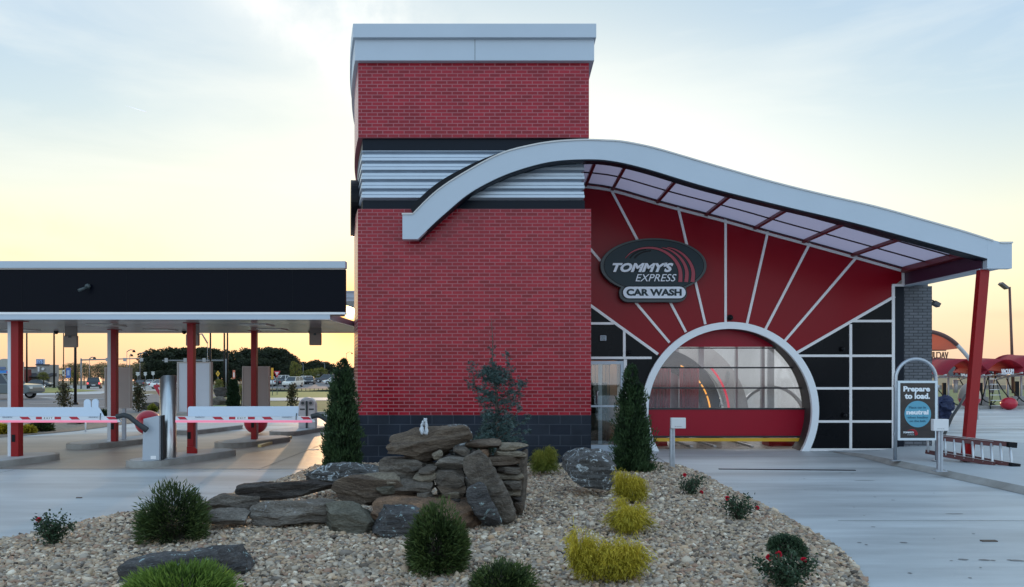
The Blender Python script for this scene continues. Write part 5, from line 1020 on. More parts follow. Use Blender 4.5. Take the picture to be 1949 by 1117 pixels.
# water bubbling from the spout stone
m = bpy.data.materials.new('foam_water'); m.use_nodes = True; q = m.node_tree.nodes['Principled BSDF']; q.inputs['Base Color'].default_value = (.85, .88, .92, 1); q.inputs['Roughness'].default_value = .08; q.inputs['Transmission Weight'].default_value = .35; q.inputs['IOR'].default_value = 1.33; MATS['foam'] = m
c0 = P(807, 824, 8.4); V, Fc = icos(2); vs = []; fs = []; k = 0; r_ = np.random.default_rng(5)
for i in range(110):
    t = r_.random(); br = r_.choice([-1, 1]); z = .165*t*(1 if br > 0 else .8); x = br*(.012+.02*math.sin(t*2.2))*(1.4-t)+r_.normal(0, .006); s = .013*(1.25-t*.7)*r_.uniform(.5, 1.3)
    vs.append(V*np.array([s*.8, s*.8, s*1.8])*(1+r_.normal(0, .15, (len(V), 1)))+np.array([c0.x+x, c0.y+r_.normal(0, .01), c0.z+z])); fs.append(Fc+k); k += len(V)
npmesh('water_jet', np.concatenate(vs), np.concatenate(fs), m, loc=c0, smooth=True, label='small white bubbling water jet rising from the spout stone', cat='water jet')
# ================================================================ PLANTS
def leafmat(name, cols, rough=.6, trans=.25): return mat(name, rough=rough, attr=cols, trans=trans, spec=.3)
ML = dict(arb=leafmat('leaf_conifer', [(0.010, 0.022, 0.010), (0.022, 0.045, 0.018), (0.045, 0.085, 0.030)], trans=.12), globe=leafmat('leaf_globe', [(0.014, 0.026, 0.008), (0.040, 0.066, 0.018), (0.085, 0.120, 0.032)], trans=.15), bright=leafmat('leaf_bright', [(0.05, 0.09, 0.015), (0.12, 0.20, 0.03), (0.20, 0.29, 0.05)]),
          gold=leafmat('leaf_gold', [(0.20, 0.18, 0.015), (0.46, 0.37, 0.03), (0.72, 0.56, 0.07)]), goldgreen=leafmat('leaf_goldgreen', [(0.07, 0.10, 0.015), (0.20, 0.22, 0.03), (0.36, 0.32, 0.05)]), rose=leafmat('leaf_rose', [(0.018, 0.038, 0.020), (0.040, 0.075, 0.036), (0.08, 0.12, 0.07)]), cedar=leafmat('leaf_cedar', [(0.028, 0.056, 0.052), (0.075, 0.125, 0.115), (0.16, 0.225, 0.21)], trans=.1),
          bark=mat('bark', (0.10, 0.075, 0.06), .9, var=.3, vscale=20), bloom=mat('rose_bloom', (0.70, 0.02, 0.06), .5, var=.2, vscale=40, trans=.2), mag=leafmat('leaf_magnolia', [(0.03, 0.035, 0.015), (0.07, 0.07, 0.03), (0.16, 0.11, 0.05)]), far=leafmat('leaf_far', [(0.008, 0.014, 0.007), (0.018, 0.028, 0.012), (0.035, 0.045, 0.020)], trans=.05), spring=leafmat('leaf_spring', [(0.10, 0.085, 0.045), (0.17, 0.15, 0.07), (0.24, 0.22, 0.10)]), yell=leafmat('leaf_yellowgreen', [(0.07, 0.085, 0.02), (0.15, 0.16, 0.035), (0.25, 0.22, 0.05)]))
def blades(base, dirs, ln, w, r_, droop=None):
    # kite shaped leaves; base Nx3, dirs Nx3 unit, ln, w arrays
    n = len(base); rv = r_.normal(size=(n, 3)); side = np.cross(dirs, rv); side /= np.linalg.norm(side, axis=1)[:, None]+1e-9
    ln = np.asarray(ln)[:, None]; w = np.asarray(w)[:, None]; tip = base+dirs*ln
    if droop is not None: tip = tip+np.array([0, 0, -1])*np.asarray(droop)[:, None]
    mid = base+dirs*ln*.45; v = np.stack([base, mid+side*w/2, tip, mid-side*w/2], 1).reshape(-1, 3); f = np.arange(4*n).reshape(-1, 4); return v, f
def unit(v): return v/(np.linalg.norm(v, axis=1)[:, None]+1e-9)
def stem(t, pts, r_, m='bark', name='stem'):
    b = MB(); b.tube(pts, r_, 6); return b.build(name, ML[m], t)
def globe(label, c, rx, rz, seed, m='globe', n=9000, ln=.045, w=.009, cat='shrub', flat=.0, tuft=120, loose=.26):
    r_ = np.random.default_rng(seed); t = thing('round_shrub', label, cat, (c.x, c.y, c.z))
    th = unit(r_.normal(size=(tuft, 3))); th[:, 2] = np.abs(th[:, 2])*1.0-.42; th = unit(th); tr = 1+r_.normal(0, loose*.55, tuft)
    k = r_.integers(0, tuft, n); dr = unit(th[k]+r_.normal(0, .17, (n, 3))); rad = (r_.random(n)**.45)*.62+.38; rad *= tr[k]
    p = np.array(c)+np.stack([dr[:, 0]*rx, dr[:, 1]*rx, dr[:, 2]*rz], 1)*rad[:, None]+np.array([0, 0, rz*.48*1.0])
    d = unit(dr+np.array([0, 0, .35])+r_.normal(0, .35, (n, 3))); L_ = ln*r_.uniform(.6, 1.4, n); v, f = blades(p, d, L_, w*r_.uniform(.7, 1.4, n), r_)
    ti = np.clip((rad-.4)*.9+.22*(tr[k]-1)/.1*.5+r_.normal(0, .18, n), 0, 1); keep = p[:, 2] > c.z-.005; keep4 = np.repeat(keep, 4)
    v = v[keep4]; f = np.arange(len(v)).reshape(-1, 4); npmesh('foliage', v, f, ML[m], parent=t, tint=np.repeat(ti[keep], 4))
    # twiggy heart so no daylight shows through the middle
    q = th[:70]*np.array([rx, rx, rz])*.75+np.array(c)+np.array([0, 0, rz*.48]); b = MB()
    for pt in q:
        if pt[2] > c.z: b.tube([(c.x, c.y, c.z), tuple(pt)], [.010, .003], 4)
    b.build('stems', ML['bark'], t, kind='stuff'); return t
def mk(x, yb, w, h): p = BG(x, yb); s = p.y/F; return p, w*s/2, h*s
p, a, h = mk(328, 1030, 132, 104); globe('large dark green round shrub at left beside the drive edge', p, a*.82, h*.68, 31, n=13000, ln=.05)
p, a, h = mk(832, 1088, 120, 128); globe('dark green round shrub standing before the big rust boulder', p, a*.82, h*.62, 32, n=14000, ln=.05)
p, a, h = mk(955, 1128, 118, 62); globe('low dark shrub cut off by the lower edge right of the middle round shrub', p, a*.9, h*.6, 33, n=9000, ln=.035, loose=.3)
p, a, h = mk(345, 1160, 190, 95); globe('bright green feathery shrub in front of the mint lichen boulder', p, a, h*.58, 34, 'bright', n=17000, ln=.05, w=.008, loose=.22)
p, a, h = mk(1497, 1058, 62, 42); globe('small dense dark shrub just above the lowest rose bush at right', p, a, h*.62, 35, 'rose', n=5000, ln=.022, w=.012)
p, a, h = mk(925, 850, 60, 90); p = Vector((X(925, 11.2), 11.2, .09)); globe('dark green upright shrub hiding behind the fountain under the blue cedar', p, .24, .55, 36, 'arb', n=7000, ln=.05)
def threads(label, c, spread, h, seed, m='gold', ns=420, cat='shrub', lean=(0, 0), bumps=None):
    r_ = np.random.default_rng(seed); t = thing('thread_cypress', label, cat, (c.x, c.y, c.z)); vs = []; ti = []
    cl_ = [(r_.uniform(0, 6.28), r_.uniform(.1, 1.0), r_.uniform(.7, 1.2)) for _ in range(26)]
    for i in range(ns):
        hub = np.array([0, 0, 0.]) if not bumps else np.array(bumps[r_.integers(len(bumps))])
        q_ = cl_[r_.integers(26)]; a = q_[0]+r_.normal(0, .16); e = float(np.clip(q_[1]+r_.normal(0, .09), .05, 1.05)); rr = spread*r_.uniform(.45, 1.05)*math.sqrt(max(.1, 1-.45*e*e))*q_[2]; top = h*(.28+.62*e)*r_.uniform(.8, 1.1)*q_[2]**.5
        if bumps: rr *= .55; 
        o = np.array(c)+hub*np.array([1, 1, 0]); hz = (1+hub[2]); n = 8; pts = []
        for k in range(n):
            s = k/(n-1); pts.append(o+np.array([math.cos(a)*rr*s, math.sin(a)*rr*s, top*hz*math.sin(min(1, s*1.25)*math.pi*.58)*1.0-.35*h*max(0, s-.6)**1.2]))
        pts = np.array(pts)+r_.normal(0, .005, (n, 3))
        seg = pts[1:]-pts[:-1]
        for sub in range(4):
            o2 = r_.normal(0, .013*(1+sub*.4), 3); 
            for k in range(2, n-1):
                d = seg[k]+r_.normal(0, .012, 3); l = np.linalg.norm(seg[k])*1.3
                vs.append((pts[k]+o2, d/np.linalg.norm(d), l, e*.55+.3*k/n))
    B = np.array([v[0] for v in vs]); D = np.array([v[1] for v in vs]); L_ = np.array([v[2] for v in vs]); T = np.clip(np.array([v[3] for v in vs])+r_.normal(0, .16, len(vs)), 0, 1)
    k = B[:, 2] > c.z-.0; B, D, L_, T = B[k], D[k], L_[k], T[k]; v, f = blades(B, D, L_, np.full(len(B), .0065), r_, droop=L_*.15); npmesh('foliage', v, f, ML[m], parent=t, tint=np.repeat(T, 4))
    b = MB()
    for i in range(14): a = i*.45+seed; b.tube([(c.x, c.y, c.z), (c.x+math.cos(a)*spread*.35, c.y+math.sin(a)*spread*.35, c.z+h*.45)], [.007, .003], 4)
    b.build('stems', ML['bark'], t, kind='stuff'); return t
p, a, h = mk(1203, 962, 82, 62); threads('golden thread cypress, farthest of the three in a row below the dark conifer', p, a*1.0, h*1.0, 41, bumps=[(0, 0, 0), (-.12, 0, .25), (.08, .05, 0)], ns=520)
p, a, h = mk(1198, 1016, 94, 62); threads('golden thread cypress, middle one of the row', p, a*1.05, h*1.0, 42, ns=620)
p, a, h = mk(1162, 1108, 150, 90); threads('widest and nearest golden thread cypress with a stray tuft at its left', p, a*.95, h*.95, 43, bumps=[(-.24, 0, .25), (-.12, 0, .0), (0.02, -.02, -.05), (.10, .0, .0), (.16, 0, 0)], ns=900)
p, a, h = mk(1033, 906, 60, 60); threads('yellow green thread cypress with a pointed top right of the stacked stones', p, a, h*.95, 44, 'goldgreen', ns=620)
def conifer(label, x, yb, yt, wpx, d, seed, n=26000, spires=((0, 0, 1.0),), prof=None, z0=.06):
    r_ = np.random.default_rng(seed); zt = Z(yt, d); c = Vector((X(x, d), d, z0)); hh = zt-z0; W = wpx*d/F/2; t = thing('conifer_shrub', label, 'conifer', tuple(c)); B = []; D = []; T = []
    for (ox, oy, hs) in spires:
        m_ = int(n*(hs**1.5)/sum(s[2]**1.5 for s in spires)); m2 = 190
        ty = r_.random(m2)**1.15; ta = r_.uniform(0, 2*math.pi, m2); k = r_.integers(0, m2, m_); y = np.clip(ty[k]+r_.normal(0, .022, m_), 0, 1); a = ta[k]+r_.normal(0, .16, m_)
        lump = 1+.16*np.sin(ty[k]*17+ta[k]*2+seed)+np.abs(r_.normal(0, .34, m2))[k]-.17
        rp = (np.clip(1-y, 0, 1)**.42*.95+.04)*np.minimum(1, .86+y*.8) if prof is None else prof(y); rp = rp*W*(hs if hs < 1 else 1)*lump; fr = r_.random(m_)**.4*.75+.25
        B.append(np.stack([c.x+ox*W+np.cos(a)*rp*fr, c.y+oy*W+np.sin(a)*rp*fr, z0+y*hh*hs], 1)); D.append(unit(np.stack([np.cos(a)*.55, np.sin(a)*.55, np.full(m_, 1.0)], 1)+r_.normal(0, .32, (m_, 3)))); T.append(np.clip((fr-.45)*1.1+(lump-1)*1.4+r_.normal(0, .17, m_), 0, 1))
    B = np.concatenate(B); D = np.concatenate(D); T = np.concatenate(T); v, f = blades(B, D, .062*r_.uniform(.5, 1.4, len(B)), .017*r_.uniform(.6, 1.4, len(B)), r_); npmesh('foliage', v, f, ML['arb'], parent=t, tint=np.repeat(T, 4))
    b = MB(); b.tube([c, c+Vector((0, 0, hh*.9))], [.035, .008], 6)
    for i in range(40): y = .05+i*.02; a = i*2.4; rr = W*.6*(1-y)**.6; b.tube([c+Vector((0, 0, y*hh)), c+Vector((math.cos(a)*rr, math.sin(a)*rr, y*hh+.12))], [.009, .003], 4)
    b.build('trunk', ML['bark'], t); return t
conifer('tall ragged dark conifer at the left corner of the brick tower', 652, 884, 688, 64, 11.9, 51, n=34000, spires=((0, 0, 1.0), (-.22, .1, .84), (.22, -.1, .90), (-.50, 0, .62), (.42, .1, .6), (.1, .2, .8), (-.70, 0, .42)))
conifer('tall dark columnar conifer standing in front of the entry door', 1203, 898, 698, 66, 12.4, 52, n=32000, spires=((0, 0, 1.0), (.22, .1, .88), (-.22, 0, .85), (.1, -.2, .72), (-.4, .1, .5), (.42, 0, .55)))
def rosebush(label, x, yb, wpx, hpx, seed, blooms, n=900):
    p = BG(x, yb); s = p.y/F; W = wpx*s/2; hh = hpx*s; r_ = np.random.default_rng(seed); t = thing('rose_bush', label, 'rose bush', tuple(p)); b = MB(); tips = []; B = []; D = []
    for i in range(15):
        a = i*2.39+seed; e = r_.uniform(.25, 1.0); tip = np.array([p.x+math.cos(a)*W*e, p.y+math.sin(a)*W*e*.8, p.z+hh*r_.uniform(.45, .95)]); q0 = np.array(p); mid = (q0+tip)/2+np.array([0, 0, hh*.12])
        b.tube([tuple(q0), tuple(mid), tuple(tip)], [.006, .004, .002], 5); tips.append(tip)
        for k in range(n//15):
            u = r_.random()**.7*.9+.1; base = q0*(1-u)**2+2*mid*u*(1-u)+tip*u*u; B.append(base+r_.normal(0, .028, 3)); D.append(np.array([math.cos(a), math.sin(a), .3])*.4+r_.normal(0, .8, 3))
    b.build('stems', ML['bark'], t); B = np.array(B); D = unit(np.array(D)); B[:, 2] = np.maximum(B[:, 2], p.z+.01); v, f = blades(B, D, .032*r_.uniform(.6, 1.3, len(B)), .020*r_.uniform(.7, 1.3, len(B)), r_); npmesh('foliage', v, f, ML['rose'], parent=t, tint=np.repeat(r_.random(len(B)), 4))
    for (bx, by) in blooms:
        c = P(bx, by, p.y-.02*1); V, Fc = icos(2); B = unit(r_.normal(size=(60, 3))); v, f = blades(np.array(c)+B*.006, unit(B+np.array([0, -.3, .5])), np.full(60, .024), np.full(60, .022), r_); npmesh('bloom', v, f, ML['bloom'], parent=t)
        bb = MB(); bb.tube([tuple(p), tuple((np.array(p)+np.array(c))/2+np.array([0, 0, .02])), tuple(c)], [.004, .003, .002], 5); bb.build('stems', ML['bark'], t)
rosebush('rose bush with one dull red bloom at the far left edge of the bed', 98, 1040, 92, 62, 61, [(74, 989)], n=1100)
rosebush('rose bush with a bright bloom at its top, farthest along the drive', 1316, 944, 52, 42, 62, [(1303, 904), (1335, 937)], n=700)
rosebush('rose bush with blooms at top left and far right, second along the drive', 1405, 991, 72, 50, 63, [(1384, 948), (1441, 967)], n=950)
rosebush('largest rose bush, with three red blooms, in the lower right corner', 1500, 1122, 122, 76, 64, [(1464, 1061), (1482, 1055), (1530, 1067)], n=1900)
# blue atlas cedar against the tower
def cedar():
    d = 10.6; c = Vector((X(945, d), d, .09)); t = thing('blue_cedar', 'straggly blue grey cedar with a bare leader rising against the red brick tower', 'tree', tuple(c)); r_ = np.random.default_rng(71); b = MB(); B = []; D = []; T = []
    trunk = [P(948, 872, d), P(946, 800, d), P(944, 740, d), P(937, 690, d), P(938, 650, d), P(935, 604, d)]; b.tube(trunk, [.03, .024, .018, .012, .007, .003], 7)
    def branch(pts, r0, dens, needles=True, tuftr=.02):
        pts = [np.array(q) for q in pts]; b.tube([tuple(q) for q in pts], [r0*(1-.8*i/(len(pts)-1)) for i in range(len(pts))], 5)
        if not needles: return
        for i in range(len(pts)-1):
            for k in range(dens):
                u = r_.random(); q = pts[i]*(1-u)+pts[i+1]*u+r_.normal(0, tuftr, 3); dn = unit(r_.normal(size=(16, 3))*np.array([1, 1, .7])+np.array([0, 0, .35]))
                B.append(np.repeat(q[None], 16, 0)+r_.normal(0, .004, (16, 3))); D.append(dn); T.append(np.full(16, np.clip(r_.normal(.5, .25), 0, 1)))
    for i in range(84):
        y = r_.uniform(692, 850); x0 = np.interp(y, [604, 690, 740, 800, 872], [935, 937, 944, 946, 948]); w = np.interp(y, [600, 690, 700, 740, 800, 850], [8, 14, 22, 40, 36, 44])*r_.uniform(.4, 1.1); s = r_.choice([-1, 1]); dy = r_.uniform(-1, 1)
        st = P(x0, y, d); e = P(x0+s*w, y+r_.uniform(-8, 8), d); e.y += dy*.25; m_ = (st+e)/2+Vector((0, 0, .03)); branch([st, m_, e], .005, 10)
    for pts in ([(944, 800), (915, 770), (905, 735), (897, 700), (900, 692)], [(946, 790), (968, 760), (975, 730), (972, 700), (966, 675)], [(946, 790), (985, 765), (990, 740), (984, 715)], [(944, 760), (920, 745), (900, 735), (888, 728)], [(944, 770), (975, 755), (1000, 728), (990, 735)]): branch([P(x, y, d)+Vector((0, r_.uniform(-.1, .1), 0)) for x, y in pts], .009, 16, tuftr=.03)
    for pts in ([(948, 835), (975, 815), (1000, 800), (1008, 790)], [(948, 840), (985, 825), (1012, 822)], [(946, 845), (965, 850), (975, 862)], [(946, 835), (925, 840), (915, 862)], [(948, 838), (990, 835), (1003, 845)], [(946, 815), (970, 800), (990, 780), (987, 768)], [(948, 845), (940, 865), (935, 880)], [(950, 845), (970, 870), (990, 885)]): branch([P(x, y, d-.15) for x, y in pts], .008, 14, tuftr=.018)
    for i in range(26):
        y = r_.uniform(606, 700); x0 = 937; st = P(x0, y, d); e = P(x0+r_.choice([-1, 1])*r_.uniform(4, 13), y-r_.uniform(0, 8), d); branch([st, e], .003, 1, y > 655, .004)
    for i in range(16): y = r_.uniform(670, 760); x0 = 968+r_.uniform(-4, 8); st = P(x0, y, d); e = P(x0+r_.uniform(-14, 14), y-r_.uniform(2, 10), d); branch([st, e], .003, 2, True, .006)
    b.build('trunk', ML['bark'], t); B = np.concatenate(B); D = np.concatenate(D); T = np.concatenate(T); v, f = blades(B, D, .030*r_.uniform(.6, 1.3, len(B)), .0075*r_.uniform(.8, 1.4, len(B)), r_); npmesh('foliage', v, f, ML['cedar'], parent=t, tint=np.repeat(T, 4))
cedar()
# ================================================================ BEYOND
# ---- trees
def tree_proto(name, label, cat, group, kind, seed, n, hh=10.0, leaf=.42):
    r_ = np.random.default_rng(seed); t = thing(name, label, cat, (0, 0, 0), group); b = MB(); b.tube([(0, 0, 0), (.1, 0, hh*.45), (0, .1, hh*.86)], [.22, .15, .04], 7); bl = []
    for i in range(18 if kind != 'bare' else 26):
        a = i*2.39+seed; y = .30+.62*(i/18 if kind != 'bare' else i/26); w = {'pine': .30*(1-abs(y-.55))**.6, 'round': .34*math.sin(min(1, (y-.12)*1.15)*math.pi)**.6, 'bare': .34*math.sin(min(1, (y-.1)*1.1)*math.pi)**.6}[kind]*hh*r_.uniform(.55, 1.1)
        e = Vector((math.cos(a)*w*.75, math.sin(a)*w*.75, y*hh+w*.25)); b.tube([(0, 0, y*hh*.8), tuple(e)], [.08, .02], 5); bl.append((e, hh*r_.uniform(.075, .125)))
        if kind == 'bare':
            for k in range(4): b.tube([tuple(e*.7+Vector((0, 0, y*hh*.24))), tuple(e+Vector(r_.normal(0, hh*.06, 3)))], [.03, .008], 4)
    bl.append((Vector((0, 0, hh*.9)), hh*.09)); b.build('trunk', ML['bark'], t); k = r_.integers(0, len(bl), n); C = np.array([tuple(q[0]) for q in bl])[k]; S = np.array([q[1] for q in bl])[k]
    dr = unit(r_.normal(size=(n, 3))); p = C+dr*(S*r_.random(n)**.4*1.15)[:, None]*np.array([1.15, 1.15, .8]); d = unit(dr+r_.normal(0, .6, (n, 3))); v, f = blades(p, d, leaf*r_.uniform(.5, 1.3, n), leaf*.6*r_.uniform(.6, 1.3, n), r_)
    npmesh('crown', v, f, ML[{'pine': 'far', 'round': 'yell', 'bare': 'spring'}[kind]], parent=t, tint=np.repeat(np.clip(.5+dr[:, 2]*.3+r_.normal(0, .2, n), 0, 1), 4)); return t
pine = [tree_proto('pine_tree', 'dark tree standing in the dense wood beyond the pay canopy', 'tree', 'dark trees in the wood beyond the pay lanes', 'pine', s, 3200, leaf=.55) for s in (81, 82, 83)]
bare = [tree_proto('budding_tree', 'thin olive brown budding tree in the row behind the traffic signals', 'tree', 'budding trees along the far street', 'bare', s, 1500, leaf=.42) for s in (84, 85)]
first = {}
def put(protos, i, loc, rz, sc, label=None):
    o = protos[i % len(protos)]
    if o not in first: first[o] = 1; o.location = loc; o.rotation_euler = (0, 0, rz); o.scale = sc; o['label'] = label or o['label']; return o
    return copy_thing(o, loc, rz, sc, label)
prof = [(262, 700), (275, 684), (290, 671), (310, 663), (345, 665), (380, 661), (405, 661), (425, 669), (440, 668), (465, 661), (500, 662), (520, 661), (540, 668), (555, 679), (566, 687), (590, 683), (612, 685), (630, 692), (650, 696), (668, 699)]
xs_, ys_ = [p[0] for p in prof], [p[1] for p in prof]; i = 0
for row, (d, fh, step) in enumerate(((262, 1.0, 13), (238, .93, 15), (215, .72, 15), (196, .45, 17))):
    x = 262+row*5
    while x < 668:
        yt = np.interp(x, xs_, ys_)+rnd.uniform(-1, 4); h_ = (Z(yt, d)-gz(d))*fh*rnd.uniform(.92, 1.03); s = h_/10*1.04; w = s*rnd.uniform(.9, 1.25)
        if x > 560 and row == 3: x += step; continue
        put(pine, i, (X(x, d), d+rnd.uniform(-5, 5), gz(d)-.2), rnd.uniform(0, 6), (w, w, s)); i += 1; x += step*rnd.uniform(.8, 1.2)
for i, x in enumerate((58, 92, 104, 118, 134, 148, 160, 172, 186, 196, 208, 222, 234, 246, 256, 268)):
    d = 215+rnd.uniform(-12, 20); yt = 694+rnd.uniform(-5, 5) if x > 125 else 699; s = (Z(yt, d)-gz(d))/10*1.05; put(bare, i, (X(x, d), d, gz(d)-.2), rnd.uniform(0, 6), (s*1.1, s*1.1, s))
for i, x in enumerate((1788, 1838, 1862, 1884, 1902, 1915, 1930, 1948, 1970)):
    d = 230; s = (Z(691 if 1895 < x < 1940 else 698, d)-Z(709, d))/10*1.1; put(bare, i, (X(x, d), d, Z(709, d)), i, (s*1.6, s*1.6, s), 'hazy leafless tree far beyond the vacuum bays')['group'] = 'far trees beyond the vacuum bays'
yt_ = tree_proto('street_tree', 'small yellow green tree before the low grey restaurant', 'tree', None, 'round', 86, 1600, 5.0, .3)
def put1(o, x, yb, yt, d, label, w=1.0, hh=5.0, zb=None):
    zb = gz(d) if zb is None else zb; s = (Z(yt, d)-zb)/hh; c = put([o], 0, (X(x, d), d, zb), x, (s*w, s*w, s), label); return c
put1(yt_, 83, 728, 708, 140, 'small yellow green tree before the low grey restaurant', 1.3, zb=Z(730, 140)); put1(yt_, 140, 733, 706, 130, 'narrow ochre tree just left of the near black lamp pole', .8)
put1(yt_, 562, 735, 689, 185, 'pale yellow green tree at the right end of the dark wood', .8); put1(yt_, 610, 732, 700, 190, 'low green tree beside the road that climbs away', 1.6); put1(yt_, 590, 732, 703, 195, 'wide low green tree right of the pale one at the end of the wood', 1.7)
put1(yt_, 460, 776, 733, 38, 'loose green bush right of the small dark conifer behind the columns', .75, 5.0); put1(yt_, 418, 750, 722, 60, 'loose green bush above the rock pile behind the pay lanes', 1.0)
# young shrubs in beds near the street
def sapling(label, x, yb, yt, wpx, seed, m='mag', n=900):
    g = G(x, yb); d = g.y; r_ = np.random.default_rng(seed); hh = Z(yt, d)-g.z; W = wpx*d/F/2; t = thing('young_tree', label, 'young tree', tuple(g)); b = MB(); b.tube([g, g+Vector((0, 0, hh*.9))], [.035, .01], 6); B = []
    for i in range(26): a = i*2.39; y = .15+.8*i/26; w = W*(1.05-y)**.5*r_.uniform(.7, 1.1); e = g+Vector((math.cos(a)*w, math.sin(a)*w, y*hh)); b.tube([g+Vector((0, 0, y*hh*.85)), e], [.012, .004], 4); B += [np.array(e)*(1-u)+np.array(g+Vector((0, 0, y*hh*.85)))*u+r_.normal(0, .07, 3) for u in r_.random(n//26)**1.5]
    b.build('trunk', ML['bark'], t); B = np.array(B); v, f = blades(B, unit(r_.normal(size=(len(B), 3))), .11*r_.uniform(.6, 1.3, len(B)), .06*r_.uniform(.7, 1.3, len(B)), r_); npmesh('crown', v, f, ML[m], parent=t, tint=np.repeat(r_.random(len(B)), 4))
sapling('young broadleaf tree left of the near black lamp pole', 122, 779, 724, 34, 91); sapling('young broadleaf tree right of the thin red column', 263, 784, 727, 30, 92); sapling('sparse brownish young tree left of the rounded pay station', 556, 778, 727, 26, 93, 'mag', 700)
def small_conifer(label, x, yb, yt, wpx, seed):
    g = G(x, yb); d = g.y; r_ = np.random.default_rng(seed); n = 6000; hh = Z(yt, d)-g.z; W = wpx*d/F/2; t = thing('conifer_shrub', label, 'conifer', tuple(g)); y = r_.random(n); a = r_.uniform(0, 6.28, n); rp = W*np.clip(1.05-y, 0, 1)**.35*(1+.12*np.sin(y*20+a*3))*(r_.random(n)**.4)
    B = np.stack([g.x+np.cos(a)*rp, g.y+np.sin(a)*rp, g.z+y*hh], 1); D = unit(np.stack([np.cos(a)*.4, np.sin(a)*.4, np.ones(n)], 1)+r_.normal(0, .3, (n, 3))); v, f = blades(B, D, .13*r_.uniform(.6, 1.3, n), .05*r_.uniform(.6, 1.3, n), r_); npmesh('foliage', v, f, ML['arb'], parent=t, tint=np.repeat(r_.random(n)*.7, 4))
    b = MB(); b.tube([g, g+Vector((0, 0, hh*.8))], [.05, .02], 6); b.build('trunk', ML['bark'], t)
small_conifer('small dark columnar conifer seen between the two rear board signs', 444, 778, 725, 23, 94)
for x, yb, w, h, m, lb in ((8, 826, 24, 18, 'gold', 'low yellow green shrub at the left edge of the planting strip'), (53, 825, 20, 14, 'gold', 'low golden shrub between the left column and the green one'), (78, 821, 36, 20, 'globe', 'low green spreading shrub in the planting strip'), (197, 795, 20, 16, 'globe', 'low green shrub behind the end of the left barrier arm'), (291, 784, 14, 14, 'goldgreen', 'low yellow green shrub right of the second young tree')):
    p = G(x, yb); s = p.y/F; globe(lb, p, w*s/2, h*s*.62, int(x)+100, m, n=1600, ln=.09, w=.03)
brock(127, 801, 160, 815, 24.5, .5, 131, 'brown', 'reddish grey boulder in the planting strip under the left barrier arm', k=3); brock(95, 799, 128, 809, 26, .4, 132, 'dark', 'low dark stone behind the reddish boulder of the planting strip', k=3); brock(262, 765, 306, 781, 35, .9, 133, 'dark', 'long dark boulder beside the second young tree', k=3)
brock(402, 737, 428, 758, 42, .9, 134, 'dark', 'upper boulder of the dark rock pile behind the pay lanes', k=3); brock(400, 755, 430, 780, 41, 1.0, 135, 'grey', 'lower boulder of the dark rock pile behind the pay lanes', k=3)
# ---- poles, lamps, signals
M_pb = mat('pole_black', (0.012, 0.010, 0.010), .5, spec=.2); M_pg = mat('pole_grey', (0.20, 0.20, 0.21), .5); M_pbr = mat('pole_brown', (.12, .05, .045), .5)
def pole(x, yb, d, yt, w, label, m=None, base=True, zb=None, name='lamp_pole', cat='pole'):
    zb = gz(d) if zb is None else zb; t = thing(name, label, cat, (X(x, d), d, zb)); r_ = w*d/F/2; b = MB(); b.tube([(X(x, d), d, zb), (X(x, d), d, Z(yt, d))], [r_*1.05, r_*.85], 10); b.build('pole', m or M_pb, t)
    if base: b = MB(); b.tube([(X(x, d), d, zb), (X(x, d), d, zb+.12)], r_*2.0, 12); b.build('base', m or M_pb, t)
    return t
def lamp_top(t, x, d, yt, m): b = MB(); b.box(X(x, d)-.55, X(x, d)+.55, d-.15, d+.15, Z(yt, d), Z(yt, d)+.12); b.build('lamp_head', m, t)
for x, d, w, lb in ((51, 126, 3.0, 'tall thin black lamp pole just right of the left red column'), (103, 126, 3.2, 'tall black lamp pole in front of the grey restaurant'), (121, 150, 1.8, 'distant thin black lamp pole below the left hanging sign'), (143.5, 42, 5.0, 'nearest black lamp pole, left of the thin red column'), (427, 60, 3.6, 'left one of the paired dark poles between the rear columns'), (433, 60, 3.4, 'right one of the paired dark poles, its top hidden by the canopy'), (400.5, 60, 3.6, 'dark pole just right of the tall pale bluish board')):
    yt = HY-(9.3-H+gz(d))/d*F if d > 100 else HY-(5.4-H)/d*F; yt = max(yt, 612) if d < 100 else 560+40; t = pole(x, 0, d, yt, w, lb); lamp_top(t, x, d, yt, M_pb)
def street(x, d, yt, ax, label, ya=None, w=1.1):
    t = pole(x, 0, d, yt, w, label, M_pg, False, name='street_lamp', cat='street lamp'); ya = ya or yt-1; b = MB(); b.tube([P(x, yt+1, d), P((x+ax)/2, ya-1.5, d), P(ax, ya-.5, d)], .09, 6); b.build('arm', M_pg, t); b = MB(); c = P(ax, ya+2, d); b.tube([c+Vector((0, 0, .35)), c+Vector((0, 0, -.15))], [.12, .36], 10); b.build('lamp_head', M_pb, t)
street(170, 130, 682, 180, 'street lamp with its arm to the right near the left signal mast'); street(241.5, 150, 668, 255, 'tallest street lamp right of the thin red column'); street(247, 170, 676, 251, 'short armed street lamp right behind the tallest one'); street(266.5, 140, 673, 279, 'street lamp with a long arm before the left end of the dark wood'); street(395, 90, 652, 374, 'street lamp with an arm curving left beside the tall pale board', 637); street(659, 260, 672, 670, 'distant street lamp on the climbing road above the tall conifer'); street(577, 210, 693, 574, 'thin distant street lamp near the end of the wood'); street(618, 230, 692, 612, 'thin distant street lamp beside the climbing road')
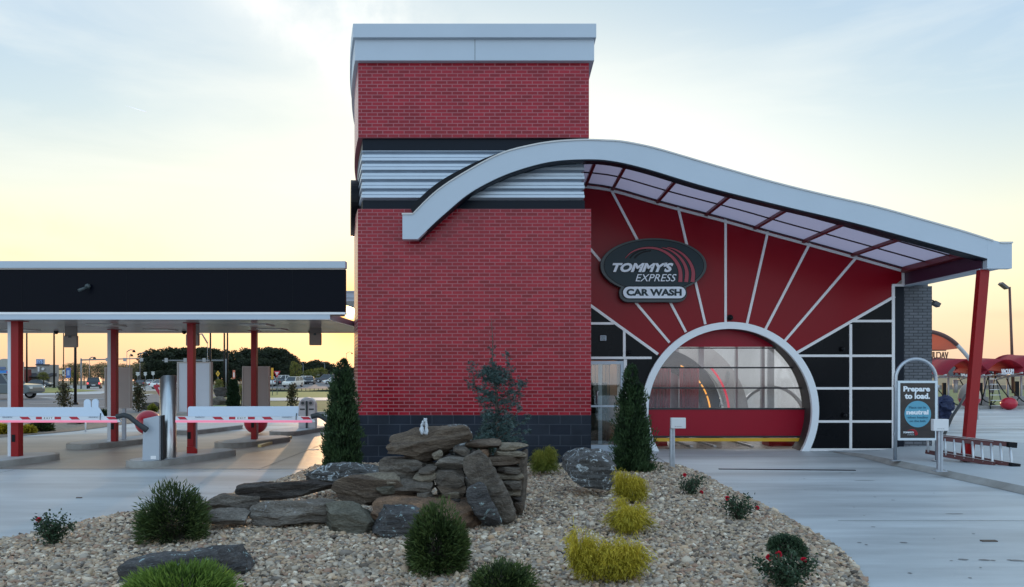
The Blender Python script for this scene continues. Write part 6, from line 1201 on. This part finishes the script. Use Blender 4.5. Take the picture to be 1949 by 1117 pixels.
def mast(px_, x1, y, d, plates, label):
    t = thing('signal_mast', label, 'signal mast', (X(px_, d), d, gz(d))); b = MB(); b.tube([(X(px_, d), d, gz(d)), P(px_, y-3, d)], .13, 8); b.build('pole', M_pg, t); b = MB(); b.tube([P(px_, y, d), P(x1, y-3 if x1 > px_ else y, d)], [.11, .07], 8); b.build('arm', M_pg, t)
    for x in plates: b = MB(); w = 3*d/F; c = P(x, y-1, d); b.box(c.x-w, c.x+w, d-.12, d-.09, c.z-.30, c.z+.24); b.build('plate', mat('plate_grey', (.36, .35, .35), .5), t)
mast(154.5, 272, 685, 115, (205, 238, 270), 'signal mast reaching right across the far street at left'); mast(430, 309, 686, 95, (317, 353, 389), 'signal mast reaching left before the dark wood, with small white plates')
# ---- signs
def post_sign(x, yb, d, kind, y0, y1, wpx, label, col, col2=None, zb=None):
    zb = gz(d) if zb is None else zb; t = thing('road_sign', label, 'road sign', (X(x, d), d, zb)); c = P(x, (y0+y1)/2, d); w = wpx*d/F/2; h = (y1-y0)*d/F/2; b = MB(); b.tube([(c.x, d, zb), (c.x, d, c.z+h*.5)], .035, 6); b.build('post', M_pg, t)
    sh = {'diamond': [(0, -h), (w, 0), (0, h), (-w, 0)], 'rect': [(-w, -h), (w, -h), (w, h), (-w, h)], 'yield': [(0, -h), (w, h*.85), (w*.9, h), (-w*.9, h), (-w, h*.85)], 'shield': [(0, -h), (w, -h*.2), (w*.7, h*.2), (w, h), (-w, h), (-w*.7, h*.2), (-w, -h*.2)]}[kind]
    b = MB(); b.prism(sh, d-.06, d-.04, 'Y', 0, Matrix.Translation((c.x, 0, c.z))); b.build('face', mat('sgn_%d_%d_%d' % tuple(int(v*99) for v in col), col, .45), t)
    if col2: b = MB(); s = .52; o = h*.18 if kind == 'yield' else 0; b.prism([(a*s, e*s+o) for a, e in sh], d-.066, d-.061, 'Y', 0, Matrix.Translation((c.x, 0, c.z))); b.build('inner_face', mat('sgn_%d_%d_%d' % tuple(int(v*99) for v in col2), col2, .45), t)
RED_ = (.50, .02, .04)
post_sign(24, 0, 46, 'yield', 706.5, 723.5, 22, 'red and white yield sign mostly hidden by the left column', RED_, (.7, .6, .6)); post_sign(312, 0, 36, 'yield', 732, 765, 39, 'large red and white yield sign partly hidden by the fat steel pipe', RED_, (.7, .6, .62)); post_sign(527.5, 0, 70, 'yield', 706, 719, 13, 'red and white yield sign in front of the car lot', RED_, (.75, .60, .62))
post_sign(518.5, 0, 66, 'rect', 700, 722, 4.5, 'narrow orange sign seen almost edge-on beside the yield sign at the car lot', (.80, .38, .03)); post_sign(415, 0, 95, 'diamond', 705, 717, 8, 'yellow diamond warning sign before the dark wood', (.75, .42, .03), (.30, .18, .02)); post_sign(445.5, 0, 95, 'rect', 704.5, 722, 4.5, 'narrow red and white upright banner before the dark wood', (.75, .20, .12), (.8, .7, .65))
post_sign(262.5, 0, 120, 'shield', 708, 716, 8, 'leftmost white route marker right of the thin red column', (.50, .50, .47)); post_sign(276.8, 0, 120, 'shield', 708, 716, 6.5, 'middle white route marker of the three', (.50, .50, .47)); post_sign(291.5, 0, 120, 'shield', 707, 715, 7, 'rightmost white route marker of the three, with a small plate below', (.50, .50, .47))
post_sign(115.5, 0, 100, 'rect', 704, 712, 5.5, 'small cream sign right of the black pole at the restaurant', (.75, .55, .30)); post_sign(121.5, 0, 101, 'rect', 704, 715, 4.5, 'small white and black sign between the cream and the blue one', (.6, .6, .6), (.05, .05, .06)); post_sign(130.5, 0, 100, 'rect', 700, 719, 9, 'blue road sign with white symbols left of the near black lamp pole', (.05, .13, .42), (.35, .42, .60))
d = 190; t = thing('pylon_sign', 'blue and white pylon sign above the roof of the grey restaurant', 'sign', (X(76, d), d, gz(d))); b = MB(); b.box(X(68.5, d), X(83.5, d), d, d+.5, Z(697.5, d), Z(683, d)); b.build('cabinet', M_plate, t); b = MB(); b.box(X(69.3, d), X(82.6, d), d-.05, d-.001, Z(693, d), Z(684, d)); b.box(X(69.3, d), X(76, d), d-.05, d-.001, Z(696.8, d), Z(693.8, d)); b.build('blue_face', mat('pylon_blue', (.03, .07, .22), .4), t)
b = MB(); add_text(b, 'IYS', X(70.3, d), X(81.6, d), Z(691.8, d), Z(685, d), d-.06, .03, .05); b.build('lettering', mat('pylon_pale', (.40, .52, .75), .4), t); b = MB(); b.box(X(75.5, d), X(77.5, d), d+.1, d+.4, gz(d), Z(697.5, d)); b.build('post', M_pg, t)
# ---- far buildings
M_bw = mat('shop_wall', (0.42, 0.39, 0.34), .8, var=.08); M_bd = mat('shop_dark', (.045, .040, .042), .6); M_bg2 = mat('rest_wall', (0.30, 0.28, 0.26), .8, var=.1); M_glz = mat('far_glass', (.05, .06, .07), .15)
d = 150; t = thing('shop_building', 'beige shop with an arched parapet and bright blue awning at the far left', 'building', (X(-30, d), d, gz(d))); zb = gz(d); b = MB(); b.prism([(X(-120, d), zb), (X(21, d), zb), (X(21, d), Z(689, d))]+[(X(8+12*math.cos(a), d), Z(689, d)+(6.5*d/F)*math.sin(a)) for a in np.linspace(.05, math.pi-.05, 12)]+[(X(-6, d), Z(693, d)), (X(-120, d), Z(693, d))], d, d+4, 'Y'); b.build('wall', M_bw, t)
b = MB(); b.prism([(d-1.6, Z(714.5, d)), (d, Z(714.5, d)), (d, Z(704.5, d))], X(-110, d), X(20, d), 'X'); b.build('awning', mat('awning_blue', (.05, .20, .48), .7), t)
for i in range(7):
    x0 = -106+i*18; b = MB(); b.box(X(x0, d), X(x0+13, d), d-.06, d-.01, zb+.3, Z(715.5, d)); b.build('window', M_glz, t)
b = MB(); b.box(X(-60, d), X(11, d), d-.2, d-.01, Z(703, d), Z(698, d)); b.build('fascia_sign', mat('blue_plate', (.14, .18, .30), .6), t)
d = 172; zb = gz(d); t = thing('restaurant_building', 'low grey restaurant with a dark roof and red brick chimney at the far left', 'building', (X(80, d), d, zb)); b = MB(); b.box(X(40, d), X(72, d), d, d+3, zb, Z(699, d)); b.box(X(72, d), X(97, d), d-.5, d+3, zb, Z(694, d)); b.build('wall', M_bg2, t)
b = MB(); b.box(X(45.5, d), X(72, d), d-.3, d, Z(700, d), Z(698, d)); b.box(X(71.5, d), X(97.5, d), d-.8, d-.5, Z(695, d), Z(693, d)); b.build('parapet', M_bd, t); b = MB(); b.prism([(d-3, Z(716.5, d)), (d, Z(716.5, d)), (d, Z(710, d))], X(40, d), X(108, d), 'X'); b.build('roof', mat('dark_roof', (.035, .032, .038), .7), t)
b = MB(); b.box(X(61.5, d), X(70.5, d), d-3.4, d-2, zb, Z(703, d)); b.build('chimney', mat('chimney_red', (.20, .05, .04), .8, var=.2), t)
for x0, x1 in ((48, 52), (54, 60), (75, 80), (88, 95)): b = MB(); b.box(X(x0, d), X(x1, d), d-.56, d-.51, zb+.4, Z(717.5, d)); b.build('window', M_glz, t)
b = MB(); b.box(X(76.5, d), X(79, d), d-.9, d-.6, Z(707, d), Z(698, d)); b.disc((X(86, d), d-.9, Z(702, d)), .3, 'Y', 16, .2); b.build('wall_sign', M_plate, t)
d = 130; zb = Z(711, d); t = thing('low_building', 'long low slate grey building beyond the vacuum bays', 'building', (X(1790, d), d, zb)); b = MB(); b.box(X(1690, d), X(1852, d), d, d+15, zb-1, Z(684.5, d)); b.build('wall', mat('slate_wall', (.11, .12, .135), .7, var=.08), t); b = MB(); b.box(X(1689, d), X(1853, d), d-.3, d+15.2, Z(685, d), Z(683, d)); b.build('roof', mat('slate_roof', (.16, .17, .19), .6), t)
# ---- vehicles (length along local x, front towards +x)
def vehicle(name, label, cat, kind, col, glow=False):
    t = thing(name, label, cat, (0, 0, 0)); L_, W, Ht = {'sedan': (4.7, 1.82, 1.45), 'suv': (4.9, 1.95, 1.82), 'pickup': (5.6, 2.0, 1.88)}[kind]; m = mat('paint_%d_%d_%d' % tuple(int(v*99) for v in col), col, .28, coat=.5, spec=.5); h = L_/2
    lower = {'sedan': [(-h, .42), (-h+.05, .85), (-h+.55, .95), (h-1.5, .95), (h-.35, .78), (h, .62), (h, .38), (h-.3, .26), (-h+.2, .26)], 'suv': [(-h, .45), (-h+.05, 1.05), (-h+.3, 1.10), (h-1.35, 1.08), (h-.25, .98), (h, .75), (h, .42), (h-.3, .32), (-h+.2, .32)], 'pickup': [(-h, .55), (-h, 1.08), (-h+.05, 1.12), (h-1.4, 1.14), (h-.2, 1.05), (h, .85), (h, .5), (h-.3, .4), (-h+.2, .4)]}[kind]
    b = MB(); b.prism(lower, -W/2, W/2, 'Y'); body = b.build('body', m, t, bevel=.09, bseg=3)
    cab = {'sedan': (-1.75, -1.05, .55, 1.25, .93, Ht), 'suv': (-2.35, -2.1, .45, 1.15, 1.07, Ht), 'pickup': (-.75, -.55, .75, 1.35, 1.11, Ht)}[kind]; a0, a1, a2, a3, z0, z1 = cab; wi = W/2-.06; wt = W/2-.24
    def loft(s0, s1, dz0, dz1, sh, mm, nm, par):
        b = MB(); vs = []
        for (xa, xb, w, z) in ((a0-sh, a3+sh, wi*s0, z0+dz0), (a1-sh, a2+sh, wt*s1, z1+dz1)): vs += [(xa, -w, z), (xb, -w, z), (xb, w, z), (xa, w, z)]
        b.add(vs, [(0, 3, 2, 1), (4, 5, 6, 7), (0, 1, 5, 4), (1, 2, 6, 5), (2, 3, 7, 6), (3, 0, 4, 7)]); return b.build(nm, mm, par, bevel=.05)
    loft(1, 1, 0, -.07, 0, M_glz, 'windows', t); b = MB(); b.box(a1-.05, a2+.06, -wt-.02, wt+.02, z1-.08, z1); b.build('roof', m, t, bevel=.035)
    b = MB()
    for s in (-1, 1):
        for xa, xb in ((a0, a1), (a3, a2), ((a0+a3)/2-.1, (a1+a2)/2)): b.bar((xa, s*(wi-.005), z0), (xb, s*(wt+.005), z1-.04), .09, .05, up=(0, 1, 0))
    b.build('pillars', m, t)
    for sx in (-h*.62, h*.63):
        for s in (-1, 1):
            r_ = .34 if kind == 'sedan' else .39; b = MB(); M_ = Matrix.Translation((sx, s*(W/2-.10), r_)) @ Matrix.Rotation(R(90), 4, 'X'); b.prism([(r_*math.cos(a), r_*math.sin(a)) for a in np.linspace(0, 2*math.pi, 21)[:-1]], -.12, .12, 'Z', 0, M_); w_ = b.build('wheel', mat('tyre', (.015, .015, .015), .8), t, bevel=.02); b = MB(); b.prism([(r_*.62*math.cos(a), r_*.62*math.sin(a)) for a in np.linspace(0, 2*math.pi, 17)[:-1]], -.126, .126, 'Z', 0, M_); b.build('rim', mat('rim_grey', (.45, .45, .46), .35, .8), w_)
    zl = z0-.22
    for s in (-1, 1):
        b = MB(); b.box(h-.12, h+.015, s*(W/2-.26)-.16, s*(W/2-.26)+.16, zl-.14, zl+.02); b.build('headlight', mat('headlamp', (.75, .75, .70), .15), t, bevel=.02)
        b = MB(); b.box(-h-.015, -h+.08, s*(W/2-.17)-.11, s*(W/2-.17)+.11, zl-.12, zl+.16); b.build('taillight', mat('taillamp_lit', (.6, .05, .05), .3, emit=(1, .12, .12), estr=1.5) if glow else mat('taillamp', (.35, .01, .02), .25), t, bevel=.02)
    b = MB(); b.box(-h-.02, -h+.05, -.26, .26, zl-.32, zl-.18); b.build('number_plate', M_plate, t)
    return t
def park(kind, col, x, yb, yaw, label, plane=None, cat='car', glow=False):
    g = on_plane(x, yb, plane) if plane else G(x, yb); t = vehicle({'sedan': 'parked_car', 'suv': 'suv', 'pickup': 'pickup_truck'}[kind], label, cat, kind, col, glow); t.location = g+Vector((0, 0, .02)); t.rotation_euler = (0, 0, R(yaw)); return t
WH = (.72, .72, .70); BK = (.012, .013, .018)
park('pickup', (.13, .15, .15), -3, 759.5, 2, 'grey pickup truck mostly hidden behind the left red column', cat='truck'); park('sedan', (.05, .06, .075), 76, 736.5, 3, 'dark sedan parked in front of the grey restaurant'); park('suv', BK, 180, 739.5, 116, 'black suv driving away with lit tail lights on the far street', cat='suv', glow=True)
park('sedan', BK, 268, 735.0, 110, 'black sedan seen from behind under the leftmost route marker'); park('sedan', WH, 289, 733.5, 92, 'white sedan just ahead of the black one under the rightmost route marker'); park('sedan', WH, 314, 740, 70, 'white car whose roof shows beside the fat steel pipe')
park('suv', WH, 509, 735, 120, 'white suv partly hidden behind the rear beige board', LOT, 'suv'); park('sedan', BK, 526, 734, 140, 'black car parked behind the yield sign in the car lot', LOT); park('pickup', WH, 541, 732.5, 222, 'white pickup truck parked in the middle of the car lot', LOT, 'truck'); park('suv', (.70, .68, .62), 558, 736.5, 262, 'white suv facing the camera in front of the white pickup', LOT, 'suv')
park('sedan', WH, 577, 731, 278, 'white car right of the white suv in the car lot', LOT); park('sedan', (.05, .05, .055), 590, 731, 280, 'dark car between two pale ones in the car lot', LOT); park('sedan', WH, 585, 728, 60, 'white car behind the dark one in the car lot', LOT); park('suv', (.09, .095, .11), 621, 728, 185, 'dark grey suv crossing at the foot of the climbing road', LOT, 'suv'); park('sedan', WH, 606, 720, 230, 'white car driving down the climbing road', LOT); park('sedan', WH, 637, 731, 200, 'white car half hidden by the tall ragged conifer', LOT)
for x, c_, lb in ((1818, (.3, .34, .38), 'silver blue car in the far lot left of the leaning column'), (1846, WH, 'white car in the far lot just behind the leaning column'), (1880, (.04, .06, .07), 'dark teal car in the far lot right of the leaning column'), (1902, (.45, .48, .50), 'silver car in the far lot left of the vacuum lettering'), (1946, (.2, .24, .28), 'grey blue car in the far lot at the right edge')): park('sedan', c_, x, 711.5, 90+x % 7*9, lb, FLOT)
# ---- vacuum bays at the right
M_vr = mat('canopy_red', (0.42, 0.018, 0.04), .55, var=.08, trans=.35); M_vw = mat('vac_white', (.55, .53, .52), .4, .2); M_hose = mat('hose_black', (.010, .010, .011), .5)
dV = 37.0; gV = gz(dV)+.0
def barrel(b, x0, x1, y0, y1, ze, rise, k=14, th=.03):
    vs = []
    for i in range(k+1):
        u = i/k; x = x0+(x1-x0)*u; z = ze+rise*math.sin(math.pi*u)**.8
        vs += [(x, y0, z), (x, y1, z+.12), (x, y0, z-th), (x, y1, z+.12-th)]
    f = []
    for i in range(k): q = 4*i; f += [(q, q+1, q+5, q+4), (q+2, q+6, q+7, q+3), (q, q+4, q+6, q+2), (q+1, q+3, q+7, q+5)]
    b.add(vs, f, 0, True)
vac = thing('vacuum_station', 'red canopied vacuum stand', 'vacuum stand', (0, 0, 0), 'vacuum stands along the far kerb')
b = MB(); barrel(b, -1.08, 1.08, -1.9, .6, 1.66, .74); b.build('canopy', M_vr, vac)
b = MB(); b.tube([(-1.08, -1.9, 1.66), (-.85, -.6, 1.56), (-.5, 0, 1.35)], .035, 8); b.build('strut', M_vw, vac); b = MB(); b.tube([(1.08, -1.9, 1.66), (.85, -.6, 1.56), (.5, 0, 1.35)], .035, 8); b.build('strut', M_vw, vac); b = MB(); b.tube([(1.06*math.cos(a), .55, 1.50+1.0*math.sin(a)) for a in np.linspace(.15, math.pi-.15, 16)], .04, 8); b.build('arch_pipe', M_vr, vac)
for s in (-.45, .15): b = MB(); b.tube([(s, 0, 0), (s, 0, 1.75)], .055, 8); b.build('post', M_vw, vac)
b = MB(); b.tube([(-.98, 0, 1.52), (.98, 0, 1.55)], .04, 8); b.build('crossbar', M_vw, vac)
b = MB(); b.tube([(.52, 0, .75), (.52, 0, 1.4)], [.10, .13], 12); b.build('vacuum_drum', M_vw, vac)
b = MB(); b.box(-.16, .02, -.08, .02, .5, 1.25); b.build('control_panel', M_sk, vac, bevel=.01); b = MB(); b.box(-.34, .26, -.18, .18, 0, .55); b.build('base_box', mat('box_grey', (.36, .35, .34), .6), vac, bevel=.02)
for q in ([(.62, -.1, 1.5), (.80, -.4, .9), (1.15, -.6, .3), (1.7, -.7, .02), (2.2, -.5, .35)], [(-.6, -.1, 1.5), (-.52, -.3, .9), (-.2, -.6, .35), (.5, -.8, .03), (1.3, -.6, .25), (1.6, -.4, .5)]): b = MB(); b.tube([tuple(p)+() for p in [(x, y, z) for x, y, z in q]], .028, 8); b.build('hose', M_hose, vac)
for i, (x, lb) in enumerate(((1799, 'vacuum stand with a red canopy directly right of the grey brick pier'), (1868, 'vacuum stand with a red canopy just right of the leaning column'), (1937, 'vacuum stand with a red canopy under the tall lamp at the right edge'), (2008, 'vacuum stand outside the right edge'))):
    if x > 1990: continue
    loc = (X(x, dV), dV, gV+.02)
    if i == 0: vac.location = loc; vac['label'] = lb; vac.scale = (1.0, 1.0, 1.0)
    else: copy_thing(vac, loc, 0, (1.12, 1.1, 1.06) if i == 2 else None, lb)
for x0, x1, y0, y1, d, lb in ((1905, 1929, 702, 711, 35.2, 'white lettering standing on the crossbar at the right'), (1828, 1851, 709, 716, 40, 'small white lettering left of the leaning column')):
    b = MB(); add_text(b, 'VACUUM', X(x0, d), X(x1, d), Z(y1, d), Z(y0, d), d, .03, .04); b.box(X(x0, d), X(x1, d), d-.03, d, Z(y1, d)-.03, Z(y1, d)); b.build('vacuum_lettering', M_w, loc=P(x0, y1, d), label=lb, cat='lettering')
# nearer tall arch seen past the pier
d = 27.0; t = thing('vacuum_arch', 'tall brownish red pipe arch with fabric and backwards lettering right of the grey pier', 'arch', (X(1745, d), d, 0)); arc_ = [P(x, y, d) for x, y in smooth_line([(1640, 690), (1658, 668), (1690, 645), (1728, 632), (1762, 630), (1790, 636), (1812, 648), (1830, 665), (1846, 684)], 4)]
b = MB(); b.tube(arc_[:-6], .075, 10); b.build('arch_pipe', M_pbr, t); b = MB(); b.tube(arc_[-7:]+[P(1858, 700, d), P(1858, 712, d)], .07, 10); b.tube([P(1858, 712, d), (X(1858, d), d, 0)], .07, 10); b.tube([P(1640, 690, d), (X(1640, d), d, 0)], .07, 10); b.build('steel_leg', M_vw, t)
fb = [p for p in arc_ if p.z > Z(664, d)]; b = MB(); vs = [tuple(p+Vector((0, .02, -.05))) for p in fb]+[(p.x, d+.9, Z(666, d)+.02) for p in fb]; n = len(fb); b.add(vs, [(i, i+1, n+i+1, n+i) for i in range(n-1)], 0, True); b.build('fabric', mat('arch_fabric', (.60, .14, .08), .6, trans=.65), t)
b = MB(); b.tube([P(1700, 666, d)+Vector((0, .9, 0)), P(1828, 665, d)+Vector((0, .9, 0))], .03, 6); b.build('edge_tube', M_pbr, t)
b = MB(); add_text(b, 'VACUUM', X(1761, d), X(1804, d), Z(682.5, d), Z(669.5, d), d, .05, .0, mirror=True); b.build('lettering', mat('letters_brown', (.10, .045, .04), .5), t); b = MB(); b.box(X(1700, d), X(1817, d), d-.03, d+.03, Z(684, d), Z(682.6, d)); b.build('letter_bar', M_pbr, t)
g = G(1912, 779.5); b = MB(); b.sphere((g.x, g.y-.3, g.z+.30), .36, 26, 16, sc=(1.0, 1.0, .82)); b.build('red_ball', M_ball, loc=g, label='red ball shaped bin on the ground at the right vacuum stand', cat='ball')
d = 22; c = P(1845, 757, d); b = MB(); b.sphere((c.x, d, c.z), 19*d/F, 26, 14, 0, z0=-1, z1=-.05); b.sphere((c.x, d, c.z), 19*d/F, 26, 14, 1, sc=(1, 1, 1.5), z0=-.05, z1=1); b.tube([(c.x, d, 0), (c.x, d, c.z-.2)], .06, 8, 2); b.build('two_tone_ball', [M_ball, mat('ball_beige', (.36, .29, .25), .35), M_sk], loc=(c.x, d, 0), label='round bin with a beige top and red base half hidden by the leaning column', cat='ball')
b = MB(); b.tube([P(1838, 752, 21), P(1826, 772, 20.6), P(1812, 793, 20.3), (X(1797, 20), 20, .05), (X(1780, 19), 19, .04)], .04, 10); b.build('loose_hose', M_hose, loc=(X(1812, 20), 20, 0), label='thick black hose slanting down behind the loading sign', cat='hose')
g = G(1796, 806); o = rock((g.x, g.y, .5), (.62, .6, 1.0), 140, 'dark', name='tarp_bundle', blocky=.2, cuts=6, k=4, rough=.16, label='dark navy blue bundle standing behind the loading sign at right', cat='bundle', loc=g); o.data.materials.clear(); o.data.materials.append(mat('navy_cloth', (.020, .028, .075), .7, var=.3, vscale=8))
# step ladder
g = G(1888, 778); t = thing('step_ladder', 'aluminium step ladder standing open beside the second vacuum stand', 'ladder', g)
for s in (-1, 1): b = MB(); b.bar(g+Vector((s*.30, -.35, .0)), g+Vector((s*.17, 0, 1.62)), .05, .03); b.build('side_rail', M_sk if s < 0 else M_sg2, t); b = MB(); b.bar(g+Vector((s*.27, .5, .0)), g+Vector((s*.16, .04, 1.6)), .04, .03); b.build('rear_leg', M_sk, t)
for i in range(6): y = .15+i*.26; w = .30-.13*y/1.62; b = MB(); b.box(g.x-w, g.x+w, g.y-.35+.35*y/1.62-.05, g.y-.35+.35*y/1.62+.04, g.z+y, g.z+y+.03); b.build('step', M_al, t)
b = MB(); b.box(g.x-.19, g.x+.19, g.y-.1, g.y+.1, g.z+1.6, g.z+1.64); b.build('cap', M_fr, t)
# tall lamp at the right
d = 62; t = thing('lamp_pole', 'tall thin brownish red lamp pole with a flat tilted head at the right edge', 'lamp', (X(1927.5, d), d, gz(d))); b = MB(); b.tube([(X(1929, d), d, gz(d)), P(1921.5, 546, d)], [.13, .09], 8); b.build('pole', M_pbr, t); b = MB(); b.tube([P(1921.5, 548, d), P(1914, 549, d)], .05, 6); b.build('arm', M_pbr, t); b = MB(); b.cbox(P(1910, 544, d), .72, .5, .22, ry=R(38)); b.build('lamp_head', mat('head_grey', (.14, .12, .12), .5), t, bevel=.03); b = MB(); b.tube([P(1926, 682, d), P(1919, 683, d), P(1916, 687, d)], .06, 6); b.build('camera', M_pbr, t)
# low fence and silt barrier in front of the car lot
t = thing('low_fence', 'low dark fence with thin posts along the edge of the car lot', 'fence', P(600, 744, 88)); b = MB(); pts = [P(x, y, 88) for x, y in ((500, 741), (540, 742), (580, 744), (620, 742), (700, 742))]
for i in range(4): b.bar(pts[i]+Vector((0, 0, -.12)), pts[i+1]+Vector((0, 0, -.12)), .03, .28)
b.build('mesh_panel', mat('fence_dark', (.03, .028, .026), .8), t)
for i in range(24): x = 502+i*8; b = MB(); b.box(X(x, 87.9)-.03, X(x, 87.9)+.03, 87.88, 87.92, gz(88), Z(739, 88)); b.build('post', MATS['fence_dark'], t)
# vapour trail
b = MB(); D_ = 3000; b.tube([P(238, 200.5, D_), P(258, 206.5, D_), P(278, 212.8, D_)], [.4, 1.6, 2.4], 6); b.build('vapour_trail', mat('vapour', (.95, .95, .95), .9), loc=P(258, 206, D_), label='short thin white aircraft trail high in the left sky', cat='trail')
